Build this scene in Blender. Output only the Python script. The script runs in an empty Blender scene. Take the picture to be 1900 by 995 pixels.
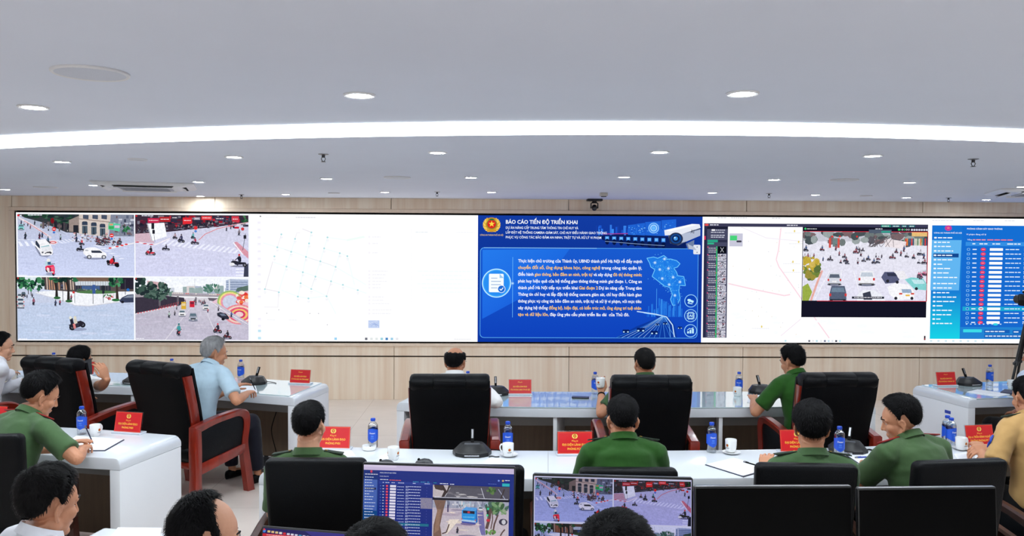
import bpy, bmesh, math, random
import numpy as np
from mathutils import Vector, Matrix, Euler
from mathutils.bvhtree import BVHTree
from mathutils import noise as mnoise

random.seed(7)
SC = bpy.context.scene
COL = SC.collection
PI = math.pi

# ------------------------------------------------------------------ camera
HC = 2.12                                   # the photographer holds the camera high
YAW, PITCH, ROLL, FPX = math.radians(1.3), math.radians(1.81), 0.0057, 1500.0
_f = Vector((math.sin(YAW) * math.cos(PITCH), math.cos(YAW) * math.cos(PITCH), -math.sin(PITCH)))
_r = Vector((math.cos(YAW), -math.sin(YAW), 0))
_u = _r.cross(_f)
CR = _r * math.cos(ROLL) + _u * math.sin(ROLL)
CU = -_r * math.sin(ROLL) + _u * math.cos(ROLL)
CF = _f
CP = Vector((0, 0, HC))
cam_d = bpy.data.cameras.new('camera')
cam_d.sensor_width = 36
cam_d.lens = FPX / 1900 * 36
cam_d.clip_start = 0.05
cam = bpy.data.objects.new('camera', cam_d)
COL.objects.link(cam)
cam.matrix_world = Matrix(((CR.x, CU.x, -CF.x, CP.x), (CR.y, CU.y, -CF.y, CP.y), (CR.z, CU.z, -CF.z, CP.z), (0, 0, 0, 1)))
SC.camera = cam


def at(px, py, z):
    """the point of the room at height z seen at a pixel of the photograph"""
    d = CF * FPX + CR * (px - 950) + CU * (497.5 - py)
    return CP + d * ((z - HC) / d.z)


def aty(px, py, y):
    d = CF * FPX + CR * (px - 950) + CU * (497.5 - py)
    return CP + d * (y / d.y)


# ------------------------------------------------------------------ light and exposure
SC.view_settings.view_transform = 'Standard'
SC.view_settings.look = 'None'
SC.view_settings.gamma = 1
SC.view_settings.use_curve_mapping = False
SC.view_settings.exposure = 0.16
SC.cycles.use_denoising = True
SC.cycles.max_bounces = 8
SC.cycles.diffuse_bounces = 5
SC.cycles.glossy_bounces = 3
SC.cycles.transmission_bounces = 4
SC.cycles.transparent_max_bounces = 8
SC.cycles.sample_clamp_indirect = 6
SC.cycles.caustics_reflective = False
SC.cycles.caustics_refractive = False
E_STRIP, E_SPOT, E_SCREEN, E_WORLD = 9.5, 235.0, 0.95, 0.0
world = bpy.data.worlds.new('room_world')
SC.world = world
world.use_nodes = True
world.node_tree.nodes['Background'].inputs[0].default_value = (0.6, 0.65, 0.75, 1)
world.node_tree.nodes['Background'].inputs[1].default_value = E_WORLD


# ------------------------------------------------------------------ materials
def lin(c):
    return tuple((x / 12.92 if x <= 0.04045 else ((x + 0.055) / 1.055) ** 2.4) for x in c)


def rgb(r, g, b):
    return lin((r / 255, g / 255, b / 255)) + (1.0,)


MATS = {}


def mat(name, col, rough=0.5, metal=0.0, spec=0.5, noise=0.0, nscale=20.0, stretch=(1, 1, 1), bump=0.0, bscale=60.0,
        coat=0.0, sheen=0.0, coord='Object', bstretch=(1, 1, 1), sss=0.0):
    m = bpy.data.materials.new(name)
    m.use_nodes = True
    nt = m.node_tree
    b = nt.nodes['Principled BSDF']
    c = rgb(*col)
    b.inputs['Base Color'].default_value = c
    b.inputs['Roughness'].default_value = rough
    b.inputs['Metallic'].default_value = metal
    b.inputs['Specular IOR Level'].default_value = spec
    b.inputs['Coat Weight'].default_value = coat
    b.inputs['Coat Roughness'].default_value = 0.08
    b.inputs['Sheen Weight'].default_value = sheen
    tc = nt.nodes.new('ShaderNodeTexCoord')

    def noise_node(scale, st, detail=4):
        mp = nt.nodes.new('ShaderNodeMapping')
        mp.inputs['Scale'].default_value = st
        nt.links.new(tc.outputs[coord], mp.inputs[0])
        n = nt.nodes.new('ShaderNodeTexNoise')
        n.inputs['Scale'].default_value = scale
        n.inputs['Detail'].default_value = detail
        nt.links.new(mp.outputs[0], n.inputs['Vector'])
        return n
    if noise > 0:
        n = noise_node(nscale, stretch)
        r = nt.nodes.new('ShaderNodeMapRange')
        r.inputs['From Min'].default_value = 0.3
        r.inputs['From Max'].default_value = 0.7
        r.inputs['To Min'].default_value = 1 - noise
        r.inputs['To Max'].default_value = 1 + noise
        nt.links.new(n.outputs['Fac'], r.inputs['Value'])
        mx = nt.nodes.new('ShaderNodeVectorMath')
        mx.operation = 'SCALE'
        mx.inputs[0].default_value = c[:3]
        nt.links.new(r.outputs[0], mx.inputs['Scale'])
        nt.links.new(mx.outputs[0], b.inputs['Base Color'])
    if bump > 0:
        n = noise_node(bscale, bstretch, 3)
        bp = nt.nodes.new('ShaderNodeBump')
        bp.inputs['Strength'].default_value = bump
        bp.inputs['Distance'].default_value = 0.01
        nt.links.new(n.outputs['Fac'], bp.inputs['Height'])
        nt.links.new(bp.outputs[0], b.inputs['Normal'])
    MATS[name] = m
    return m


def emit(name, col, strength):
    m = bpy.data.materials.new(name)
    m.use_nodes = True
    nt = m.node_tree
    nt.nodes.remove(nt.nodes['Principled BSDF'])
    e = nt.nodes.new('ShaderNodeEmission')
    e.inputs[0].default_value = rgb(*col)
    e.inputs[1].default_value = strength
    nt.links.new(e.outputs[0], nt.nodes['Material Output'].inputs[0])
    MATS[name] = m
    return m


def screen_mat(name, strength, rough=None, grain=40.0):
    """a lit display: every shape of the picture carries its own colour"""
    m = bpy.data.materials.new(name)
    m.use_nodes = True
    nt = m.node_tree
    nt.nodes.remove(nt.nodes['Principled BSDF'])
    a = nt.nodes.new('ShaderNodeAttribute')
    a.attribute_name = 'Col'
    e = nt.nodes.new('ShaderNodeEmission')
    e.inputs[1].default_value = strength
    # sensor grain, only where the picture is a camera's (alpha of the colour)
    tc = nt.nodes.new('ShaderNodeTexCoord')
    n = nt.nodes.new('ShaderNodeTexNoise')
    n.inputs['Scale'].default_value = grain
    n.inputs['Detail'].default_value = 5
    n.inputs['Roughness'].default_value = 0.7
    nt.links.new(tc.outputs['Object'], n.inputs['Vector'])
    mr = nt.nodes.new('ShaderNodeMapRange')
    mr.inputs['From Min'].default_value = 0.3
    mr.inputs['From Max'].default_value = 0.7
    mr.inputs['To Min'].default_value = -0.15
    mr.inputs['To Max'].default_value = 0.15
    nt.links.new(n.outputs['Fac'], mr.inputs['Value'])
    ma = nt.nodes.new('ShaderNodeMath')
    ma.operation = 'MULTIPLY_ADD'
    ma.inputs[2].default_value = 1.0
    nt.links.new(mr.outputs[0], ma.inputs[0])
    nt.links.new(a.outputs['Alpha'], ma.inputs[1])
    vm = nt.nodes.new('ShaderNodeVectorMath')
    vm.operation = 'SCALE'
    nt.links.new(a.outputs['Color'], vm.inputs[0])
    nt.links.new(ma.outputs[0], vm.inputs['Scale'])
    nt.links.new(vm.outputs[0], e.inputs[0])
    if rough is not None:
        g = nt.nodes.new('ShaderNodeBsdfGlossy')
        g.inputs['Color'].default_value = (0.03, 0.03, 0.03, 1)
        g.inputs['Roughness'].default_value = rough
        ad = nt.nodes.new('ShaderNodeAddShader')
        nt.links.new(e.outputs[0], ad.inputs[0])
        nt.links.new(g.outputs[0], ad.inputs[1])
        nt.links.new(ad.outputs[0], nt.nodes['Material Output'].inputs[0])
    else:
        nt.links.new(e.outputs[0], nt.nodes['Material Output'].inputs[0])
    m.cycles.emission_sampling = 'NONE'
    MATS[name] = m
    return m


def print_mat(name, rough=0.4, coat=0.0):
    m = bpy.data.materials.new(name)
    m.use_nodes = True
    nt = m.node_tree
    a = nt.nodes.new('ShaderNodeAttribute')
    a.attribute_name = 'Col'
    b = nt.nodes['Principled BSDF']
    b.inputs['Roughness'].default_value = rough
    b.inputs['Coat Weight'].default_value = coat
    nt.links.new(a.outputs['Color'], b.inputs['Base Color'])
    MATS[name] = m
    return m


def clear_mat(name, tint, gloss=0.12, rough=0.03):
    m = bpy.data.materials.new(name)
    m.use_nodes = True
    nt = m.node_tree
    nt.nodes.remove(nt.nodes['Principled BSDF'])
    t = nt.nodes.new('ShaderNodeBsdfTransparent')
    t.inputs[0].default_value = rgb(*tint)
    g = nt.nodes.new('ShaderNodeBsdfGlossy')
    g.inputs['Roughness'].default_value = rough
    lw = nt.nodes.new('ShaderNodeLayerWeight')
    lw.inputs[0].default_value = 0.25
    mr = nt.nodes.new('ShaderNodeMapRange')
    mr.inputs['To Min'].default_value = gloss * 0.4
    mr.inputs['To Max'].default_value = min(1, gloss * 4)
    nt.links.new(lw.outputs['Facing'], mr.inputs['Value'])
    mx = nt.nodes.new('ShaderNodeMixShader')
    nt.links.new(mr.outputs[0], mx.inputs[0])
    nt.links.new(t.outputs[0], mx.inputs[1])
    nt.links.new(g.outputs[0], mx.inputs[2])
    nt.links.new(mx.outputs[0], nt.nodes['Material Output'].inputs[0])
    MATS[name] = m
    return m


def wood_mat(name, c1, c2, rough, coat=0.0, sx=9.0, sz=0.35, band=2.2, axis='Z', coord='Object'):
    """straight grain: noise drawn out along one axis, plus slow boards of slightly different tone"""
    m = bpy.data.materials.new(name)
    m.use_nodes = True
    nt = m.node_tree
    b = nt.nodes['Principled BSDF']
    b.inputs['Roughness'].default_value = rough
    b.inputs['Coat Weight'].default_value = coat
    b.inputs['Coat Roughness'].default_value = 0.1
    tc = nt.nodes.new('ShaderNodeTexCoord')
    mp = nt.nodes.new('ShaderNodeMapping')
    mp.inputs['Scale'].default_value = (sx, sx, sz) if axis == 'Z' else ((sz, sx, sx) if axis == 'X' else (sx, sz, sx))
    nt.links.new(tc.outputs[coord], mp.inputs[0])
    n = nt.nodes.new('ShaderNodeTexNoise')
    n.inputs['Scale'].default_value = 3.0
    n.inputs['Detail'].default_value = 6
    n.inputs['Roughness'].default_value = 0.65
    nt.links.new(mp.outputs[0], n.inputs['Vector'])
    n2 = nt.nodes.new('ShaderNodeTexNoise')
    n2.inputs['Scale'].default_value = band / sx * 3
    n2.inputs['Detail'].default_value = 1
    nt.links.new(mp.outputs[0], n2.inputs['Vector'])
    ad = nt.nodes.new('ShaderNodeMath')
    ad.operation = 'MULTIPLY_ADD'
    ad.inputs[1].default_value = 0.55
    nt.links.new(n.outputs['Fac'], ad.inputs[0])
    sc = nt.nodes.new('ShaderNodeMath')
    sc.operation = 'MULTIPLY'
    sc.inputs[1].default_value = 0.45
    nt.links.new(n2.outputs['Fac'], sc.inputs[0])
    nt.links.new(sc.outputs[0], ad.inputs[2])
    cr = nt.nodes.new('ShaderNodeValToRGB')
    cr.color_ramp.elements[0].position = 0.36
    cr.color_ramp.elements[0].color = rgb(*c1)
    cr.color_ramp.elements[1].position = 0.64
    cr.color_ramp.elements[1].color = rgb(*c2)
    nt.links.new(ad.outputs[0], cr.inputs[0])
    nt.links.new(cr.outputs[0], b.inputs['Base Color'])
    MATS[name] = m
    return m


def floor_mat():
    m = bpy.data.materials.new('floor_tile')
    m.use_nodes = True
    nt = m.node_tree
    b = nt.nodes['Principled BSDF']
    b.inputs['Roughness'].default_value = 0.22
    tc = nt.nodes.new('ShaderNodeTexCoord')
    br = nt.nodes.new('ShaderNodeTexBrick')
    br.offset = 0.0
    br.inputs['Scale'].default_value = 1.0
    br.inputs['Brick Width'].default_value = 0.8
    br.inputs['Row Height'].default_value = 0.8
    br.inputs['Mortar Size'].default_value = 0.0025
    br.inputs['Color1'].default_value = rgb(226, 214, 204)
    br.inputs['Color2'].default_value = rgb(231, 219, 210)
    br.inputs['Mortar'].default_value = rgb(196, 184, 174)
    nt.links.new(tc.outputs['Object'], br.inputs['Vector'])
    n = nt.nodes.new('ShaderNodeTexNoise')
    n.inputs['Scale'].default_value = 1.3
    n.inputs['Detail'].default_value = 7
    nt.links.new(tc.outputs['Object'], n.inputs['Vector'])
    mr = nt.nodes.new('ShaderNodeMapRange')
    mr.inputs['From Min'].default_value = 0.3
    mr.inputs['From Max'].default_value = 0.7
    mr.inputs['To Min'].default_value = 0.9
    mr.inputs['To Max'].default_value = 1.06
    nt.links.new(n.outputs['Fac'], mr.inputs['Value'])
    v = nt.nodes.new('ShaderNodeVectorMath')
    v.operation = 'SCALE'
    nt.links.new(br.outputs['Color'], v.inputs[0])
    nt.links.new(mr.outputs[0], v.inputs['Scale'])
    nt.links.new(v.outputs[0], b.inputs['Base Color'])
    MATS['floor_tile'] = m


floor_mat()
wood_mat('wall_wood', (238, 213, 186), (252, 237, 216), 0.45, sx=7.0, sz=0.22, band=3.0)
wood_mat('mahogany', (96, 20, 12), (146, 40, 22), 0.28, coat=0.5, sx=6.0, sz=1.0)
wood_mat('walnut', (46, 22, 16), (72, 36, 26), 0.35, coat=0.3, sx=6.0, sz=1.0)
mat('frame_wood', (238, 216, 194), 0.5, noise=0.04, nscale=4, stretch=(6, 6, 0.4))
mat('groove', (38, 30, 28), 0.8)
mat('speaker_grille', (206, 211, 222), 0.6, noise=0.05, nscale=300)
mat('ceiling_paint', (224, 230, 243), 0.9, spec=0.1, noise=0.01, nscale=2)
mat('plaster', (214, 208, 202), 0.9, spec=0.1, noise=0.02, nscale=3)
mat('desk_white', (212, 216, 222), 0.16, spec=0.5, noise=0.012, nscale=3)
mat('desk_side', (226, 228, 232), 0.35, noise=0.012, nscale=3)
mat('desk_grey', (150, 148, 146), 0.5, noise=0.03, nscale=5)
mat('desk_back', (120, 100, 82), 0.6, noise=0.08, nscale=6, stretch=(6, 6, 0.4))
mat('glass_top', (196, 216, 220), 0.012, spec=0.9, coat=0.9, noise=0.01)
mat('glass_edge', (120, 168, 166), 0.1, spec=0.8)
mat('black_leather', (4, 5, 8), 0.45, spec=0.16, noise=0.12, nscale=40, bump=0.18, bscale=160)
mat('leather_panel', (6, 9, 14), 0.5, spec=0.18, noise=0.1, nscale=50, bump=0.15, bscale=180)
mat('black_plastic', (14, 14, 16), 0.4, noise=0.1, nscale=30)
mat('matt_black', (4, 4, 5), 0.7, spec=0.15, noise=0.1, nscale=30)
mat('dead_screen', (2, 2, 3), 0.3, spec=0.06, noise=0.05)
mat('dark_grey', (52, 53, 56), 0.35, noise=0.06, nscale=30)
mat('grey_panel', (74, 76, 80), 0.25, noise=0.04)
mat('chrome', (205, 206, 210), 0.18, metal=1.0, noise=0.03)
mat('steel', (150, 150, 154), 0.35, metal=1.0, noise=0.05)
mat('porcelain', (236, 236, 236), 0.15, spec=0.6, noise=0.01)
mat('white_plastic', (226, 226, 228), 0.4, noise=0.015)
mat('beige_plastic', (200, 196, 186), 0.5, noise=0.03)
mat('grille', (172, 174, 184), 0.6, noise=0.05, nscale=300)
mat('paper', (238, 240, 246), 0.8, spec=0.2, noise=0.01)
mat('folder_navy', (34, 36, 62), 0.5, noise=0.05)
mat('red_card', (204, 26, 34), 0.3, noise=0.02)
mat('blue_cap', (24, 72, 190), 0.35, noise=0.04)
mat('blue_tag', (26, 62, 170), 0.4, noise=0.03)
mat('red_enamel', (190, 24, 32), 0.35, noise=0.04)
mat('gold', (206, 160, 50), 0.35, metal=0.6, noise=0.05)
mat('skin', (196, 138, 106), 0.48, spec=0.35, noise=0.05, nscale=14, bump=0.05, bscale=140)
mat('skin_fair', (208, 154, 124), 0.48, spec=0.35, noise=0.05, nscale=14, bump=0.05, bscale=140)
mat('skin_brown', (166, 110, 84), 0.48, spec=0.35, noise=0.05, nscale=14, bump=0.05, bscale=140)
mat('hair_black', (7, 6, 8), 0.6, spec=0.12, noise=0.35, nscale=60, stretch=(1, 1, 0.3))
mat('hair_dark', (13, 11, 12), 0.6, spec=0.15, noise=0.3, nscale=60, stretch=(1, 1, 0.3))
mat('hair_grey', (148, 148, 150), 0.55, spec=0.35, noise=0.28, nscale=45, stretch=(1, 1, 0.3))
mat('eye_white', (225, 220, 214), 0.25)
mat('eye_iris', (28, 18, 14), 0.2)
for nm, c in (('cloth_sage', (70, 98, 62)), ('cloth_moss', (66, 92, 56)), ('cloth_green', (38, 84, 26)),
              ('cloth_forest', (34, 76, 22)), ('cloth_white', (230, 231, 238)), ('cloth_cream', (238, 236, 236)),
              ('cloth_blue', (176, 200, 216)), ('cloth_tan', (196, 156, 100)), ('cloth_navy', (20, 21, 34)),
              ('cloth_black', (16, 16, 19)), ('cloth_olive', (62, 88, 56)), ('cloth_pale', (196, 206, 224))):
    mat(nm, c, 0.85, spec=0.2, noise=0.07, nscale=5, bump=0.6, bscale=11, bstretch=(1, 1, 0.5), sheen=0.15)
mat('board_green', (24, 42, 24), 0.7, noise=0.06)
mat('board_red', (150, 30, 28), 0.6, noise=0.06)
emit('strip_glow', (240, 250, 255), E_STRIP)
emit('spot_glow', (240, 250, 255), E_SPOT)
screen_mat('wall_display', E_SCREEN)
screen_mat('desk_display', 0.78, 0.25, 150.0)
print_mat('printed', 0.3, 0.3)
clear_mat('clear_plastic', (250, 252, 254), 0.22)
clear_mat('clear_acrylic', (248, 250, 252), 0.22)
clear_mat('lens_glass', (235, 238, 240), 0.25)


# ------------------------------------------------------------------ object helpers
def tag(o, label=None, cat=None, group=None, kind=None):
    if label:
        o['label'] = label
    if cat:
        o['category'] = cat
    if group:
        o['group'] = group
    if kind:
        o['kind'] = kind
    return o


def thing(name, label, cat, loc=(0, 0, 0), rz=0.0, group=None):
    o = bpy.data.objects.new(name, None)
    o.empty_display_size = 0.1
    COL.objects.link(o)
    o.location = loc
    o.rotation_euler = (0, 0, rz)
    return tag(o, label, cat, group)


def obj(name, bm, m, parent=None, smooth=30, label=None):
    me = bpy.data.meshes.new(name)
    bm.to_mesh(me)
    bm.free()
    return obj_me(name, me, m, parent, smooth, label)


def obj_me(name, me, m, parent=None, smooth=30, label=None):
    for x in (m if isinstance(m, (list, tuple)) else [m]):
        me.materials.append(MATS[x] if isinstance(x, str) else x)
    if smooth:
        n = len(me.polygons)
        me.polygons.foreach_set('use_smooth', np.ones(n, dtype=bool))
        if smooth < 180:
            me.set_sharp_from_angle(angle=math.radians(smooth))
    o = bpy.data.objects.new(name, me)
    COL.objects.link(o)
    if parent is not None:
        o.parent = parent
    if label:
        o['label'] = label
    return o


def struct(name, bm, m, parent=None, smooth=30):
    o = obj(name, bm, m, parent, smooth)
    if parent is None:
        o['kind'] = 'structure'
    return o


def copy_tree(o, parent=None):
    c = o.copy()
    COL.objects.link(c)
    if parent is not None:
        c.parent = parent
    for ch in list(o.children):
        copy_tree(ch, c)
    return c


def place(o, loc, rz=0.0, label=None, group=None):
    o.location = loc
    o.rotation_euler = (0, 0, rz)
    return tag(o, label, None, group)


# ------------------------------------------------------------------ shape helpers (each adds to a bmesh)
def B():
    return bmesh.new()


def bx(bm, c, s, bev=0.0, M=None, seg=2, mi=0):
    r = bmesh.ops.create_cube(bm, size=1.0)
    vs = r['verts']
    for v in vs:
        v.co = Vector((v.co.x * s[0] + c[0], v.co.y * s[1] + c[1], v.co.z * s[2] + c[2]))
    fs = list({f for v in vs for f in v.link_faces})
    for f in fs:
        f.material_index = mi
    if bev > 0:
        es = list({e for v in vs for e in v.link_edges})
        rr = bmesh.ops.bevel(bm, geom=es, offset=bev, segments=seg, affect='EDGES', profile=0.5, clamp_overlap=True)
        vs = list({v for f in rr['faces'] for v in f.verts} | {v for v in vs if v.is_valid})
    if M is not None:
        for v in vs:
            v.co = M @ v.co
    return vs


def loft(bm, rings, caps=True, closed=True, mi=0):
    """rings: lists of points, each of the same length"""
    vr = [[bm.verts.new(p) for p in ring] for ring in rings]
    n = len(vr[0])
    m = n if closed else n - 1
    for a, b in zip(vr[:-1], vr[1:]):
        for i in range(m):
            j = (i + 1) % n
            f = bm.faces.new((a[i], a[j], b[j], b[i]))
            f.material_index = mi
    if caps and closed:
        f = bm.faces.new(list(reversed(vr[0])))
        f.material_index = mi
        f = bm.faces.new(vr[-1])
        f.material_index = mi
    return vr


def lathe(bm, prof, n=24, c=(0, 0, 0), caps=True, mi=0):
    loft(bm, [[(c[0] + r * math.cos(2 * PI * i / n), c[1] + r * math.sin(2 * PI * i / n), c[2] + z) for i in range(n)]
              for r, z in prof], caps, True, mi)


def frames(pts):
    pts = [Vector(p) for p in pts]
    ts = []
    for i in range(len(pts)):
        a = pts[max(0, i - 1)]
        b = pts[min(len(pts) - 1, i + 1)]
        t = (b - a)
        ts.append(t.normalized() if t.length > 1e-9 else Vector((0, 0, 1)))
    up = Vector((0, 0, 1)) if abs(ts[0].z) < 0.9 else Vector((1, 0, 0))
    n = (up - ts[0] * up.dot(ts[0])).normalized()
    out = []
    for p, t in zip(pts, ts):
        n = (n - t * n.dot(t)).normalized()
        out.append((p, t, n, t.cross(n)))
    return out


def tube(bm, pts, r, n=10, caps=True, flat=1.0, mi=0):
    fr = frames(pts)
    rings = []
    for i, (p, t, a, b) in enumerate(fr):
        rr = r[i] if isinstance(r, (list, tuple)) else r
        rings.append([p + a * (rr * flat * math.sin(2 * PI * k / n)) + b * (rr * math.cos(2 * PI * k / n)) for k in range(n)])
    loft(bm, rings, caps, True, mi)


def rtube(bm, pts, r, n=10):
    """a tube with rounded ends"""
    pts = [Vector(p) for p in pts]
    rs = list(r) if isinstance(r, (list, tuple)) else [r] * len(pts)
    d0 = (pts[0] - pts[1]).normalized()
    d1 = (pts[-1] - pts[-2]).normalized()
    P = [pts[0] + d0 * rs[0] * 0.95, pts[0] + d0 * rs[0] * 0.7] + pts + [pts[-1] + d1 * rs[-1] * 0.7, pts[-1] + d1 * rs[-1] * 0.95]
    R = [rs[0] * 0.3, rs[0] * 0.72] + rs + [rs[-1] * 0.72, rs[-1] * 0.3]
    tube(bm, P, R, n)


def ball(bm, c, r, u=16, v=10, M=None):
    r = r if isinstance(r, (list, tuple)) else (r, r, r)
    mtx = Matrix.Translation(c) @ (M if M is not None else Matrix.Identity(4)) @ Matrix.Diagonal((r[0], r[1], r[2], 1))
    bmesh.ops.create_uvsphere(bm, u_segments=u, v_segments=v, radius=1.0, matrix=mtx)


def prism(bm, poly, z0, z1, M=None, bev=0.0, mi=0):
    """extrude a 2D outline along z, then move it by M"""
    lo = [bm.verts.new((p[0], p[1], z0)) for p in poly]
    hi = [bm.verts.new((p[0], p[1], z1)) for p in poly]
    n = len(poly)
    fs = [bm.faces.new(list(reversed(lo))), bm.faces.new(hi)]
    for i in range(n):
        j = (i + 1) % n
        fs.append(bm.faces.new((lo[i], lo[j], hi[j], hi[i])))
    for f in fs:
        f.material_index = mi
    vs = lo + hi
    bmesh.ops.recalc_face_normals(bm, faces=fs)
    if bev > 0:
        es = [e for e in set(e for v in vs for e in v.link_edges)]
        rr = bmesh.ops.bevel(bm, geom=es, offset=bev, segments=2, affect='EDGES', profile=0.5, clamp_overlap=True)
        vs = list({v for f in rr['faces'] for v in f.verts} | {v for v in vs if v.is_valid})
    if M is not None:
        for v in vs:
            v.co = M @ v.co
    return vs


def fix(bm):
    bmesh.ops.recalc_face_normals(bm, faces=bm.faces[:])
    return bm


def spline(pts, n=8):
    """Catmull-Rom through the points"""
    P = [Vector(p) for p in pts]
    out = []
    for i in range(len(P) - 1):
        p0, p1, p2, p3 = P[max(0, i - 1)], P[i], P[i + 1], P[min(len(P) - 1, i + 2)]
        for k in range(n):
            t = k / n
            out.append(0.5 * ((2 * p1) + (p2 - p0) * t + (2 * p0 - 5 * p1 + 4 * p2 - p3) * t * t + (3 * p1 - p0 - 3 * p2 + p3) * t ** 3))
    out.append(P[-1])
    return out


def remeshed(bm, voxel, smooth=3, fac=0.5):
    """melt overlapping shapes into one continuous surface"""
    fix(bm)
    me = bpy.data.meshes.new('melt')
    bm.to_mesh(me)
    bm.free()
    o = bpy.data.objects.new('melt', me)
    COL.objects.link(o)
    m = o.modifiers.new('r', 'REMESH')
    m.mode = 'VOXEL'
    m.voxel_size = voxel
    if smooth:
        s = o.modifiers.new('s', 'SMOOTH')
        s.factor = fac
        s.iterations = smooth
    dg = bpy.context.evaluated_depsgraph_get()
    dg.update()
    new = bpy.data.meshes.new_from_object(o.evaluated_get(dg))
    bpy.data.objects.remove(o)
    bpy.data.meshes.remove(me)
    return new


# ================================================================== the room
CEIL = 2.70
WALL_Y = 10.86
bm = B()
bx(bm, (0, 3.0, -0.05), (20, 17, 0.1))
struct('floor', bm, 'floor_tile', smooth=0)
bm = B()
bx(bm, (0, 3.0, CEIL + 0.06), (20, 17, 0.12))
struct('ceiling', bm, 'ceiling_paint', smooth=0)

# the panelled wall that carries the display
bm = B()
bx(bm, (0, WALL_Y + 0.12, CEIL / 2), (20, 0.2, CEIL), mi=1)
seams_top = [-10, -6.36, -3.70, -1.37, 1.0, 3.40, 5.80, 8.2, 10]
seams_low = [-10, -6.2, -3.7, -1.33, 1.02, 3.38, 5.80, 8.2, 10]
ZB, ZT, XL, XR = 0.775, 2.492, -6.315, 8.98
for a, b in zip(seams_top[:-1], seams_top[1:]):
    bx(bm, ((a + b) / 2, WALL_Y - 0.005, (2.555 + CEIL) / 2), (b - a - 0.008, 0.05, CEIL - 2.555), 0.002)
for a, b in zip(seams_low[:-1], seams_low[1:]):
    bx(bm, ((a + b) / 2, WALL_Y - 0.005, (0.592 + 0.72) / 2), (b - a - 0.006, 0.05, 0.72 - 0.592), 0.002)
    bx(bm, ((a + b) / 2, WALL_Y - 0.005, (0.0 + 0.572) / 2), (b - a - 0.006, 0.05, 0.572), 0.002)
bx(bm, ((-10 + XL - 0.08) / 2, WALL_Y - 0.005, (0.72 + 2.555) / 2), (XL - 0.08 + 10, 0.05, 2.555 - 0.72), 0.002)
bx(bm, ((10 + XR + 0.08) / 2, WALL_Y - 0.005, (0.72 + 2.555) / 2), (10 - XR - 0.08, 0.05, 2.555 - 0.72), 0.002)
struct('wall_front', bm, ['wall_wood', 'groove'], smooth=0)
bm = B()                                     # plain frame round the display
yy = WALL_Y - 0.015
bx(bm, ((XL + XR) / 2, yy, (ZT + 2.555) / 2 + 0.006), (XR - XL + 0.16, 0.07, 2.555 - ZT - 0.016), 0.003)
bx(bm, ((XL + XR) / 2, yy, (ZB + 0.72) / 2 - 0.006), (XR - XL + 0.16, 0.07, ZB - 0.72 - 0.016), 0.003)
bx(bm, (XL - 0.0425, yy, (0.762 + 2.505) / 2), (0.075, 0.07, 2.505 - 0.762), 0.003)
bx(bm, (XR + 0.0425, yy, (0.762 + 2.505) / 2), (0.075, 0.07, 2.505 - 0.762), 0.003)
struct('trim_1', bm, 'frame_wood', smooth=0)
for nm, c, s in (('wall_left', (-9.6, 3, CEIL / 2), (0.2, 17, CEIL)), ('wall_right', (9.7, 3, CEIL / 2), (0.2, 17, CEIL)),
                 ('wall_back', (0, -5.1, CEIL / 2), (20, 0.2, CEIL))):
    bm = B()
    bx(bm, c, s)
    struct(nm, bm, 'plaster', smooth=0)

# ------------------------------------------------------------------ ceiling lights
# the curved luminous strip: near and far edge, then a wide ring that closes behind the camera
near_px = [(0, 255), (100, 251.5), (200, 248), (480, 237.7), (720, 233), (850, 230.2), (950, 229.7), (1050, 229.7), (1200, 230.3), (1440, 233.2), (1700, 239), (1800, 241.5), (1900, 244)]
far_px = [(0, 275.5), (100, 271.5), (200, 267.5), (480, 258.4), (720, 253.6), (850, 251), (950, 250.3), (1050, 250), (1200, 250.3), (1440, 252.6), (1700, 258.7), (1800, 261), (1900, 264)]
zc = CEIL - 0.012


def edge_curve(px):
    pts = [at(x, y, zc) for x, y in px]
    return np.polyfit([p.x for p in pts], [p.y for p in pts], 3)


near_c, far_c = edge_curve(near_px), edge_curve(far_px)
bm = B()
lo = []
for i in range(81):
    x = -6.4 + 12.8 * i / 80
    y0, y1 = np.polyval(near_c, x), np.polyval(far_c, x)
    lo.append([(x, y0, zc), (x, y1, zc), (x, y1, CEIL - 0.0005), (x, y0, CEIL - 0.0005)])
loft(bm, lo)
fix(bm)
strip = obj('ceiling_light_strip', bm, 'strip_glow', smooth=0)
tag(strip, 'long curved glowing white light strip sweeping across the ceiling', 'ceiling light')
# a second band of the same light over the back of the room
bm = B()
loft(bm, [[(x, y, z) for y, z in ((-2.6, zc), (-2.05, zc), (-2.05, CEIL - 0.0005), (-2.6, CEIL - 0.0005))] for x in (-7, 7)])
fix(bm)
strip2 = obj('ceiling_light_strip', bm, 'strip_glow', smooth=0)
tag(strip2, 'straight white light strip on the ceiling behind the camera', 'ceiling light')

ORD = ['first', 'second', 'third', 'fourth', 'fifth', 'sixth', 'seventh', 'eighth', 'ninth', 'tenth']
rows = [
    ('in the row nearest the camera', [(62, 200), (667, 178), (1378, 175)]),
    ('in the row just beyond the light strip', [(115, 301), (434, 292), (812, 284), (1224, 283), (1619, 290)]),
    ('in the middle row of the far ceiling', [(10, 352), (175, 344), (368, 338), (606, 332), (874, 330), (1158, 329), (1436, 334), (1688, 339), (1897, 347)]),
    ('in the last row before the wall', [(372, 364.5), (530, 361), (714, 357), (912, 357), (1322, 358), (1513, 362), (1682, 367), (1830, 371)]),
]
dl0 = thing('downlight', '', 'ceiling light', (0, 0, CEIL))
bm = B()
lathe(bm, [(0.046, -0.001), (0.046, -0.006), (0.058, -0.008), (0.063, -0.004), (0.063, -0.0005)], 32)
obj('trim_ring', bm, 'white_plastic', dl0)
bm = B()
lathe(bm, [(0.047, -0.001), (0.047, -0.0045), (0.03, -0.0055), (0.005, -0.006)], 32)
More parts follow.
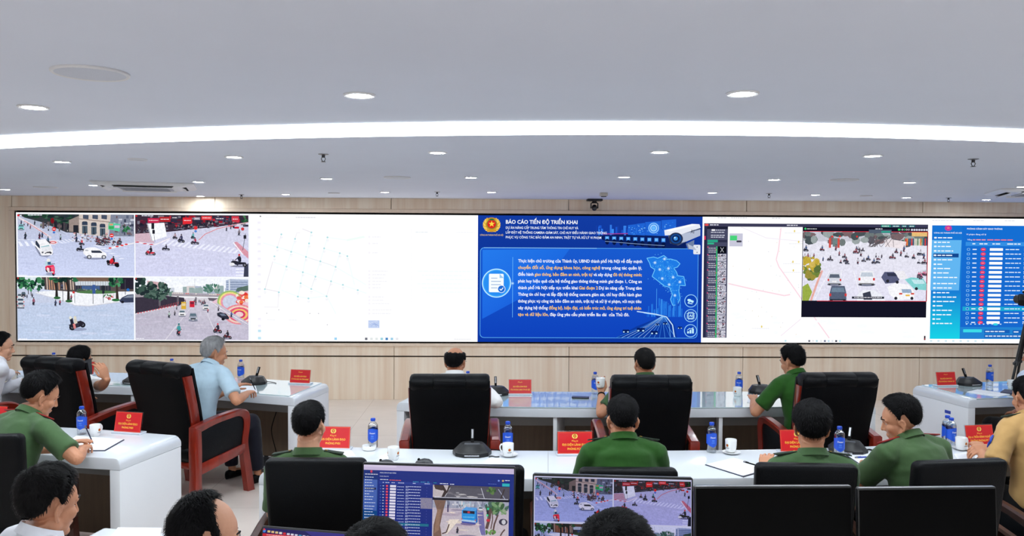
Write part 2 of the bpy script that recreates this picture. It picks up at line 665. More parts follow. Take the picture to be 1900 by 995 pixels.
obj('diffuser', bm, 'spot_glow', dl0)
first = True
for rowname, pts in rows:
    for i, (px, py) in enumerate(pts):
        o = dl0 if first else copy_tree(dl0)
        first = False
        p = at(px, py, CEIL - 0.005)
        place(o, (p.x, p.y, CEIL), 0, 'recessed downlight, %s from the left %s' % (ORD[i], rowname), 'recessed downlights')
# more of the same behind the camera light the rear of the room (outside the frame)
k = 0
for y in (1.2, -0.8, -3.8):
    for x in (-5.4, -2.6, 0.2, 3.0, 5.8):
        o = copy_tree(dl0)
        place(o, (x, y, CEIL), 0, 'recessed downlight over the rear of the room, outside the photograph', 'downlights over the rear of the room')

# ceiling loudspeakers
def speaker(px, py, d, label):
    p = at(px, py, CEIL - 0.004)
    t = thing('ceiling_speaker', label, 'speaker', (p.x, p.y, CEIL), 0, 'round ceiling speakers')
    r = d / 2
    bm = B()
    lathe(bm, [(r * 0.9, -0.001), (r * 0.9, -0.008), (r * 0.97, -0.010), (r, -0.006), (r, -0.0005)], 40)
    obj('rim', bm, 'white_plastic', t)
    bm = B()
    lathe(bm, [(r * 0.91, -0.002), (r * 0.9, -0.0075), (r * 0.5, -0.0105), (0.01, -0.0115)], 40)
    obj('grille', bm, 'speaker_grille', t)


speaker(168, 136, 0.25, 'large round grey ceiling speaker above the leftmost near downlight')
speaker(255, 296, 0.13, 'small round flush disc on the ceiling left of the second downlight')
speaker(85, 347.5, 0.24, 'round white ceiling speaker at the far left beside the air conditioner')
speaker(737, 329.5, 0.24, 'round white ceiling speaker above the blank map screen')
speaker(620, 358.5, 0.14, 'small round ceiling disc close to the wall above the map screen')
speaker(1567, 334, 0.24, 'round white ceiling speaker above the traffic camera window screen')
speaker(1607, 363.5, 0.14, 'small round ceiling disc close to the wall above the traffic camera window')


def sprinkler(px, py, label, s=1.0):
    p = at(px, py - 4, CEIL)
    t = thing('sprinkler', label, 'sprinkler', (p.x, p.y, CEIL), 0, 'fire sprinklers on the ceiling')
    bm = B()
    lathe(bm, [(0.004, -0.0005), (0.034 * s, -0.001), (0.034 * s, -0.004), (0.012 * s, -0.009)], 20)
    obj('escutcheon', bm, 'steel', t)
    bm = B()
    lathe(bm, [(0.011 * s, -0.006), (0.011 * s, -0.02 * s), (0.007 * s, -0.024 * s)], 12)
    for sg in (-1, 1):
        tube(bm, [(sg * 0.008 * s, 0, -0.02 * s), (sg * 0.014 * s, 0, -0.032 * s), (sg * 0.008 * s, 0, -0.046 * s), (0, 0, -0.05 * s)], 0.0026 * s, 6)
    obj('sprinkler_body', bm, 'dark_grey', t)
    bm = B()
    lathe(bm, [(0.003, -0.049 * s), (0.016 * s, -0.05 * s), (0.016 * s, -0.053 * s), (0.003, -0.054 * s)], 14)
    obj('deflector', bm, 'dark_grey', t)


sprinkler(600, 290, 'small dark fire sprinkler hanging above the left half of the map screen')
sprinkler(1806, 299, 'small dark fire sprinkler hanging near the right edge of the ceiling')
sprinkler(811, 360, 'tiny dark sprinkler near the wall above the join of map and blue slide')
sprinkler(1427, 363, 'tiny dark sprinkler near the wall above the white map on the right')
sprinkler(1760, 371, 'tiny dark sprinkler touching the wall line above the blue list screen')
sprinkler(448, 365, 'tiny dark sprinkler near the wall above the four camera views')

# ceiling air conditioners
def cassette(c, rz, label):
    t = thing('air_conditioner', label, 'air conditioner', (c[0], c[1], CEIL), rz, 'ceiling cassette air conditioners')
    a = 0.475
    bm = B()
    rings = []
    for r, z in ((a, -0.0005), (a, -0.012), (a - 0.02, -0.026), (a - 0.16, -0.045), (a - 0.17, -0.040)):
        ring = []
        for k in range(4):
            for q in range(6):
                an = PI / 4 + k * PI / 2 - PI / 4 + (q / 5) * PI / 2
                cx, cy = (r - 0.05) * (1 if math.cos(PI / 4 + k * PI / 2) > 0 else -1), (r - 0.05) * (1 if math.sin(PI / 4 + k * PI / 2) > 0 else -1)
                ring.append((cx + 0.05 * math.cos(an), cy + 0.05 * math.sin(an), z))
        rings.append(ring)
    loft(bm, rings)
    fix(bm)
    obj('fascia', bm, 'white_plastic', t)
    bm = B()
    bx(bm, (0, 0, -0.044), (0.5, 0.5, 0.012), 0.004)
    for i in range(9):
        bx(bm, (0, -0.2 + i * 0.05, -0.052), (0.44, 0.012, 0.006))
    obj('intake_grille', bm, 'grille', t)
    for k in range(4):
        M = Matrix.Rotation(k * PI / 2, 4, 'Z')
        bm = B()
        bx(bm, (0, 0.36, -0.036), (0.56, 0.075, 0.006), 0.002, M)
        s = obj('outlet', bm, 'matt_black', t)
        bm = B()
        M2 = M @ Matrix.Translation((0, 0.365, -0.045)) @ Matrix.Rotation(math.radians(-24), 4, 'X')
        bx(bm, (0, 0, 0), (0.54, 0.055, 0.005), 0.002, M2)
        obj('louver', bm, 'white_plastic', s)


p = at(272, 343, CEIL)
cassette((p.x, p.y), math.radians(18), 'white square ceiling air conditioner with open louvers on the left side')
p = at(1937, 353, CEIL)
cassette((p.x, p.y), math.radians(-22), 'white ceiling air conditioner cut off by the right edge')

# black camera head hanging at the wall, small detector beside it
p = aty(1103, 371, 10.66)
t = thing('surveillance_camera', 'black swivelling camera on a bracket above the blue slide', 'camera', (p.x, p.y, CEIL))
bm = B()
bx(bm, (0, 0.0, -0.015), (0.2, 0.16, 0.028), 0.006)
obj('mounting_plate', bm, 'black_plastic', t)
bm = B()
lathe(bm, [(0.03, -0.028), (0.03, -0.045), (0.02, -0.05)], 16)
for sg in (-1, 1):
    tube(bm, [(0, 0, -0.05), (sg * 0.03, 0, -0.05), (sg * 0.045, 0, -0.06), (sg * 0.045, 0, -0.125)], 0.008, 8)
obj('yoke', bm, 'black_plastic', t)
bm = B()
ball(bm, (0, 0, -0.115), (0.036, 0.042, 0.042), 20, 14)
tube(bm, [(0, -0.02, -0.12), (0, -0.06, -0.128)], [0.028, 0.026], 18)
obj('camera_head', bm, 'black_plastic', t)
bm = B()
tube(bm, [(0, -0.058, -0.1276), (0, -0.0625, -0.1285)], [0.018, 0.016], 18)
obj('lens', bm, 'grey_panel', t)
p = at(1120, 361, CEIL - 0.02)
t = thing('smoke_detector', 'small beige box detector on the ceiling beside the black camera', 'detector', (p.x, p.y, CEIL))
bm = B()
bx(bm, (0, 0, -0.02), (0.09, 0.07, 0.04), 0.008)
obj('housing', bm, 'beige_plastic', t)
bm = B()
bx(bm, (0, -0.004, -0.044), (0.06, 0.045, 0.01), 0.003)
obj('sensor', bm, 'dark_grey', t)


# ================================================================== pictures shown on displays and printed on cards
_TXT = {}


def text_mesh(s, off):
    key = (s, off)
    if key not in _TXT:
        cu = bpy.data.curves.new('lettering', 'FONT')
        cu.body = s
        cu.size = 1.0
        cu.offset = off
        cu.resolution_u = 2
        o = bpy.data.objects.new('lettering', cu)
        COL.objects.link(o)
        dg = bpy.context.evaluated_depsgraph_get()
        dg.update()
        me = bpy.data.meshes.new_from_object(o.evaluated_get(dg))
        vs = [(v.co.x, v.co.y) for v in me.vertices]
        fs = [tuple(p.vertices) for p in me.polygons]
        bpy.data.objects.remove(o)
        bpy.data.curves.remove(cu)
        bpy.data.meshes.remove(me)
        x0 = min(v[0] for v in vs)
        x1 = max(v[0] for v in vs)
        _TXT[key] = ([(v[0] - x0, v[1]) for v in vs], fs, x1 - x0)
    return _TXT[key]


def clip_poly(pts, cols, r):
    """cut a polygon (with a colour per corner) to the rectangle r"""
    for axis, lim, sg in ((0, r[0], 1), (0, r[2], -1), (1, r[1], 1), (1, r[3], -1)):
        op, oc = [], []
        n = len(pts)
        for i in range(n):
            a, b = pts[i], pts[(i + 1) % n]
            ca, cb = cols[i], cols[(i + 1) % n]
            da, db = sg * (a[axis] - lim), sg * (b[axis] - lim)
            if da >= 0:
                op.append(a)
                oc.append(ca)
            if (da >= 0) != (db >= 0):
                t = da / (da - db)
                op.append((a[0] + (b[0] - a[0]) * t, a[1] + (b[1] - a[1]) * t))
                oc.append(tuple(ca[k] + (cb[k] - ca[k]) * t for k in range(4)))
        pts, cols = op, oc
        if len(pts) < 3:
            return [], []
    return pts, cols


class Canvas:
    def __init__(self):
        self.v, self.f, self.c, self.n = [], [], [], 0
        self.tone = None
        self.grain = 0.0
        self.view(0, 0, 1, 1)

    def view(self, x0, y0, x1, y1, u0=0.0, v0=0.0, u1=1.0, v1=1.0):
        """drawing coordinates x0..x1, y0..y1 (y down) fill the part u0..u1, v0..v1 (v down) of the surface"""
        self.b = (x0, y0, (u1 - u0) / (x1 - x0), (v1 - v0) / (y1 - y0), u0, v0)
        self.r = (u0, v0, u1, v1)

    def mp(self, p):
        b = self.b
        return (b[4] + (p[0] - b[0]) * b[2], b[5] + (p[1] - b[1]) * b[3])

    def col(self, c):
        if self.tone:
            c = self.tone(c)
        return lin(tuple(max(0, min(255, x)) / 255 for x in c)) + (self.grain,)

    def poly(self, pts, col, clip=True):
        cols = [self.col(c) for c in col] if isinstance(col, list) else [self.col(col)] * len(pts)
        q = [self.mp(p) for p in pts]
        if clip:
            q, cols = clip_poly(q, cols, self.r)
        if len(q) < 3:
            return
        self.n += 1
        i = len(self.v)
        self.v += [(p[0], p[1], self.n) for p in q]
        self.f.append(tuple(range(i, i + len(q))))
        self.c += cols

    def rect(self, x0, y0, x1, y1, col):
        self.poly([(x0, y0), (x1, y0), (x1, y1), (x0, y1)], col)

    def vgrad(self, x0, y0, x1, y1, ct, cb):
        self.poly([(x0, y0), (x1, y0), (x1, y1), (x0, y1)], [ct, ct, cb, cb])

    def rrect(self, x0, y0, x1, y1, r, col):
        pts = []
        for cx, cy, a in ((x1 - r, y1 - r, 0), (x0 + r, y1 - r, 90), (x0 + r, y0 + r, 180), (x1 - r, y0 + r, 270)):
            for k in range(5):
                t = math.radians(a + k * 22.5)
                pts.append((cx + r * math.cos(t), cy + r * math.sin(t)))
        if isinstance(col, tuple) and isinstance(col[0], tuple):
            ct, cb = col
            cl = [tuple(ct[i] + (cb[i] - ct[i]) * (p[1] - y0) / (y1 - y0) for i in range(3)) for p in pts]
            self.poly(pts, cl)
        else:
            self.poly(pts, col)

    def ell(self, x, y, rx, ry, col, n=16, rot=0.0, edge=None):
        pts = []
        for k in range(n):
            a = 2 * PI * k / n
            dx, dy = rx * math.cos(a), ry * math.sin(a)
            pts.append((x + dx * math.cos(rot) - dy * math.sin(rot), y + dx * math.sin(rot) + dy * math.cos(rot)))
        if edge is None:
            self.poly(pts, col)
        else:
            for k in range(n):
                self.poly([(x, y), pts[k], pts[(k + 1) % n]], [col, edge, edge])

    def ring(self, x, y, r0, r1, col, n=32, sy=1.0):
        for k in range(n):
            a, b = 2 * PI * k / n, 2 * PI * (k + 1) / n
            self.poly([(x + r0 * math.cos(a), y + sy * r0 * math.sin(a)), (x + r1 * math.cos(a), y + sy * r1 * math.sin(a)),
                       (x + r1 * math.cos(b), y + sy * r1 * math.sin(b)), (x + r0 * math.cos(b), y + sy * r0 * math.sin(b))], col)

    def line(self, pts, w, col):
        for a, b in zip(pts[:-1], pts[1:]):
            dx, dy = b[0] - a[0], b[1] - a[1]
            l = math.hypot(dx, dy) or 1
            nx, ny = -dy / l * w / 2, dx / l * w / 2
            self.poly([(a[0] + nx, a[1] + ny), (b[0] + nx, b[1] + ny), (b[0] - nx, b[1] - ny), (a[0] - nx, a[1] - ny)], col)

    def star(self, x, y, r, col, sy=1.0):
        pts = []
        for k in range(10):
            a = -PI / 2 + k * PI / 5
            q = r if k % 2 == 0 else r * 0.4
            pts.append((x + q * math.cos(a), y + sy * q * math.sin(a)))
        self.poly(pts, col)

    def text(self, x, y, s, w, cap, col, off=0.008, align='l'):
        """baseline at y, letters cap units tall, squeezed to the width w (None: natural)"""
        vs, fs, nat = text_mesh(s, off)
        sy = cap / 0.70
        sx = w / nat if w else sy
        W = nat * sx
        x0 = x - (W / 2 if align == 'c' else W if align == 'r' else 0)
        cc = self.col(col)
        self.n += 1
        i = len(self.v)
        for a in vs:
            p = self.mp((x0 + a[0] * sx, y - a[1] * sy))
            self.v.append((p[0], p[1], self.n))
        for f in fs:
            self.f.append(tuple(i + k for k in f))
        self.c2 = getattr(self, 'c2', {})
        self.c += [cc] * len(vs)

    def words(self, x0, y, x1, h, col, rnd):
        """a line of lettering too small to read: word-long strokes"""
        x = x0
        while x < x1 - h:
            w = min(rnd.uniform(1.6, 4.2) * h, x1 - x)
            self.rect(x, y, x + w, y + h, col)
            x += w + h * 0.6

    def build(self, name, m, parent, origin, ux, uy, nrm, eps=2.5e-5, label=None):
        """origin: upper left corner; ux, uy: the full width and height (down); nrm: towards the viewer"""
        o, ux, uy, nrm = Vector(origin), Vector(ux), Vector(uy), Vector(nrm)
        me = bpy.data.meshes.new(name)
        flip = ux.cross(uy).dot(nrm) < 0
        me.from_pydata([o + ux * a + uy * b + nrm * (eps * k) for a, b, k in self.v], [], [f[::-1] for f in self.f] if flip else self.f)
        at_ = me.attributes.new('Col', 'FLOAT_COLOR', 'POINT')
        flat = np.array(self.c, dtype=np.float32)
        at_.data.foreach_set('color', flat.ravel())
        me.validate()
        bm_ = bmesh.new()
        bm_.from_mesh(me)
        for f in bm_.faces:
            if f.normal.dot(nrm) < 0:
                f.normal_flip()
        bm_.to_mesh(me)
        bm_.free()
        return obj_me(name, me, m, parent, smooth=0, label=label)


# ------------------------------------------------------------------ traffic pictures
def rider(c, x, y, s, body=(30, 30, 36), shirt=(60, 70, 90), helm=(40, 40, 50), d=0.5):
    """a motorbike with its rider, s tall; d turns it from head-on (0) to side view (1)"""
    dk = tuple(v * 0.6 for v in body)
    sk = (176, 140, 126)
    c.ell(x, y + s * 0.02, s * (0.16 + 0.5 * d), s * 0.07, (128, 130, 150), 10)
    if d > 0.35:
        for sg in (-1, 1):
            wx, wy = x + sg * s * 0.48 * d, y - s * 0.12 + sg * s * 0.04
            c.ell(wx, wy, s * 0.17, s * 0.17, (24, 24, 30), 12)
            c.ell(wx, wy, s * 0.09, s * 0.09, (120, 120, 130), 10)
        c.poly([(x - s * 0.62 * d, y - s * 0.34), (x - s * 0.3 * d, y - s * 0.42), (x + s * 0.2 * d, y - s * 0.3), (x + s * 0.6 * d, y - s * 0.28), (x + s * 0.4 * d, y - s * 0.12), (x - s * 0.2 * d, y - s * 0.08)], body)
        c.line([(x - s * 0.5 * d, y - s * 0.1), (x - s * 0.42 * d, y - s * 0.5)], s * 0.06, dk)
    else:
        c.ell(x, y - s * 0.12, s * 0.08, s * 0.16, (24, 24, 30), 10)
        c.poly([(x - s * 0.15, y - s * 0.42), (x + s * 0.15, y - s * 0.42), (x + s * 0.1, y - s * 0.14), (x - s * 0.1, y - s * 0.14)], body)
        c.line([(x - s * 0.24, y - s * 0.46), (x + s * 0.24, y - s * 0.46)], s * 0.05, dk)
    h = x + s * 0.06 * d
    c.poly([(h - s * 0.02, y - s * 0.42), (h + s * 0.16, y - s * 0.36), (h - s * 0.06, y - s * 0.22), (h - s * 0.1, y - s * 0.03), (h - s * 0.2, y - s * 0.04), (h - s * 0.18, y - s * 0.28)], (44, 46, 62))
    c.poly([(h - s * 0.09, y - s * 0.76), (h + s * 0.08, y - s * 0.77), (h + s * 0.15, y - s * 0.6), (h + s * 0.15, y - s * 0.36), (h - s * 0.07, y - s * 0.36), (h - s * 0.15, y - s * 0.58)], shirt)
    c.line([(h - s * 0.1, y - s * 0.66), (h - s * (0.16 + 0.14 * d), y - s * 0.48)], s * 0.07, shirt)
    c.ell(h - s * (0.17 + 0.16 * d), y - s * 0.46, s * 0.04, s * 0.04, sk, 6)
    c.ell(h - s * 0.02, y - s * 0.82, s * 0.07, s * 0.08, sk, 8)
    c.ell(h - s * 0.005, y - s * 0.87, s * 0.085, s * 0.085, helm, 10)


def bush(c, x, y, rx, ry, n, cols, rnd):
    for i in range(n):
        a, q = rnd.uniform(0, 2 * PI), math.sqrt(rnd.random())
        s = rnd.uniform(0.16, 0.4)
        c.ell(x + rx * q * math.cos(a), y + ry * q * math.sin(a), rx * s, ry * s, rnd.choice(cols), 7, rnd.uniform(0, 3))


def car_rear(c, x, y, s, body, glass=(70, 84, 104), plate=True):
    """a car seen from behind and above; y is the bottom of its bumper, s its width"""
    c.ell(x, y, s * 0.56, s * 0.1, (120, 124, 144), 12)
    c.rect(x - s * 0.46, y - s * 0.2, x - s * 0.3, y + s * 0.04, (22, 22, 28))
    c.rect(x + s * 0.3, y - s * 0.2, x + s * 0.46, y + s * 0.04, (22, 22, 28))
    c.poly([(x - s * 0.5, y - s * 0.06), (x - s * 0.48, y - s * 0.46), (x - s * 0.38, y - s * 0.86), (x + s * 0.38, y - s * 0.86), (x + s * 0.48, y - s * 0.46), (x + s * 0.5, y - s * 0.06)], body)
    c.poly([(x - s * 0.4, y - s * 0.5), (x - s * 0.33, y - s * 0.76), (x + s * 0.33, y - s * 0.76), (x + s * 0.4, y - s * 0.5)], glass)
    for sg in (-1, 1):
        c.rect(x + sg * s * 0.45 - s * 0.06, y - s * 0.42, x + sg * s * 0.45 + s * 0.06, y - s * 0.26, (206, 60, 60))
    if plate:
        c.rect(x - s * 0.16, y - s * 0.28, x + s * 0.16, y - s * 0.18, (236, 236, 238))
    c.rect(x - s * 0.46, y - s * 0.1, x + s * 0.46, y - s * 0.03, tuple(v * 0.55 for v in body))


def car_front(c, x, y, s, body, glass=(90, 110, 124)):
    c.ell(x, y, s * 0.56, s * 0.1, (112, 116, 136), 12)
    c.poly([(x - s * 0.5, y - s * 0.05), (x - s * 0.5, y - s * 0.4), (x - s * 0.4, y - s * 0.56), (x - s * 0.33, y - s * 0.9), (x + s * 0.33, y - s * 0.9), (x + s * 0.4, y - s * 0.56), (x + s * 0.5, y - s * 0.4), (x + s * 0.5, y - s * 0.05)], body)
    c.poly([(x - s * 0.4, y - s * 0.54), (x - s * 0.32, y - s * 0.8), (x + s * 0.32, y - s * 0.8), (x + s * 0.4, y - s * 0.54)], glass)
    c.rect(x - s * 0.28, y - s * 0.28, x + s * 0.28, y - s * 0.14, (40, 42, 50))
    c.rect(x - s * 0.12, y - s * 0.12, x + s * 0.12, y - s * 0.05, (236, 236, 236))
    for sg in (-1, 1):
        c.rect(x + sg * s * 0.4 - s * 0.07, y - s * 0.34, x + sg * s * 0.4 + s * 0.07, y - s * 0.25, (240, 240, 232))


def scene_junction(c, u0, v0, u1, v1):
    """white cars turning at a crossing, corner building, parked motorbikes"""
    c.grain = 1.0
    R = random.Random(3)
    c.view(230, 40, 1840, 895, u0, v0, u1, v1)
    c.vgrad(230, 40, 1840, 895, (186, 192, 214), (200, 208, 238))
    c.poly([(230, 420), (900, 330), (1840, 480), (1840, 895), (230, 895)], [(192, 200, 228), (188, 196, 224), (196, 204, 232), (202, 210, 240), (204, 212, 242)])
    for i in range(60):
        x, y = R.uniform(230, 1840), R.uniform(430, 890)
        c.ell(x, y, R.uniform(30, 90), R.uniform(4, 12), R.choice([(198, 206, 236), (192, 200, 230), (206, 213, 242)]), 10)
    # far street and the tree line
    c.poly([(230, 40), (560, 40), (900, 330), (230, 120)], (176, 184, 206))
    c.poly([(230, 40), (1090, 40), (1090, 300), (900, 290), (560, 150), (330, 90)], (52, 58, 62))
    for i in range(46):
        x = R.uniform(330, 1080)
        y = R.uniform(45, 60 + (x - 330) * 0.22)
        c.ell(x, y, R.uniform(20, 60), R.uniform(12, 32), R.choice([(32, 62, 48), (44, 84, 60), (26, 44, 44), (60, 96, 76), (40, 52, 58)]), 8)
    for i in range(26):
        x = R.uniform(560, 960)
        c.rect(x, R.uniform(130, 190), x + R.uniform(10, 40), R.uniform(200, 280), R.choice([(40, 40, 50), (70, 64, 70), (28, 30, 40), (104, 90, 92)]))
    # corner building
    c.poly([(940, 120), (1080, 60), (1080, 290), (940, 280)], (150, 136, 130))
    c.rect(1000, 190, 1070, 290, (36, 40, 48))
    c.poly([(1080, 40), (1530, 40), (1500, 150), (1480, 350), (1080, 310)], (208, 196, 188))
    c.poly([(1080, 95), (1510, 140), (1508, 152), (1080, 106)], (150, 132, 126))
    for x in (1135, 1265, 1390):
        c.poly([(x, 45), (x + 78, 48), (x + 76, 108), (x, 98)], (70, 80, 100))
    for x, y in ((1120, 136), (1245, 150), (1365, 168)):
        c.rrect(x, y, x + 78, y + 70, 20, (54, 66, 86))
        c.rect(x + 2, y + 60, x + 76, y + 170, (74, 90, 104))
        c.rect(x + 30, y + 72, x + 44, y + 168, (40, 50, 62))
        c.rect(x - 2, y + 52, x + 80, y + 62, (188, 182, 180))
    # right hand buildings
    c.poly([(1520, 40), (1840, 40), (1840, 340), (1490, 340)], (128, 134, 152))
    for i in range(34):
        x, y = R.uniform(1520, 1820), R.uniform(45, 320)
        c.rect(x, y, x + R.uniform(14, 56), y + R.uniform(10, 44), R.choice([(90, 98, 120), (160, 166, 184), (60, 66, 86), (196, 200, 214), (110, 90, 96)]))
    c.poly([(1490, 150), (1650, 170), (1640, 275), (1480, 245)], (92, 196, 160))
    c.rect(1490, 200, 1560, 240, (60, 170, 90))
    c.rect(1570, 190, 1640, 225, (214, 190, 214))
    c.rect(1500, 165, 1550, 190, (220, 150, 120))
    bush(c, 1730, 240, 60, 40, 18, [(40, 96, 64), (60, 130, 84), (30, 70, 56)], R)
    # pavement clutter, parked bikes
    for i in range(60):
        x, y = R.uniform(960, 1480), R.uniform(300, 420)
        c.ell(x, y, R.uniform(8, 24), R.uniform(5, 12), R.choice([(206, 196, 200), (150, 140, 146), (228, 226, 230), (120, 110, 120), (206, 150, 156)]), 7)
    for i in range(34):
        x, y = R.uniform(1320, 1680), R.uniform(380, 470)
        rider(c, x, y, R.uniform(50, 74), R.choice([(40, 36, 46), (150, 40, 52), (220, 220, 226), (30, 34, 52)]), R.choice([(60, 60, 74), (120, 60, 70), (200, 200, 206)]), (50, 50, 60), 0.5)
    c.poly([(1480, 500), (1840, 425), (1840, 442), (1500, 522)], (236, 234, 240))
    for x, y in ((1510, 505), (1608, 482), (1676, 467), (1734, 452)):
        c.ell(x, y, 24, 11, (220, 60, 66), 8)
    # median and zebra stripes
    c.line([(255, 90), (420, 180), (600, 300), (700, 370)], 26, (226, 214, 222))
    c.line([(330, 135), (470, 220), (640, 330)], 7, (206, 110, 120))
    c.ell(720, 430, 70, 32, (232, 220, 226), 16)
    c.ell(724, 430, 48, 18, (214, 90, 100), 14)
    c.ell(724, 432, 30, 8, (236, 224, 226), 12)
    for i in range(4):
        c.poly([(240 + i * 86, 425 - i * 4), (272 + i * 86, 420 - i * 4), (316 + i * 90, 485 - i * 5), (272 + i * 90, 490 - i * 5)], (232, 236, 250))
    for i in range(7):
        c.poly([(770 + i * 52, 400 - i * 6), (786 + i * 52, 397 - i * 6), (872 + i * 46, 442 - i * 8), (848 + i * 46, 444 - i * 8)], (228, 232, 248))
    for i in range(6):
        c.poly([(1270 + i * 70, 465 + i * 36), (1330 + i * 70, 462 + i * 36), (1420 + i * 60, 480 + i * 34), (1350 + i * 60, 490 + i * 34)], (224, 228, 246))
    c.rect(230, 390, 480, 400, (216, 222, 240))
    # traffic
    car_front(c, 287, 258, 84, (120, 196, 196))
    for x, y, s, b, sh in ((290, 180, 60, (40, 40, 50), (50, 60, 80)), (330, 195, 52, (50, 50, 60), (200, 200, 206)), (380, 205, 46, (40, 40, 52), (60, 60, 70)),
                           (415, 240, 52, (150, 50, 60), (120, 70, 80)), (475, 185, 60, (30, 30, 40), (50, 60, 70)), (562, 222, 60, (40, 44, 50), (120, 124, 90)),
                           (665, 268, 60, (30, 32, 40), (180, 180, 186)), (345, 385, 100, (30, 34, 44), (50, 62, 74)), (540, 382, 90, (160, 40, 60), (60, 40, 60)),
                           (578, 360, 80, (40, 50, 70), (60, 76, 110)), (830, 392, 80, (70, 76, 84), (156, 176, 184)), (1048, 420, 90, (36, 40, 60), (44, 56, 84)),
                           (1045, 340, 60, (30, 32, 40), (60, 60, 70)), (1170, 330, 60, (150, 50, 60), (40, 40, 50)), (925, 290, 40, (60, 60, 70), (180, 170, 170))):
        rider(c, x, y, s, b, sh, (60, 64, 74), 0.2)
    rider(c, 1120, 462, 80, (40, 44, 60), (206, 60, 70), (226, 70, 70), 0.7)
    rider(c, 1105, 545, 96, (24, 26, 36), (30, 34, 48), (30, 30, 40), 1.0)
    for x, y in ((740, 246), (1535, 330)):
        c.line([(x, y), (x, y + 110)], 6, (190, 180, 190))
        c.ell(x, y, 28, 28, (220, 40, 44), 16)
        c.rect(x - 18, y - 5, x + 18, y + 5, (240, 240, 240))
        c.ell(x, y + 46, 18, 16, (70, 120, 200), 10)
    c.ell(720, 130, 26, 40, (120, 20, 30), 10)
    # big white cars
    c.poly([(470, 500), (560, 610), (720, 600), (735, 580), (640, 640), (540, 620)], (140, 146, 172))
    rider(c, 655, 440, 96, (40, 46, 66), (60, 96, 120), (40, 40, 50), 0.4)
    c.poly([(476, 420), (500, 396), (620, 386), (690, 462), (722, 530), (720, 590), (700, 606), (570, 614), (548, 590), (545, 560), (480, 486)], (240, 240, 244))
    c.poly([(482, 416), (500, 408), (540, 470), (546, 520), (520, 500), (484, 460)], (50, 60, 78))
    c.poly([(552, 490), (668, 466), (688, 498), (570, 512)], (150, 190, 198))
    c.poly([(560, 500), (690, 480), (722, 540), (572, 560)], (226, 228, 234))
    c.poly([(600, 588), (640, 562), (690, 556), (708, 578), (690, 590)], (54, 54, 62))
    c.poly([(566, 560), (596, 560), (588, 584), (568, 580)], (90, 94, 104))
    c.rect(628, 578, 680, 590, (226, 226, 230))
    c.poly([(476, 490), (486, 488), (550, 590), (548, 600)], (60, 62, 76))
    c.ell(1300, 640, 160, 26, (140, 146, 174), 14)
    c.poly([(1140, 560), (1150, 524), (1200, 500), (1300, 494), (1370, 520), (1410, 552), (1456, 576), (1464, 610), (1450, 630), (1390, 640), (1250, 640), (1190, 620), (1146, 590)], (242, 242, 246))
    c.poly([(1250, 540), (1370, 540), (1404, 566), (1396, 574), (1256, 572)], (54, 60, 76))
    c.poly([(1156, 530), (1200, 528), (1216, 544), (1180, 548)], (176, 180, 188))
    for x in (1222, 1424):
        c.ell(x, 630, 32, 28, (44, 46, 56), 14)
        c.ell(x, 630, 20, 19, (196, 198, 206), 12)
    # front riders
    rider(c, 1550, 740, 130, (180, 40, 52), (40, 44, 58), (46, 46, 54), 1.0)
    c.poly([(1500, 680), (1540, 640), (1560, 690), (1530, 720)], (216, 44, 56))
    c.ell(1604, 742, 36, 28, (24, 24, 30), 12, 0.5)
    c.ell(1484, 694, 26, 22, (24, 24, 30), 12, 0.5)
    c.poly([(612, 700), (690, 690), (712, 740), (650, 790), (620, 770)], (180, 206, 214))
    c.ell(690, 870, 70, 22, (150, 156, 184), 14)
    c.ell(640, 815, 22, 34, (40, 40, 50), 12, -0.3)
    c.ell(724, 872, 16, 30, (40, 40, 50), 12, -0.2)
    c.poly([(612, 770), (640, 752), (690, 748), (728, 742), (744, 776), (746, 840), (738, 872), (716, 866), (704, 830), (668, 838), (640, 826), (618, 800)], (226, 44, 84))
    c.poly([(690, 770), (730, 762), (738, 806), (712, 824), (692, 800)], (240, 96, 124))
    c.ell(716, 842, 14, 10, (236, 226, 220), 10)
    c.line([(676, 738), (748, 726)], 8, (60, 50, 60))
    c.poly([(640, 776), (668, 790), (672, 850), (650, 848), (632, 800)], (236, 220, 220))
    c.poly([(672, 776), (694, 790), (690, 838), (676, 836)], (80, 60, 80))
    c.ell(660, 680, 24, 26, (238, 236, 232), 12)
    c.rect(648, 700, 690, 740, (56, 90, 130))
    # overlay marks of the camera
    c.rect(238, 48, 268, 72, (214, 30, 40))
    c.rect(276, 52, 298, 66, (240, 240, 244))
    c.words(385, 48, 590, 10, (226, 230, 240), R)
    c.words(245, 882, 360, 9, (240, 240, 248), R)


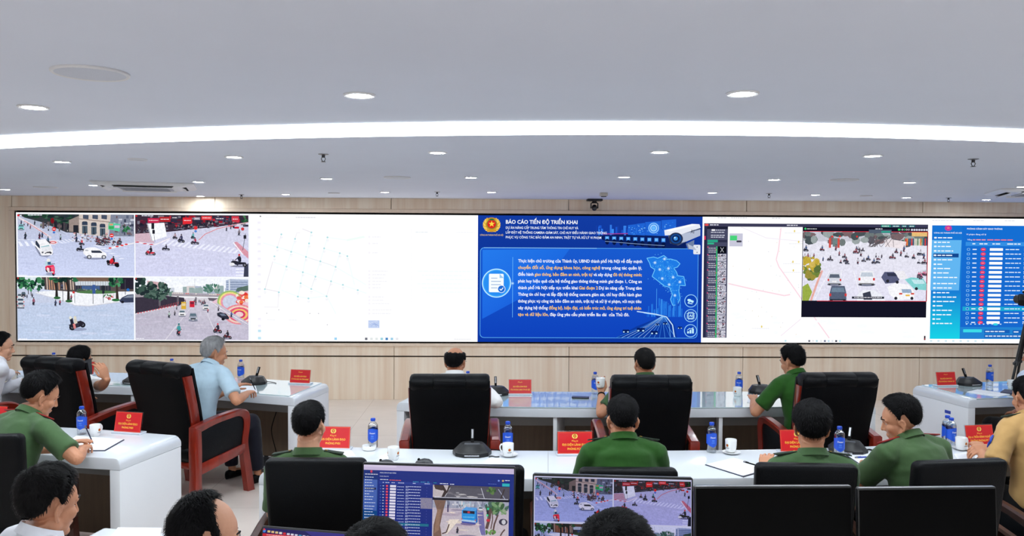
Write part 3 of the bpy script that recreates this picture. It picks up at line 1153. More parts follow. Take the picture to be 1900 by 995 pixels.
def scene_crosswalk(c, u0, v0, u1, v1):
    """zebra crossing, white board on a pole, red shop fronts"""
    c.grain = 1.0
    R = random.Random(5)
    c.view(970, 68, 1780, 510, u0, v0, u1, v1)
    c.vgrad(970, 68, 1780, 510, (206, 206, 226), (208, 210, 238))
    for i in range(40):
        c.ell(R.uniform(970, 1780), R.uniform(300, 505), R.uniform(20, 60), R.uniform(3, 8), R.choice([(212, 214, 240), (204, 206, 234), (216, 217, 243)]), 10)
    c.poly([(970, 68), (1780, 68), (1780, 120), (1560, 150), (1200, 190), (970, 205)], (58, 44, 58))
    for i in range(110):
        x, y = R.uniform(975, 1760), R.uniform(70, 150)
        c.rect(x, y, x + R.uniform(10, 46), y + R.uniform(6, 24), R.choice([(150, 26, 44), (190, 34, 54), (90, 30, 50), (46, 44, 64), (30, 32, 46), (70, 70, 90), (120, 116, 130)]))
    for x, y, w, h, cl in ((1060, 92, 82, 34, (196, 40, 78)), (1144, 82, 78, 36, (176, 40, 46)), (1310, 86, 66, 46, (224, 44, 54)), (1444, 74, 74, 28, (226, 60, 66)), (1228, 76, 50, 24, (60, 60, 76)), (1660, 74, 52, 46, (206, 60, 76)), (1540, 80, 70, 26, (60, 60, 84)), (1390, 84, 44, 18, (160, 160, 178))):
        c.rect(x, y, x + w, y + h, cl)
        c.words(x + 8, y + h * 0.4, x + w - 8, 5, (240, 226, 230), R)
    for i in range(46):
        x = R.uniform(980, 1700)
        y = 195 - (x - 980) * 0.075 + R.uniform(-12, 4)
        rider(c, x, y, R.uniform(24, 38), R.choice([(30, 30, 40), (60, 50, 64)]), R.choice([(50, 50, 64), (140, 130, 140), (36, 36, 50)]), (60, 60, 70), 0.3)
    bush(c, 1760, 100, 26, 30, 12, [(40, 90, 60), (30, 70, 50), (70, 120, 80)], R)
    # pavement, kerb with red marks, road bend
    c.poly([(970, 205), (1070, 198), (1110, 270), (970, 262)], (206, 176, 190))
    c.line([(970, 262), (1060, 278), (1120, 280), (1220, 236)], 8, (240, 232, 238))
    for x, y in ((985, 265), (1040, 275), (1086, 280)):
        c.ell(x, y, 16, 4, (206, 60, 76), 8)
    c.line([(1425, 248), (1470, 205), (1560, 165), (1700, 132), (1780, 120)], 7, (228, 190, 200))
    c.line([(1425, 248), (1470, 205), (1560, 165), (1700, 132)], 3, (196, 96, 110))
    for i in range(15):
        x = 1160 + i * 36
        y = 268 + i * 4.2
        c.poly([(x, y + 14), (x + 46, y - 22), (x + 62, y - 22), (x + 20, y + 16)], (232, 234, 250))
    c.poly([(1680, 260), (1700, 258), (1780, 330), (1780, 380), (1690, 300)], (214, 150, 166))
    c.line([(1672, 262), (1740, 350)], 8, (240, 240, 250))
    for i in range(3):
        c.rect(1690, 450 + i * 22, 1780, 460 + i * 22, (236, 238, 252))
    c.poly([(1745, 510), (1750, 440), (1780, 410), (1780, 510)], (60, 64, 84))
    # the white board with a traffic light before it
    c.poly([(1056, 132), (1180, 124), (1198, 222), (1088, 256)], (244, 246, 250))
    c.line([(1060, 132), (1092, 256)], 4, (140, 140, 156))
    c.line([(1098, 140), (1112, 262)], 3, (110, 110, 124))
    c.rect(1088, 128, 1108, 170, (34, 34, 44))
    c.rect(1094, 176, 1112, 204, (34, 34, 44))
    c.line([(1740, 320), (1760, 200)], 4, (90, 92, 106))
    c.rect(1746, 210, 1766, 236, (40, 40, 50))
    c.ell(1740, 166, 12, 12, (206, 60, 66), 10)
    for x, y, s, b, sh, d in ((1256, 238, 44, (60, 50, 60), (170, 140, 150), 0.5), (1300, 262, 62, (40, 44, 66), (66, 66, 96), 0.5), (1385, 236, 46, (40, 90, 96), (90, 170, 170), 0.4), (1398, 276, 50, (60, 50, 70), (170, 60, 90), 0.9),
                              (1190, 320, 44, (40, 40, 50), (56, 56, 70), 1.0), (1080, 354, 66, (206, 50, 66), (36, 36, 48), 0.8), (1715, 210, 44, (60, 60, 70), (120, 110, 120), 0.3), (1625, 180, 30, (40, 40, 50), (60, 60, 74), 0.3), (1656, 166, 26, (50, 50, 60), (80, 80, 90), 0.3)):
        rider(c, x, y, s, b, sh, (70, 70, 84), d)
    rider(c, 1710, 432, 92, (40, 40, 52), (36, 38, 52), (206, 60, 76), 1.0)
    c.ell(1662, 420, 20, 12, (236, 236, 240), 10)
    c.ell(1404, 160, 14, 14, (214, 50, 56), 12)
    c.ell(1404, 184, 10, 9, (80, 130, 206), 10)
    c.rect(975, 72, 988, 82, (206, 40, 50))
    c.words(1020, 72, 1110, 6, (220, 222, 236), R)
    c.words(978, 500, 1030, 5, (240, 240, 248), R)


def scene_trees(c, u0, v0, u1, v1):
    """wide road, trees on a pale plaza, glass building, two riders on a dark motorbike"""
    c.grain = 1.0
    R = random.Random(8)
    c.view(125, 517, 965, 962, u0, v0, u1, v1)
    c.vgrad(125, 600, 965, 962, (192, 202, 226), (188, 204, 230))
    c.rect(125, 517, 965, 700, (196, 204, 226))
    for i in range(44):
        c.ell(R.uniform(125, 965), R.uniform(720, 955), R.uniform(20, 80), R.uniform(3, 9), R.choice([(196, 208, 234), (186, 200, 226), (202, 212, 236), (180, 196, 222)]), 10)
    c.poly([(250, 625), (500, 600), (965, 606), (965, 672), (860, 690), (640, 720), (540, 718), (470, 690)], (238, 240, 246))
    c.line([(250, 627), (470, 690), (540, 718), (640, 722), (860, 692)], 5, (206, 206, 216))
    c.poly([(125, 517), (330, 517), (330, 600), (200, 598), (125, 600)], (214, 226, 232))
    # building
    c.poly([(300, 517), (965, 517), (965, 616), (540, 622), (330, 606)], (90, 80, 80))
    for i in range(14):
        x = 318 + i * 17
        c.poly([(x, 517), (x + 8, 517), (x + 12, 606), (x + 5, 606)], R.choice([(196, 146, 116), (210, 190, 176), (60, 54, 60)]))
    c.rect(540, 517, 800, 612, (50, 52, 66))
    c.poly([(540, 545), (790, 545), (785, 575), (545, 575)], (206, 214, 222))
    for i in range(14):
        c.rect(545 + i * 18, 545, 547 + i * 18, 608, (120, 110, 110))
    c.rect(540, 517, 800, 545, (116, 92, 78))
    c.rect(590, 578, 720, 606, (70, 96, 140))
    c.rect(870, 517, 965, 600, (40, 36, 50))
    for i in range(10):
        c.ell(560 + i * 16, 606 + R.uniform(-3, 3), 8, 6, R.choice([(120, 130, 120), (200, 206, 206), (70, 100, 80)]), 8)
    c.ell(700, 622, 150, 12, (80, 120, 76), 20)
    # trees
    g1 = [(30, 72, 54), (44, 106, 70), (26, 54, 46), (66, 132, 88), (20, 44, 40)]
    bush(c, 170, 550, 60, 44, 30, g1, R)
    for x, y, rx, ry in ((275, 566, 44, 44), (225, 590, 24, 24), (205, 580, 26, 24)):
        c.line([(x, y), (x + 2, y + 60)], 5, (60, 52, 50))
        bush(c, x, y, rx, ry, 24, g1 + [(80, 150, 104)], R)
    for x, top in ((405, 517), (490, 517)):
        c.poly([(x - 24, top), (x + 6, top), (x + 12, 600), (x + 16, 664 + (x - 405) * 0.25), (x - 6, 664 + (x - 405) * 0.25), (x - 2, 600)], (44, 40, 40))
        c.ell(x + 8, 664 + (x - 405) * 0.27, 26, 10, (50, 100, 60), 12)
        for i in range(8):
            c.ell(x + R.uniform(-40, 60), 520 + R.uniform(-2, 24), R.uniform(12, 26), R.uniform(6, 14), R.choice(g1), 8)
    bush(c, 840, 545, 52, 40, 28, g1 + [(80, 150, 104)], R)
    c.poly([(838, 570), (850, 570), (858, 676), (836, 676)], (60, 50, 46))
    c.ell(836, 678, 30, 10, (50, 110, 64), 12)
    bush(c, 790, 650, 44, 18, 18, [(200, 80, 90), (60, 120, 70), (220, 210, 214), (140, 60, 60)], R)
    for x, y0, y1, w in ((672, 575, 706, 4), (540, 620, 700, 3), (746, 578, 700, 4), (905, 530, 640, 4), (455, 560, 690, 4)):
        c.line([(x, y0), (x, y1)], w, (74, 76, 86))
    c.ell(532, 624, 9, 9, (206, 60, 60), 12)
    c.rect(738, 574, 756, 632, (40, 44, 54))
    c.rect(668, 570, 690, 634, (60, 90, 150))
    c.ell(925, 604, 12, 10, (40, 110, 190), 12)
    # vehicles and people
    c.poly([(862, 680), (880, 660), (920, 640), (965, 636), (965, 694), (900, 696), (866, 692)], (58, 66, 92))
    c.poly([(890, 662), (922, 646), (962, 642), (962, 660)], (130, 140, 160))
    c.ell(884, 692, 12, 9, (30, 30, 40), 10)
    for x, y, s, cl in ((150, 676, 50, (200, 206, 214)), (150, 712, 54, (206, 212, 220)), (152, 738, 50, (186, 192, 204))):
        car_rear(c, x, y, s, cl)
    car_front(c, 172, 656, 36, (60, 62, 74))
    for x, y, s, sh in ((245, 714, 56, (150, 90, 110)), (402, 720, 46, (60, 70, 100)), (434, 714, 40, (150, 60, 80)), (236, 660, 30, (60, 60, 80)), (198, 664, 26, (80, 80, 100)), (516, 676, 40, (160, 70, 90)), (450, 598, 40, (70, 80, 110))):
        rider(c, x, y, s, (50, 50, 64), sh, (60, 56, 64), 0.1)
    c.ell(560, 888, 66, 12, (150, 160, 188), 16)
    c.ell(520, 874, 22, 22, (24, 24, 32), 14)
    c.ell(596, 856, 20, 20, (24, 24, 32), 14)
    c.ell(520, 874, 11, 11, (90, 92, 104), 10)
    c.ell(596, 856, 10, 10, (90, 92, 104), 10)
    c.poly([(494, 858), (540, 838), (580, 826), (604, 836), (590, 866), (540, 880), (510, 872)], (40, 38, 50))
    c.poly([(502, 812), (524, 808), (532, 846), (510, 852)], (36, 38, 54))
    c.poly([(530, 812), (552, 810), (560, 850), (534, 850)], (206, 200, 190))
    c.poly([(524, 850), (540, 846), (548, 880), (532, 886)], (214, 130, 130))
    c.poly([(548, 846), (572, 842), (566, 866), (552, 868)], (50, 50, 70))
    c.ell(508, 806, 10, 11, (226, 226, 214), 12)
    c.ell(541, 804, 10, 11, (222, 216, 196), 12)
    c.rect(130, 520, 140, 530, (206, 60, 60))
    c.words(135, 955, 195, 5, (240, 240, 248), R)


def scene_underpass(c, u0, v0, u1, v1):
    """flyover, cars coming out of an underpass, painted wall"""
    c.grain = 1.0
    R = random.Random(12)
    c.view(973, 519, 1780, 962, u0, v0, u1, v1)
    c.vgrad(973, 519, 1780, 640, (238, 242, 250), (244, 246, 250))
    c.poly([(973, 780), (1330, 660), (1500, 660), (1780, 850), (1780, 962), (973, 962)], [(184, 180, 196), (200, 196, 208), (206, 202, 214), (186, 182, 200), (192, 186, 206), (192, 188, 206)])
    for i in range(40):
        c.ell(R.uniform(980, 1760), R.uniform(800, 955), R.uniform(20, 70), R.uniform(3, 8), R.choice([(196, 190, 208), (186, 180, 198), (200, 194, 210)]), 10)
    for x in (1180, 1560):
        c.poly([(x, 962), (x + 10, 962), (1405 + (x - 1180) * 0.12, 690), (1402 + (x - 1180) * 0.12, 690)], (214, 210, 222))
    # skyline
    for i in range(30):
        x = R.uniform(1060, 1780)
        h = R.uniform(20, 60)
        c.rect(x, 632 - h, x + R.uniform(20, 60), 636, R.choice([(196, 202, 214), (170, 180, 200), (214, 206, 206), (150, 170, 170)]))
    c.poly([(1060, 540), (1190, 556), (1180, 600), (1060, 600)], (206, 170, 176))
    bush(c, 1525, 596, 60, 30, 22, [(90, 130, 120), (70, 116, 100), (120, 150, 140)], R)
    c.poly([(1620, 536), (1650, 526), (1780, 530), (1780, 620), (1620, 630)], (174, 186, 210))
    for i in range(5):
        c.rect(1624, 546 + i * 17, 1776, 551 + i * 17, (110, 126, 156))
    c.rect(1640, 530, 1650, 626, (214, 220, 232))
    c.poly([(1700, 590), (1780, 570), (1780, 612), (1690, 614)], (86, 110, 100))
    c.line([(1398, 519), (1398, 600)], 3, (200, 204, 212))
    # flyover
    c.poly([(973, 630), (1210, 626), (1600, 640), (1600, 656), (1210, 648), (973, 660)], (160, 152, 160))
    c.poly([(1210, 620), (1600, 634), (1600, 642), (1210, 630)], (190, 180, 186))
    for i in range(26):
        x = 1225 + i * 14
        c.ell(x, 628 + i * 0.4, 6, 4, R.choice([(206, 110, 110), (220, 214, 206), (150, 150, 170)]), 7)
    c.poly([(973, 660), (1200, 648), (1320, 660), (1330, 680), (1290, 716), (973, 776)], (58, 52, 66))
    c.poly([(1320, 660), (1590, 664), (1590, 680), (1330, 690)], (210, 206, 214))
    c.poly([(1400, 656), (1412, 656), (1410, 714), (1396, 714)], (120, 114, 124))
    c.poly([(1490, 660), (1590, 664), (1580, 690), (1500, 680)], (100, 92, 104))
    for x in (1270, 1140):
        c.rect(x, 650, x + 14, 720, (100, 94, 104))
    g = [(40, 60, 56), (60, 84, 76), (34, 46, 50), (84, 108, 98)]
    bush(c, 1010, 576, 50, 54, 26, g, R)
    bush(c, 1110, 610, 90, 56, 40, g, R)
    bush(c, 1200, 610, 50, 30, 16, g + [(110, 140, 130)], R)
    bush(c, 1150, 650, 70, 30, 18, g, R)
    c.line([(980, 776), (1130, 746), (1270, 716)], 8, (220, 208, 214))
    for i in range(14):
        c.rect(990 + i * 21, 768 - i * 4.4, 998 + i * 21, 776 - i * 4.4, (206, 70, 90))
    for i in range(12):
        c.line([(1150 + i * 12, 738 - i * 3), (1150 + i * 12, 722 - i * 3)], 3, (190, 80, 90))
    # painted wall on the right
    c.poly([(1520, 690), (1605, 640), (1780, 608), (1780, 836), (1640, 760)], (226, 190, 206))
    for r, cl in ((92, (150, 186, 110)), (80, (232, 214, 130)), (68, (226, 150, 170)), (54, (200, 206, 226))):
        c.ell(1650, 690, r, r * 0.9, cl, 24)
    for r, cl in ((110, (226, 140, 150)), (94, (236, 206, 190)), (78, (220, 90, 120)), (60, (236, 190, 110)), (44, (206, 60, 100)), (28, (236, 206, 206))):
        c.ell(1716, 778, r, r * 0.66, cl, 24)
    for i in range(26):
        c.ell(R.uniform(1690, 1776), R.uniform(622, 700), R.uniform(8, 22), R.uniform(5, 16), R.choice([(214, 60, 56), (236, 120, 70), (226, 90, 90), (240, 226, 214)]), 8)
    c.poly([(1520, 700), (1560, 700), (1780, 836), (1780, 880), (1600, 760)], [(196, 192, 206), (196, 192, 206), (190, 184, 202), (190, 184, 202), (196, 190, 206)])
    c.line([(1510, 686), (1620, 760), (1780, 850)], 4, (236, 232, 240))
    # traffic
    for i in range(16):
        rider(c, R.uniform(1330, 1480), R.uniform(690, 712), 22, (70, 60, 70), R.choice([(120, 110, 120), (70, 80, 100), (160, 90, 100)]), (80, 70, 80), 0.2)
    c.rect(1302, 690, 1336, 742, (214, 170, 60))
    c.rect(1306, 700, 1332, 718, (226, 206, 160))
    c.rect(1362, 684, 1396, 728, (206, 40, 60))
    c.rect(1366, 690, 1392, 706, (120, 40, 60))
    car_front(c, 1478, 746, 46, (222, 222, 226))
    car_front(c, 1308, 792, 50, (226, 226, 230))
    car_front(c, 1386, 824, 62, (150, 156, 172))
    c.poly([(1556, 770), (1580, 762), (1620, 772), (1644, 800), (1640, 814), (1600, 812), (1560, 790)], (44, 46, 60))
    c.poly([(1572, 774), (1606, 772), (1626, 788), (1590, 790)], (110, 120, 140))
    c.ell(1600, 812, 12, 10, (24, 24, 30), 10)
    for x, y, s, b, sh, d in ((1216, 802, 48, (90, 100, 100), (170, 190, 184), 0.1), (1256, 786, 36, (60, 60, 70), (100, 96, 104), 0.1), (1568, 752, 34, (60, 50, 60), (130, 120, 130), 0.2), (1660, 796, 40, (40, 40, 50), (70, 90, 150), 0.3), (1492, 764, 30, (150, 60, 80), (190, 90, 100), 0.2), (1270, 744, 26, (60, 50, 60), (120, 110, 120), 0.2)):
        rider(c, x, y, s, b, sh, (90, 84, 94), d)
    c.ell(1284, 930, 14, 6, (150, 146, 166), 10)
    rider(c, 1284, 926, 88, (170, 80, 90), (70, 150, 156), (60, 120, 130), 0.05)
    rider(c, 1560, 908, 70, (120, 40, 50), (50, 46, 60), (214, 60, 76), 0.6)
    rider(c, 1630, 950, 62, (100, 40, 48), (44, 42, 54), (46, 44, 54), 0.7)
    c.rect(977, 521, 987, 530, (206, 60, 60))
    c.words(980, 950, 1035, 5, (240, 240, 248), R)


def quad_view(c, u0, v0, u1, v1, m=0.006):
    """four traffic cameras, two by two, with thin white lines between"""
    c.view(0, 0, 1, 1, u0, v0, u1, v1)
    c.rect(0, 0, 1, 1, (244, 246, 250))
    W, H = u1 - u0, v1 - v0
    mu, mv = m, m * 1.8
    um, vm = u0 + W * 0.506, v0 + H * 0.497
    scene_junction(c, u0 + mu, v0 + mv * 1.2, um - 0.0035, vm - 0.004)
    scene_crosswalk(c, um + 0.0035, v0 + mv * 1.2, u1 - mu, vm - 0.004)
    scene_trees(c, u0 + mu, vm + 0.006, um - 0.0035, v1 - mv)
    scene_underpass(c, um + 0.0035, vm + 0.006, u1 - mu, v1 - mv)
    c.grain = 0.0


def map_view(c):
    """a nearly blank map in a browser: dots, pale streets, list at the side"""
    R = random.Random(21)
    c.view(0, 55, 1634, 968)           # the display as seen, in fine units
    c.rect(0, 55, 1634, 968, (253, 253, 254))
    c.rect(20, 66, 1634, 98, (250, 250, 252))
    c.words(325, 76, 470, 5, (206, 206, 214), R)
    c.words(110, 76, 200, 4, (236, 236, 240), R)
    c.rect(68, 68, 78, 76, (110, 110, 116))
    for y in (110, 160, 215, 262, 315, 368, 420, 480, 535, 585, 640, 800, 850):
        c.rect(52, y, 74, y + 14, (238, 236, 246))
        c.rect(48, y + 16, 78, y + 19, (240, 239, 247))
    for y in (893, 945):
        c.rect(52, y - 8, 74, y + 10, (190, 226, 240))
    streets_cyan = [[(90, 262), (300, 322), (400, 360), (610, 432), (830, 560)], [(255, 430), (375, 470), (575, 535), (768, 598), (830, 620)],
                    [(435, 185), (420, 265), (398, 360), (375, 470), (340, 645)], [(552, 220), (528, 300), (500, 390), (465, 500), (435, 590)],
                    [(640, 332), (610, 432), (577, 535)], [(552, 220), (700, 240), (820, 215)], [(528, 300), (640, 332), (695, 353), (745, 560)],
                    [(222, 600), (338, 645), (415, 658), (545, 640), (612, 770)], [(165, 400), (258, 430)], [(258, 430), (200, 615)], [(320, 232), (292, 325), (258, 430)], [(358, 550), (435, 590), (545, 640)]]
    for s in streets_cyan:
        c.line(s, 7, (238, 250, 250))
    c.line([(690, 240), (815, 214)], 14, (236, 250, 244))
    greys = [[(222, 200), (193, 292)], [(160, 395), (105, 590)], [(108, 593), (200, 612)], [(200, 615), (196, 722)], [(98, 722), (198, 722)], [(320, 232), (332, 188), (356, 188)],
             [(372, 160), (435, 184)], [(242, 308), (290, 324)], [(410, 366), (500, 392)], [(505, 394), (556, 410)], [(465, 500), (438, 575)], [(577, 540), (545, 640)], [(556, 410), (608, 430)]]
    for i, s in enumerate(greys):
        c.line(s, 6 if i in (1, 2, 6) else 3.5, (230, 227, 234))
    for x, y in ((222, 200), (320, 232), (437, 185), (552, 220), (193, 293), (420, 264), (528, 299), (292, 325), (640, 333), (694, 354), (172, 358), (398, 361), (501, 392), (610, 431), (258, 431), (375, 471),
                 (465, 502), (577, 535), (359, 550), (662, 560), (435, 591), (769, 598), (103, 594), (203, 616), (339, 646), (415, 659), (545, 643)):
        c.ell(x, y, 7, 7, (176, 218, 224), 8)
        c.rect(x - 8, y + 18, x + 10, y + 22, (222, 226, 236))
        c.rect(x - 6, y + 28, x + 8, y + 31, (228, 228, 238))
    for x, y in ((116, 767), (425, 767), (487, 767), (550, 848), (202, 742)):
        c.ell(x, y, 4, 4, (190, 190, 200), 7)
    c.words(120, 812, 175, 5, (234, 236, 240), R)
    c.words(275, 812, 330, 5, (234, 236, 240), R)
    # list column
    for y, w in ((215, 60), (262, 40), (328, 40), (460, 110), (486, 100), (510, 80), (534, 105), (556, 60), (580, 60), (646, 80), (670, 80), (694, 120), (740, 140), (766, 130)):
        c.ell(852, y, 8, 8, (242, 240, 246), 8)
        c.words(874, y - 3, 874 + w, 6, (236, 236, 242), R)
    c.rect(845, 815, 925, 870, (190, 206, 238))
    for i in range(10):
        c.line([(R.uniform(846, 920), R.uniform(818, 868)), (R.uniform(846, 920), R.uniform(818, 868))], 2.5, R.choice([(160, 180, 226), (220, 226, 244), (140, 160, 210)]))
    c.rect(1150, 140, 1160, 710, (248, 248, 251))
    c.words(1185, 176, 1280, 6, (228, 234, 238), R)
    c.words(1480, 176, 1600, 5, (238, 240, 244), R)
    for i in range(6):
        c.words(1200 + (i % 3) * 30, 455 + i * 30, 1600 - (i % 2) * 80, 9, (242, 250, 250), R)
    # taskbar
    for x, cl in ((610, (150, 206, 240)), (830, (110, 112, 124)), (868, (220, 226, 226)), (905, (220, 226, 226)), (942, (150, 206, 220)), (978, (70, 130, 190)), (1015, (150, 200, 226)), (1052, (226, 226, 232))):
        c.rect(x - 9, 940, x + 9, 957, cl)
    c.words(1465, 946, 1590, 5, (220, 222, 228), R)


def slide_view(c):
    """the blue progress report slide"""
    R = random.Random(33)
    c.view(26, 36, 1680, 970)
    c.vgrad(26, 36, 1680, 300, (18, 58, 158), (14, 52, 150))
    c.vgrad(26, 300, 1680, 970, (14, 52, 150), (12, 54, 160))
    # header picture: skyline, rows of desks and screens
    for i in range(46):
        x = R.uniform(880, 1400)
        c.rect(x, R.uniform(100, 150), x + R.uniform(6, 24), 180, R.choice([(26, 84, 200), (36, 104, 220), (22, 60, 160), (60, 140, 236)]))
    c.poly([(900, 180), (1100, 165), (1560, 190), (1560, 280), (1300, 270), (950, 215)], (10, 30, 92))
    for x, h in ((995, 70), (1100, 60), (930, 40)):
        c.rect(x, 170 - h, x + 14, 176, (50, 120, 226))
    c.line([(940, 168), (1130, 164)], 7, (150, 60, 150))
    for k, (x0, x1, y0) in enumerate(((1128, 1188, 102), (1190, 1254, 92), (1256, 1372, 78), (1376, 1484, 64))):
        c.poly([(x0, y0), (x1, y0 - 8), (x1, 176 + k * 2), (x0, 172 + k * 2)], (30, 96, 206))
        for i in range(22):
            px, py = R.uniform(x0 + 5, x1 - 5), R.uniform(y0 + 4, 168)
            c.rect(px, py, px + R.uniform(3, 12), py + R.uniform(2, 6), R.choice([(80, 170, 250), (150, 210, 255), (40, 120, 230), (20, 70, 170)]))
    c.ell(1318, 122, 44, 44, (110, 190, 255), 24, 0, (36, 110, 220))
    c.ring(1318, 122, 34, 38, (170, 220, 255), 24)
    c.ring(1318, 122, 20, 24, (200, 236, 255), 24)
    for i in range(9):
        x = 960 + i * 52
        c.rect(x, 184 + i * 1.5, x + 30, 210 + i * 2, (40, 110, 210))
        c.rect(x + 4, 188 + i * 1.5, x + 26, 204 + i * 2, (110, 186, 250))
        c.ell(x + 16, 224 + i * 3, 15, 22, (6, 20, 66), 12)
    c.line([(960, 222), (1200, 240), (1400, 252)], 3, (150, 180, 220))
    # emblem
    c.ell(126, 105, 62, 54, (196, 140, 40), 28)
    for k in range(9):
        for sg in (-1, 1):
            a = PI / 2 + sg * (0.35 + k * 0.26)
            c.ell(126 + 54 * math.cos(a), 105 + 48 * math.sin(a), 16, 7, (240, 206, 100) if k % 2 else (222, 176, 60), 8, a + 0.9 * sg)
    c.ell(126, 100, 36, 36, (60, 130, 60), 24)
    c.ell(126, 100, 32, 32, (214, 40, 34), 24)
    c.star(126, 99, 24, (250, 214, 70))
    c.rect(92, 140, 160, 152, (206, 150, 40))
    c.ell(126, 66, 18, 7, (40, 110, 60), 12)
    c.text(126, 186, 'CÔNG AN THÀNH PHỐ HÀ NỘI', 170, 11, (226, 196, 110), 0.012, 'c')
    c.text(230, 96, 'BÁO CÁO TIẾN ĐỘ TRIỂN KHAI', 526, 27, (246, 250, 255), 0.02)
    for y, w, s in ((134, 532, 'DỰ ÁN NÂNG CẤP TRUNG TÂM THÔNG TIN CHỈ HUY VÀ'), (169, 742, 'LẮP ĐẶT HỆ THỐNG CAMERA GIÁM SÁT, CHỈ HUY ĐIỀU HÀNH GIAO THÔNG'),
                    (204, 702, 'PHỤC VỤ CÔNG TÁC BẢO ĐẢM AN NINH, TRẬT TỰ VÀ XỬ LÝ VI PHẠM')):
        c.text(230, y, s, w, 17, (236, 244, 255), 0.014)
    # the big rounded panel
    c.rrect(42, 272, 1652, 940, 30, (90, 170, 240))
    c.rrect(46, 276, 1648, 936, 28, ((24, 88, 202), (14, 64, 184)))
    c.poly([(60, 290), (700, 280), (500, 560), (60, 800)], [(36, 120, 232), (28, 104, 220), (24, 92, 212), (28, 100, 220)])
    c.line([(70, 274), (900, 274)], 4, (150, 214, 255))
    # round document sign
    c.ring(164, 535, 100, 107, (190, 236, 255), 48)
    c.ring(164, 535, 92, 100, (60, 160, 246), 48)
    c.ell(164, 535, 92, 92, (40, 140, 238), 40)
    c.rrect(108, 466, 216, 602, 8, (242, 248, 255))
    c.poly([(186, 466), (217, 497), (186, 497)], (150, 196, 236))
    for i, y in enumerate((500, 524, 548, 572)):
        c.rect(124, y - 4, (170 if i in (0, 3) else 196), y, (90, 140, 190))
    c.ell(200, 578, 29, 29, (236, 246, 255), 24)
    c.ell(200, 578, 25, 25, (26, 104, 206), 24)
    c.line([(188, 578), (197, 588), (213, 568)], 6, (240, 250, 255))
    c.line([(282, 342), (282, 788)], 3, (110, 190, 250))
    c.ell(282, 536, 12, 12, (200, 240, 255), 16, 0, (40, 120, 226))
    # body text: white with amber key phrases
    Wt, Am = (246, 250, 255), (255, 204, 76)
    lines = [
        (380, 322, 1236, [('Thực hiện chủ trương của Thành ủy, UBND thành phố Hà Nội về đẩy mạnh', Wt)]),
        (429, 322, 1234, [('chuyển đổi số, ứng dụng khoa học, công nghệ', Am), (' trong công tác quản lý,', Wt)]),
        (479, 322, 1234, [('điều hành', Wt), (' giao thông, bảo đảm an ninh, trật tự', Am), (' và xây dựng', Wt), (' đô thị thông minh;', Am)]),
        (529, 322, 1234, [('phát huy hiệu quả của hệ thống giao thông thông minh giai đoạn 1, Công an', Wt)]),
        (578, 322, 1234, [('thành phố Hà Nội tiếp tục triển khai', Wt), (' Giai đoạn 2', Am), (' Dự án nâng cấp Trung tâm', Wt)]),
        (627, 322, 1234, [('Thông tin chỉ huy và lắp đặt hệ thống camera giám sát, chỉ huy điều hành giao', Wt)]),
        (677, 322, 1232, [('thông phục vụ công tác bảo đảm an ninh, trật tự và xử lý vi phạm, với mục tiêu', Wt)]),
        (727, 322, 1232, [('xây dựng hệ thống', Wt), (' đồng bộ, hiện đại, có kiến trúc mở, ứng dụng trí tuệ nhân', Am)]),
        (776, 322, 1144, [('tạo và dữ liệu lớn,', Am), (' đáp ứng yêu cầu phát triển lâu dài  của Thủ đô.', Wt)]),
    ]
    for y, x0, x1, segs in lines:
        nat = [text_mesh(s.strip(), 0.012)[2] for s, _ in segs]
        gap = 0.28
        tot = sum(nat) + gap * (len(segs) - 1)
        k = (x1 - x0) / tot
        x = x0
        for (s, cl), w in zip(segs, nat):
            c.text(x, y, s.strip(), w * k, 22.5, cl, 0.018)
            x += (w + gap) * k
    # glowing map of the city
    outline = [(1270, 345), (1320, 336), (1350, 345), (1395, 324), (1415, 340), (1408, 352), (1445, 350), (1490, 362), (1516, 385), (1496, 410), (1470, 418), (1490, 446), (1500, 474), (1545, 480), (1558, 548), (1515, 545),
               (1510, 590), (1520, 640), (1500, 690), (1465, 694), (1448, 650), (1462, 610), (1440, 560), (1400, 550), (1350, 510), (1310, 480), (1330, 430), (1300, 410), (1290, 380)]
    c.poly(outline, (30, 120, 224))
    c.line(outline + outline[:1], 5, (110, 200, 250))
    pts = [(1330, 378), (1430, 420), (1385, 495), (1465, 485), (1437, 540), (1366, 428), (1516, 520), (1400, 350), (1480, 620)]
    for i in range(40):
        a, b = R.choice(outline), R.choice(pts)
        c.line([(a[0] * 0.75 + b[0] * 0.25, a[1] * 0.75 + b[1] * 0.25), b], 1.6, (50, 150, 236))
    for i in range(120):
        b = R.choice(pts)
        c.ell(b[0] + R.gauss(0, 30), b[1] + R.gauss(0, 26), 2.4, 2.4, (110, 200, 250), 6)
    for x, y in pts:
        c.ell(x, y, 13, 13, (220, 246, 255), 14, 0, (36, 128, 228))
    # skyline and highway below
    for i in range(40):
        x = R.uniform(1270, 1540)
        c.rect(x, R.uniform(640, 740), x + R.uniform(5, 16), 780, R.choice([(26, 96, 206), (36, 116, 220), (20, 80, 190)]))
    for x, y in ((1345, 570), (1380, 650), (1470, 640), (1520, 650)):
        c.line([(x, y), (x, 770)], 3, (80, 170, 246))
    c.poly([(1330, 760), (1420, 770), (1480, 840), (1500, 936), (1040, 936), (1200, 850), (1350, 790)], (12, 56, 156))
    for i in range(12):
        x = 1050 + i * 40
        c.line([(x, 934), (x + (1390 - x) * 0.6, 850), (1385 + i * 3, 775)], 2.2, R.choice([(90, 170, 250), (160, 210, 255), (60, 140, 236)]))
    c.line([(1200, 740), (1340, 760), (1420, 780), (1465, 840), (1480, 930)], 7, (200, 230, 255))
    c.line([(1250, 752), (1400, 776), (1440, 840), (1450, 930)], 3, (120, 190, 255))
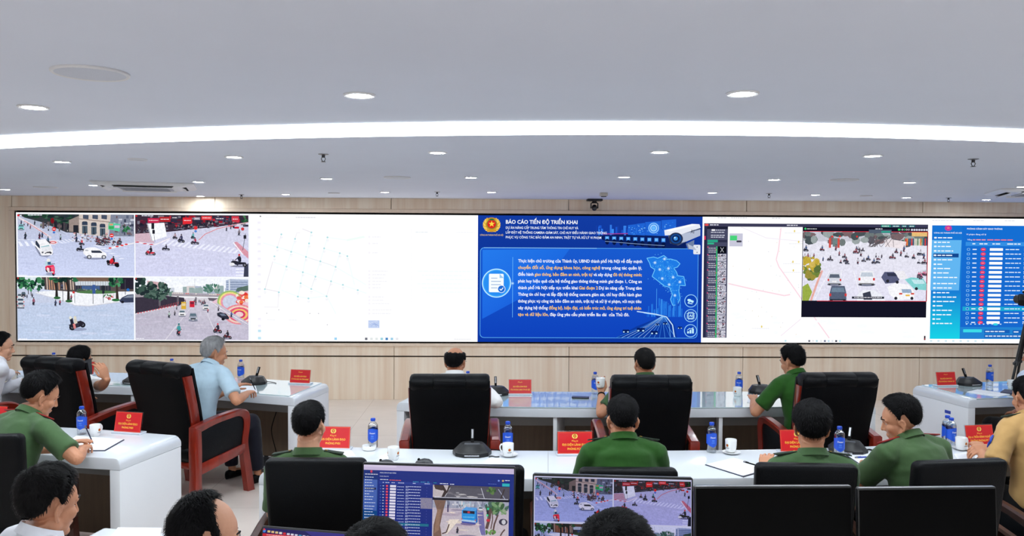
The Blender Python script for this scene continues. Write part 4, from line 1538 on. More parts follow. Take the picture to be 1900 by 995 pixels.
    for x, y, s in ((1230, 880, 60), (1330, 900, 54), (1120, 890, 50), (1410, 830, 34), (1520, 862, 34), (1352, 838, 30)):
        c.rrect(x - s / 2, y - s * 0.3, x + s / 2, y + s * 0.2, 6, (8, 30, 96))
        c.ell(x - s * 0.3, y + s * 0.05, s * 0.14, s * 0.1, (190, 230, 255), 8)
        c.ell(x + s * 0.3, y + s * 0.05, s * 0.14, s * 0.1, (190, 230, 255), 8)
    # three round signs
    for k, y in enumerate((660, 770, 882)):
        c.ring(1599, y, 43, 48, (150, 210, 250), 36)
        c.ell(1599, y, 43, 43, (14, 66, 180), 30)
    Ic = (190, 236, 250)
    c.ell(1588, 656, 16, 10, Ic, 14, 0.3)
    c.line([(1578, 652), (1618, 668)], 16, Ic)
    c.line([(1588, 668), (1576, 676), (1610, 682)], 6, Ic)
    c.rrect(1577, 748, 1621, 792, 5, Ic)
    for i in range(4):
        for a in ((1583 + i * 11, 740, 1583 + i * 11, 800), (1569, 754 + i * 11, 1629, 754 + i * 11)):
            c.line([(a[0], a[1]), (a[2], a[3])], 4, Ic)
    c.rrect(1582, 753, 1616, 787, 4, (14, 66, 180))
    c.text(1599, 779, 'AI', 26, 18, Ic, 0.02, 'c')
    for i, h in enumerate((16, 26, 36)):
        c.rect(1574 + i * 18, 902 - h, 1587 + i * 18, 902, Ic)
    c.line([(1574, 878), (1592, 864), (1602, 870), (1620, 856)], 4, Ic)
    # the AI camera
    c.poly([(1556, 236), (1580, 226), (1618, 208), (1616, 262), (1575, 280)], (110, 126, 160))
    c.rrect(1612, 244, 1664, 314, 8, (222, 226, 236))
    c.ell(1640, 260, 5, 5, (130, 140, 160), 8)
    c.ell(1640, 300, 5, 5, (130, 140, 160), 8)
    c.poly([(1570, 238), (1620, 262), (1636, 284), (1580, 276)], (176, 184, 204))
    c.poly([(1430, 132), (1600, 96), (1660, 100), (1660, 170), (1500, 250), (1440, 234), (1424, 180)], (70, 84, 116))
    c.poly([(1500, 172), (1662, 130), (1662, 176), (1560, 220), (1480, 240)], (176, 186, 208))
    c.poly([(1395, 138), (1600, 90), (1655, 92), (1664, 118), (1520, 168), (1400, 176)], (226, 230, 240))
    c.poly([(1395, 138), (1600, 90), (1655, 92), (1440, 146)], (246, 248, 252))
    c.ell(1482, 200, 52, 46, (36, 48, 80), 28)
    c.ell(1482, 200, 40, 36, (20, 70, 140), 28)
    c.ell(1482, 200, 28, 26, (14, 34, 80), 24)
    c.ell(1480, 198, 16, 15, (60, 140, 220), 20)
    c.ell(1474, 192, 6, 6, (200, 236, 255), 10)
    c.text(1603, 160, 'AI', 26, 30, (40, 44, 56), 0.0, 'c')


def scene_jam(c, u0, v0, u1, v1):
    """busy multi-lane crossing with white cars seen from behind"""
    c.grain = 1.0
    R = random.Random(41)
    c.view(1488, 428, 1719, 556, u0, v0, u1, v1)
    c.vgrad(1488, 428, 1719, 556, (226, 226, 236), (222, 220, 238))
    c.rect(1488, 428, 1719, 446, (196, 196, 208))
    for i in range(60):
        x = R.uniform(1488, 1719)
        c.ell(x, R.uniform(428, 450), R.uniform(4, 12), R.uniform(3, 8), R.choice([(70, 80, 84), (110, 120, 120), (90, 90, 100), (150, 160, 160), (120, 100, 104)]), 7)
    c.rect(1690, 428, 1719, 436, (226, 186, 120))
    for i in range(16):
        c.rect(1675 + i * 2.8, 440, 1677.5 + i * 2.8, 453, R.choice([(206, 60, 60), (226, 130, 60), (120, 150, 120), (206, 206, 190), (60, 90, 120)]))
    c.poly([(1640, 440), (1680, 446), (1678, 460), (1640, 455)], (232, 222, 226))
    for i in range(22):
        c.line([(R.uniform(1608, 1660), 436), (R.uniform(1608, 1660), 456)], 0.8, (90, 84, 90))
    for x in (1536, 1552):
        c.rect(x, 440, x + 4, 458, (206, 80, 70))
    c.rect(1543, 440, 1552, 456, (110, 130, 130))
    for x in (1542, 1556, 1588):
        c.ell(x, 437, 1.8, 1.8, (226, 50, 50), 8)
    for i in range(40):
        x, y = R.uniform(1490, 1716), R.uniform(462, 488)
        rider(c, x, y, R.uniform(7, 12), R.choice([(40, 44, 60), (70, 60, 70), (130, 50, 60)]), R.choice([(70, 90, 130), (60, 56, 70), (150, 90, 100), (190, 190, 200)]), (70, 70, 80), R.random())
    bush(c, 1503, 496, 17, 20, 46, [(190, 166, 60), (150, 140, 60), (110, 130, 60), (206, 180, 90), (90, 110, 60)], R)
    c.poly([(1488, 556), (1488, 530), (1498, 524), (1506, 540), (1500, 556)], (150, 170, 70))
    c.line([(1504, 556), (1516, 520), (1524, 500)], 4, (226, 170, 160))
    for i in range(4):
        c.line([(1510 + i * 44, 556), (1538 + i * 22, 500)], 1.2, (240, 240, 246))
    car_rear(c, 1547, 526, 25, (206, 210, 220), (90, 100, 116))
    car_rear(c, 1554, 556, 32, (84, 94, 116), (110, 130, 150), False)
    car_rear(c, 1607, 526, 30, (236, 236, 242), (190, 200, 212))
    for pts, cl in (([(1634, 512), (1640, 502), (1662, 502), (1668, 516), (1664, 522), (1642, 524)], (86, 90, 120)), ([(1656, 500), (1676, 500), (1684, 514), (1668, 516)], (232, 230, 236)),
                    ([(1678, 516), (1690, 512), (1712, 514), (1719, 524), (1719, 536), (1696, 534)], (130, 206, 206)), ([(1646, 530), (1660, 522), (1686, 526), (1697, 540), (1696, 552), (1664, 554), (1650, 544)], (242, 242, 246)),
                    ([(1590, 546), (1600, 536), (1622, 536), (1640, 548), (1642, 556), (1590, 556)], (232, 234, 242)), ([(1600, 542), (1614, 538), (1618, 554), (1602, 554)], (60, 64, 80))):
        c.poly(pts, cl)
    c.poly([(1672, 534), (1690, 534), (1692, 541), (1674, 541)], (150, 170, 196))
    c.rect(1668, 541, 1674, 544, (206, 70, 60))
    c.rect(1690, 541, 1696, 544, (206, 70, 60))
    c.rect(1680, 544, 1688, 547, (226, 176, 60))
    for x, y in ((1646, 519), (1664, 521), (1662, 551), (1692, 551), (1700, 533)):
        c.ell(x, y, 3, 3, (40, 40, 50), 10)
    c.poly([(1644, 504), (1660, 504), (1664, 510), (1646, 510)], (50, 54, 76))
    c.poly([(1690, 516), (1712, 517), (1716, 524), (1696, 524)], (190, 226, 232))
    for i in range(8):
        rider(c, R.uniform(1703, 1717), R.uniform(506, 516), 9, (120, 60, 90), (206, 120, 150), (90, 150, 150), 0.4)
    c.rect(1580, 548, 1640, 552, (30, 34, 50))
    c.words(1584, 549, 1636, 1.6, (206, 206, 214), R)


def map_jam_view(c):
    R = random.Random(44)
    c.view(1302.5, 401.5, 1720.5, 635)
    c.rect(1302, 401, 1721, 636, (253, 253, 254))
    for x in (1330, 1355, 1368, 1430):
        c.words(x, 402.5, x + 16, 1.6, (206, 206, 214), R)
    c.rect(1305.5, 413.5, 1720.5, 419.5, (58, 58, 84))
    c.ell(1310, 416.4, 4, 2, (232, 80, 80), 12)
    c.words(1316, 415.5, 1334, 1.8, (220, 220, 232), R)
    c.words(1458, 415.5, 1478, 1.6, (220, 220, 232), R)
    for x0, x1, cl in ((1633, 1651, (40, 150, 130)), (1653, 1668, (40, 110, 120)), (1671, 1681, (40, 110, 120)), (1684, 1696, (40, 110, 120))):
        c.rect(x0, 414.6, x1, 418.6, cl)
        c.words(x0 + 2, 416, x1 - 2, 1.4, (226, 236, 236), R)
    # dark side list with thumbnails
    c.rect(1305.5, 419.5, 1311, 626, (40, 42, 70))
    c.rect(1305.8, 437, 1308.6, 444, (216, 50, 90))
    c.rect(1311, 419.5, 1349.5, 626, (70, 72, 98))
    c.rect(1311, 419.5, 1349.5, 424, (28, 30, 50))
    c.rrect(1319, 424.5, 1326, 427.5, 1.4, (240, 240, 244))
    for y in (426, 430, 435.5, 439):
        c.words(1327 if y < 428 else 1318, y - 0.6, 1344, 1.4, (214, 216, 230), R)
    c.rect(1312, 444, 1331, 448.5, (40, 160, 130))
    c.rect(1331, 444, 1348, 448.5, (44, 46, 70))
    c.rect(1312, 449.5, 1324, 452.5, (50, 180, 140))
    for i in range(12):
        y = 456 + i * 14.2
        if i:
            c.rect(1331, y, 1347, y + 13.2, (190, 190, 204))
            for k in range(26):
                px, py = R.uniform(1331, 1345), R.uniform(y, y + 11.5)
                c.rect(px, py, px + R.uniform(0.8, 3.2), py + R.uniform(0.6, 2.4), R.choice([(60, 60, 76), (230, 230, 236), (120, 120, 136), (150, 90, 100), (40, 44, 56)]))
        else:
            c.rect(1331, y, 1347, y + 13.2, (10, 12, 22))
            c.line([(1336, y + 2), (1342, y + 11)], 0.8, (200, 204, 210))
            c.line([(1342, y + 2), (1336, y + 11)], 0.8, (200, 204, 210))
        c.ell(1313, y + 1.5, 1.2, 1.2, (220, 70, 120), 8)
        for k in range(3):
            c.words(1314, y + 3 + k * 3.6, 1328, 1.2, (200, 202, 216), R)
        c.rect(1328.4, y, 1330.2, y + 14.2, (40, 190, 110))
        c.rect(1327, y + 6, 1328.6, y + 7.4, (226, 150, 90))
    # map
    c.line([(1447, 421), (1443, 462), (1439, 480), (1444, 493), (1487, 553), (1512, 588), (1540, 626)], 2.2, (246, 214, 224))
    c.line([(1373, 420), (1420, 440), (1487, 446)], 1.4, (236, 230, 240))
    c.line([(1351, 525), (1400, 536), (1455, 547), (1466, 545)], 2.4, (246, 214, 224))
    c.line([(1487, 590), (1450, 622)], 1.3, (238, 224, 236))
    for i in range(40):
        x, y = R.uniform(1352, 1486), R.uniform(424, 624)
        c.ell(x, y, 0.8, 0.8, R.choice([(206, 206, 216), (226, 214, 190), (210, 226, 226)]), 6)
    for x, y in ((1472, 427), (1480, 447), (1470, 484), (1471, 500), (1414, 605)):
        c.ell(x, y, 1.5, 2.4, (226, 206, 120), 8)
        c.words(x - 18, y + 3, x + 14, 1.0, (222, 224, 232), R)
    for i in range(24):
        x, y = R.uniform(1360, 1700), R.uniform(560, 626)
        c.ell(x, y, R.uniform(4, 14), R.uniform(1, 4), (246, 248, 251), 8)
    c.rect(1352, 432, 1376.5, 456, (196, 196, 214))
    c.rect(1353, 436, 1366, 445, (70, 206, 120))
    c.rrect(1365, 445, 1374.5, 448.5, 1.5, (60, 62, 76))
    # camera window
    c.rect(1487, 419.3, 1719.6, 587, (20, 20, 36))
    c.ell(1492, 422.5, 2, 2, (60, 200, 110), 10)
    c.words(1495, 422, 1514, 1.4, (200, 206, 206), R)
    scene_jam(c, (1488 - 1302.5) / 418, (427.5 - 401.5) / 233.5, (1718.6 - 1302.5) / 418, (556 - 401.5) / 233.5)
    c.grain = 0.0
    c.view(1302.5, 401.5, 1720.5, 635)
    c.line([(1488, 427.4), (1719, 427.4), (1719, 556.5), (1515, 556.5)], 0.9, (226, 40, 60))
    c.rect(1609, 423.5, 1651, 430, (80, 92, 110))
    c.rect(1632, 426, 1649, 429, (50, 160, 140))
    c.words(1621, 421.2, 1634, 1.6, (214, 216, 226), R)
    c.rect(1663, 421.4, 1667.5, 424.8, (60, 200, 110))
    for i in range(4):
        c.ring(1671 + i * 4, 423.2, 1.0, 1.7, (206, 206, 214) if i != 1 else (60, 200, 110), 10)
    for i in range(8):
        c.rrect(1687 + i * 4.6, 421.6, 1690.6 + i * 4.6, 425.2, 0.6, (206, 208, 226))
    c.rect(1715.5, 621, 1718.5, 629, (60, 50, 60))
    c.rect(1716.2, 626, 1717.8, 628, (206, 60, 60))
    for x, cl in ((1458, (190, 226, 236)), (1502, (110, 112, 124)), (1509, (226, 226, 226)), (1516, (180, 216, 226)), (1524, (226, 230, 232)), (1531, (120, 124, 150)), (1538, (190, 216, 232)), (1545, (220, 224, 230)), (1552, (70, 70, 84)), (1559, (190, 226, 236))):
        c.rect(x - 1.8, 629.5, x + 1.8, 633, cl)


def dash_view(c, rows=17):
    """blue violations list: menu at the left, table of rows, in zoom units"""
    R = random.Random(50)
    c.vgrad(500, 98, 1680, 960, (20, 108, 206), (22, 100, 200))
    c.vgrad(500, 98, 662, 600, (22, 112, 206), (24, 124, 208))
    c.vgrad(500, 600, 662, 955, (24, 124, 208), (24, 206, 226))
    c.ell(587, 118, 19, 21, (196, 60, 150), 18)
    c.star(587, 117, 12, (236, 120, 130))
    c.text(585, 159, 'CÔNG AN THÀNH PHỐ HÀ NỘI', 150, 9, (236, 244, 252), 0.02, 'c')
    c.poly([(500, 208), (660, 208), (652, 586), (497, 586)], (96, 178, 236))
    c.rect(509, 309, 646, 338, (18, 70, 140))
    for i, (y, w) in enumerate(((191, 84), (225, 64), (256, 74), (290, 84), (323, 88), (356, 82), (390, 36), (422, 80), (455, 70), (489, 108), (535, 104), (568, 80), (604, 76), (637, 106), (670, 106), (703, 40), (737, 84), (770, 84), (803, 34), (836, 90))):
        c.rrect(512, y - 6, 526, y + 6, 3, (236, 244, 252))
        c.words(532, y - 4, 532 + w, 8, (238, 246, 253), R)
    c.text(688, 128, 'PHÒNG CẢNH SÁT GIAO THÔNG', 190, 11, (240, 246, 253), 0.02)
    c.text(684, 169, 'Vi phạm đang xử lý', 108, 10, (236, 244, 252), 0.012)
    c.text(690, 209, 'Tổng', 26, 9, (236, 244, 252), 0.012)
    c.words(720, 201, 790, 8, (240, 150, 170), R)
    c.words(798, 201, 940, 8, (240, 120, 140), R)
    c.rrect(1078, 194, 1170, 216, 4, (40, 160, 220))
    c.words(1090, 202, 1158, 7, (180, 230, 246), R)
    c.rect(682, 221, 1680, 251, (52, 140, 222))
    for x0, x1 in ((718, 742), (756, 802), (826, 872), (906, 978), (1086, 1126), (1400, 1440)):
        c.words(x0, 231, x1, 8, (232, 242, 252), R)
    for i in range(rows):
        y = 277 + i * 34.4
        if y > 830:
            break
        if i == 13:
            c.rect(672, y - 16, 1680, y + 16, (28, 164, 206))
        c.rrect(690, y - 9, 706, y + 9, 5, (150, 206, 244))
        c.rrect(692.5, y - 6.5, 703.5, y + 6.5, 3, (22, 104, 204))
        c.rect(720, y - 4, 742, y + 4, (220, 234, 250))
        c.ell(778 - i * 0.5, y, 14, 13, (226, 40, 90) if i != 13 else (232, 226, 234), 14)
        c.rect(770 - i * 0.5, y - 4, 786 - i * 0.5, y + 3, (240, 150, 170) if i != 13 else (180, 90, 110))
        c.rrect(813 - i * 0.6, y - 10, 884 - i * 0.6, y + 10, 3, (246, 248, 252))
        c.words(898, y - 4, 982, 7, (214, 232, 250), R)
        if i in (8, 9, 13):
            c.words(994, y - 4, 1150, 8, (222, 236, 252), R)
        else:
            c.words(998, y - 9, 1186, 8, (222, 236, 252), R)
            c.words(998, y + 4, 1030, 6, (210, 228, 250), R)
    for i in range(9):
        c.rect(692 + i * 23, 836, 700 + i * 23, 843, (200, 226, 248))
    c.ell(852, 841, 14, 9, (50, 206, 226), 14)
    c.rect(662, 862, 1680, 960, (34, 128, 206))
    c.rrect(678, 879, 779, 902, 3, (60, 214, 226))
    c.rect(792, 882, 930, 908, (24, 92, 178))
    c.rect(946, 884, 1124, 912, (24, 92, 178))
    c.rect(792, 918, 1124, 942, (24, 92, 178))
    c.words(798, 891, 908, 8, (220, 236, 250), R)
    c.words(952, 894, 984, 8, (220, 236, 250), R)
    c.words(798, 926, 1100, 8, (220, 236, 250), R)
    c.rect(1138, 884, 1260, 932, (246, 248, 252))


def list_view(c):
    """the same list on the wall display, inside a browser"""
    R = random.Random(51)
    c.view(478, 45, 1680, 985)
    c.rect(478, 45, 1680, 985, (252, 252, 254))
    for x in (500, 560, 720, 890, 1040, 1300):
        c.words(x, 58, x + 60, 5, (214, 216, 224), R)
    dash_view(c)
    c.rect(478, 952, 1680, 985, (251, 252, 254))
    for i in range(8):
        c.rect(500 + i * 40, 962, 512 + i * 40, 974, (200, 224, 234))


# ------------------------------------------------------------------ the video wall
VW_Y = WALL_Y - 0.045
vw = thing('video_wall', 'long wall-wide video display with five pictures side by side', 'video wall', (1.3, VW_Y, ZB))
bounds = [-6.297, -3.232, -0.212, 2.803, 5.87, 8.93]
bm = B()
L = Matrix.Translation((-1.3, -VW_Y, -ZB))
bx(bm, ((XL + XR) / 2, VW_Y + 0.022, (ZB + ZT) / 2), (XR - XL - 0.002, 0.036, ZT - ZB - 0.002), 0.002, L)
obj('housing', bm, 'matt_black', vw, 0)
views = [(lambda c: quad_view(c, 0, 0, 1, 1), 'screen showing four traffic camera views'), (map_view, 'white screen with a faint map of dotted streets'),
         (slide_view, 'blue report slide with white and amber text'), (map_jam_view, 'white map screen with a traffic camera window'), (list_view, 'blue list of traffic violations')]
for (fn, lab), a, b in zip(views, bounds[:-1], bounds[1:]):
    c = Canvas()
    fn(c)
    c.build('screen', 'wall_display', vw, (a - 1.3, -0.0005, ZT - 0.012 - ZB), (b - a, 0, 0), (0, 0, -(ZT - ZB - 0.022)), (0, -1, 0), eps=1.6e-5, label=lab)


# ================================================================== desks
def resample(pts, n):
    P = [Vector((p[0], p[1])) for p in pts]
    d = [0]
    for a, b in zip(P[:-1], P[1:]):
        d.append(d[-1] + (b - a).length)
    out = []
    for i in range(n + 1):
        s = d[-1] * i / n
        k = max(j for j in range(len(d)) if d[j] <= s + 1e-9)
        k = min(k, len(P) - 2)
        t = (s - d[k]) / (d[k + 1] - d[k])
        out.append(P[k].lerp(P[k + 1], t))
    return out


def smooth_line(pts, n):
    return resample([(p.x, p.y) for p in spline([(a, b, 0) for a, b in pts], 6)], n)


def desk(label, near, far, z=0.76, th=0.075, ends=(True, True), legs=(), glass=None, sticker=None, back=True):
    """near and far: the two long edges of the top, left to right, in room coordinates"""
    n = 24
    A, Bf = smooth_line(near, n), smooth_line(far, n)
    mid = sum((a + b for a, b in zip(A, Bf)), Vector((0, 0))) / (2 * (n + 1))
    t = thing('conference_desk', label, 'desk', (mid.x, mid.y, 0), 0, 'white conference desks')
    A = [a - mid for a in A]
    Bf = [b - mid for b in Bf]
    r = 0.04
    # cross sections; towards a free end the top rounds over
    secs = []
    L = (A[-1] - A[0]).length

    def sec(f, drop):
        i = min(int(f * n), n - 1)
        u = f * n - i
        a, b = A[i].lerp(A[i + 1], u), Bf[i].lerp(Bf[i + 1], u)
        d = (b - a).normalized()
        c = 0.012
        zt = z - drop
        return [(a.x, a.y, z - th), (a.x, a.y, zt - c), (a.x + d.x * c * .3, a.y + d.y * c * .3, zt - c * .3), (a.x + d.x * c, a.y + d.y * c, zt),
                (b.x - d.x * c, b.y - d.y * c, zt), (b.x, b.y, zt - c), (b.x, b.y, z - th)]
    rounded = [(1 - math.sin(k * PI / 12)) * r for k in range(6)], [(1 - math.cos(k * PI / 12)) * r for k in range(6)]
    fs = []
    xs = []
    if ends[0]:
        xs += [(r * (1 - math.cos(k * PI / 10)), r * (1 - math.sin(k * PI / 10))) for k in range(5)]
    else:
        xs += [(0, 0)]
    body = [(s, 0) for s in np.linspace(r + 0.002, L - r - 0.002, n)]
    tail = [(L - s, d) for s, d in ([(r * (1 - math.cos(k * PI / 10)), r * (1 - math.sin(k * PI / 10))) for k in range(5)] if ends[1] else [(0, 0)])]
    for s, d in xs + body + tail[::-1]:
        secs.append(sec(min(max(s / L, 0), 1), d))
    bm = B()
    loft(bm, secs)
    fix(bm)
    obj('desk_top', bm, 'desk_white', t, 40)

    def upright(f0, f1, z1, name, inset0=0.0, inset1=0.0, m='desk_side'):
        ps = []
        for f in (f0, f1):
            i = min(int(f * n), n - 1)
            u = f * n - i
            a, b = A[i].lerp(A[i + 1], u), Bf[i].lerp(Bf[i + 1], u)
            d = (b - a).normalized()
            ps.append((a + d * inset0, b - d * inset1))
        bm = B()
        prism(bm, [ps[0][0], ps[1][0], ps[1][1], ps[0][1]], 0, z1, bev=0.004)
        return obj(name, bm, m, t)
    wl = 0.07 / L
    if ends[0]:
        e0 = upright(0.0, wl, z - th - 0.002, 'end_panel')
    if ends[1]:
        e1 = upright(1 - wl, 1.0, z - th - 0.002, 'end_panel')
        if sticker:
            pass
    for f in legs:
        upright(f - 0.016 / L, f + 0.016 / L, z - th - 0.001, 'leg_panel', 0.02, 0.2)
    # cable tray and back panel, set back under the top
    f0, f1 = (wl if ends[0] else 0.0), (1 - wl if ends[1] else 1.0)

    def run(name, m, u0, u1, z0, z1):
        bm = B()
        rings = []
        for k in range(n + 1):
            f = f0 + (f1 - f0) * k / n
            i = min(int(f * n), n - 1)
            q = f * n - i
            a, b = A[i].lerp(A[i + 1], q), Bf[i].lerp(Bf[i + 1], q)
            p0, p1 = a.lerp(b, u0), a.lerp(b, u1)
            rings.append([(p0.x, p0.y, z0), (p0.x, p0.y, z1), (p1.x, p1.y, z1), (p1.x, p1.y, z0)])
        loft(bm, rings)
        fix(bm)
        return obj(name, bm, m, t, 0)
    if back:
        run('cable_tray', 'desk_grey', 0.62, 0.66, z - th - 0.17, z - th - 0.075)
        run('back_panel', 'desk_back', 0.86, 0.9, 0.04, z - th - 0.004)
    if glass:
        g0, g1, m0, m1 = glass
        bm = B()
        rings = []
        for k in range(n + 1):
            f = g0 + (g1 - g0) * k / n
            i = min(int(f * n), n - 1)
            q = f * n - i
            a, b = A[i].lerp(A[i + 1], q), Bf[i].lerp(Bf[i + 1], q)
            p0, p1 = a.lerp(b, m0), a.lerp(b, 1 - m1)
            rings.append([(p0.x, p0.y, z + 0.0005), (p0.x, p0.y, z + 0.007), (p0.x + (p1.x - p0.x) * .004, p0.y + (p1.y - p0.y) * .004, z + 0.008), (p1.x, p1.y, z + 0.008), (p1.x, p1.y, z + 0.0005)])
        loft(bm, rings)
        fix(bm)
        obj('glass_top', bm, 'glass_top', t, 0, 'pale green glass sheet')
    return t


def P2(pts, z=0.76):
    return [(p.x, p.y) for p in (at(x, y, z) for x, y in pts)]


D_FL = desk('white glass-topped desk at the left in front of the camera view screen',
            [(-5.9, 7.85)] + P2([(0, 714), (211, 717), (380, 726), (547, 738)]), [(-6.0, 8.6)] + P2([(0, 688), (190, 692), (400, 700), (610, 712)]), ends=(False, True), glass=(0.02, 0.985, 0.02, 0.02), legs=(0.3, 0.6))
D_FC = desk('long white glass-topped desk in the middle before the blue slide',
            P2([(736, 746), (820, 752), (905, 756), (1040, 758), (1200, 758.5), (1330, 758), (1450, 757), (1600, 753.5), (1625, 752.5)]),
            P2([(775, 726), (870, 727.5), (960, 728), (1060, 728.3), (1200, 728.5), (1370, 728), (1480, 727), (1570, 725.5), (1592, 725)]), legs=(0.332, 0.668), glass=(0.1, 0.93, 0.0, 0.02))
D_FR = desk('white glass-topped desk at the right before the blue violations list',
            P2([(1797, 741.6), (1900, 739)]) + [(5.5, 7.12), (6.9, 7.4)], P2([(1694, 716), (1780, 712), (1867, 708.5)]) + [(5.9, 8.05), (7.0, 8.2)], ends=(True, False), glass=(0.03, 0.98, 0.0, 0.02), legs=(0.5,))
D_SL = desk('white desk in the second row at the left with rounded right end',
            [(-4.6, 5.55)] + P2([(0, 838), (110, 845), (222, 851)]), [(-4.9, 6.2)] + P2([(0, 788), (160, 795), (336, 808)]), ends=(False, True), legs=(0.45,))
D_SC = desk('long white desk in the second row across the middle and right',
            P2([(480, 876), (700, 884), (950, 888), (1200, 888), (1430, 886), (1600, 880), (1800, 868)]) + [(3.7, 5.05), (4.4, 5.3)],
            P2([(600, 828), (830, 834), (1000, 836), (1200, 836), (1400, 834), (1560, 830), (1700, 824), (1830, 816)]) + [(4.1, 5.75), (4.7, 5.98)], legs=(0.28, 0.5, 0.66))
D_TR = desk('white desk with monitors at the bottom edge of the picture',
            [(-1.98, 3.2), (-1.2, 2.86), (0, 2.66), (1.2, 2.6), (2.6, 2.75)], [(-1.86, 3.84), (-1.15, 3.68), (0, 3.52), (1.2, 3.47), (2.6, 3.55)], legs=(0.33, 0.66))
# joints between the worktop sections
def seam(px, p0, p1, parent):
    a, b = at(px, p0, 0.7604), at(px, p1, 0.7604)
    o = parent.location
    bm = B()
    tube(bm, [(a.x - o.x, a.y - o.y, 0.7602), (b.x - o.x, b.y - o.y, 0.7602)], 0.0012, 6, flat=0.4)
    obj('joint', bm, 'desk_grey', parent)


seam(1017, 837, 887, D_SC)
p = at(1762, 774, 0.52)
q = at(1797, 741.6, 0.76)
# blue sticker on the end panel of the right-hand desk
e = [c for c in D_FR.children if c.name.startswith('end_panel')][0]
a, b = Vector(P2([(1797, 741.6)])[0]), Vector(P2([(1694, 716)])[0])
d = (b - a).normalized()
nn = Vector((-d.y, d.x))
c0 = a + d * 0.24
bm = B()
M = Matrix(((d.x, 0, nn.x, c0.x - D_FR.location.x), (d.y, 0, nn.y, c0.y - D_FR.location.y), (0, 1, 0, 0.60), (0, 0, 0, 1)))
bx(bm, (0, 0, 0.0015), (0.07, 0.028, 0.003), 0, M)
st = obj('sticker', bm, 'blue_tag', e, 0, 'small blue sticker')


# ================================================================== chairs
def side_frame(bm, x, w):
    """wooden arm: rear post, arm rail curving down into the front leg, lower rail"""
    M = Matrix(((0, 0, 1, x - w / 2), (1, 0, 0, 0), (0, 1, 0, 0), (0, 0, 0, 1)))
    top_o = [(-0.31, 0.665), (-0.1, 0.70), (0.1, 0.715), (0.2, 0.715), (0.265, 0.69), (0.292, 0.64), (0.29, 0.56), (0.272, 0.46), (0.275, 0.38), (0.31, 0.2), (0.345, 0.0)]
    top_i = [(-0.31, 0.60), (-0.1, 0.645), (0.1, 0.662), (0.17, 0.66), (0.21, 0.64), (0.226, 0.6), (0.224, 0.55), (0.205, 0.46), (0.205, 0.38), (0.235, 0.2), (0.268, 0.0)]
    o = spline([(a, b, 0) for a, b in top_o], 4)
    i = spline([(a, b, 0) for a, b in top_i], 4)
    rings = []
    c = 0.012
    for a, b in zip(o, i):
        d = (a - b)
        n = d.normalized()
        rings.append([M @ Vector(q) for q in ((b.x, b.y, c), (a.x - n.x * c, a.y - n.y * c, 0), (a.x, a.y, c), (a.x, a.y, w - c), (a.x - n.x * c, a.y - n.y * c, w), (b.x, b.y, w - c))])
    loft(bm, rings)
    # rear post
    prism(bm, [(-0.33, 0), (-0.245, 0), (-0.25, 0.25), (-0.245, 0.45), (-0.25, 0.63), (-0.315, 0.662), (-0.32, 0.45), (-0.315, 0.25)], 0, w, M, 0.008)
    # lower rail
    prism(bm, [(-0.27, 0.27), (0.23, 0.345), (0.235, 0.42), (-0.27, 0.36)], 0.006, w - 0.006, M, 0.006)
    fix(bm)


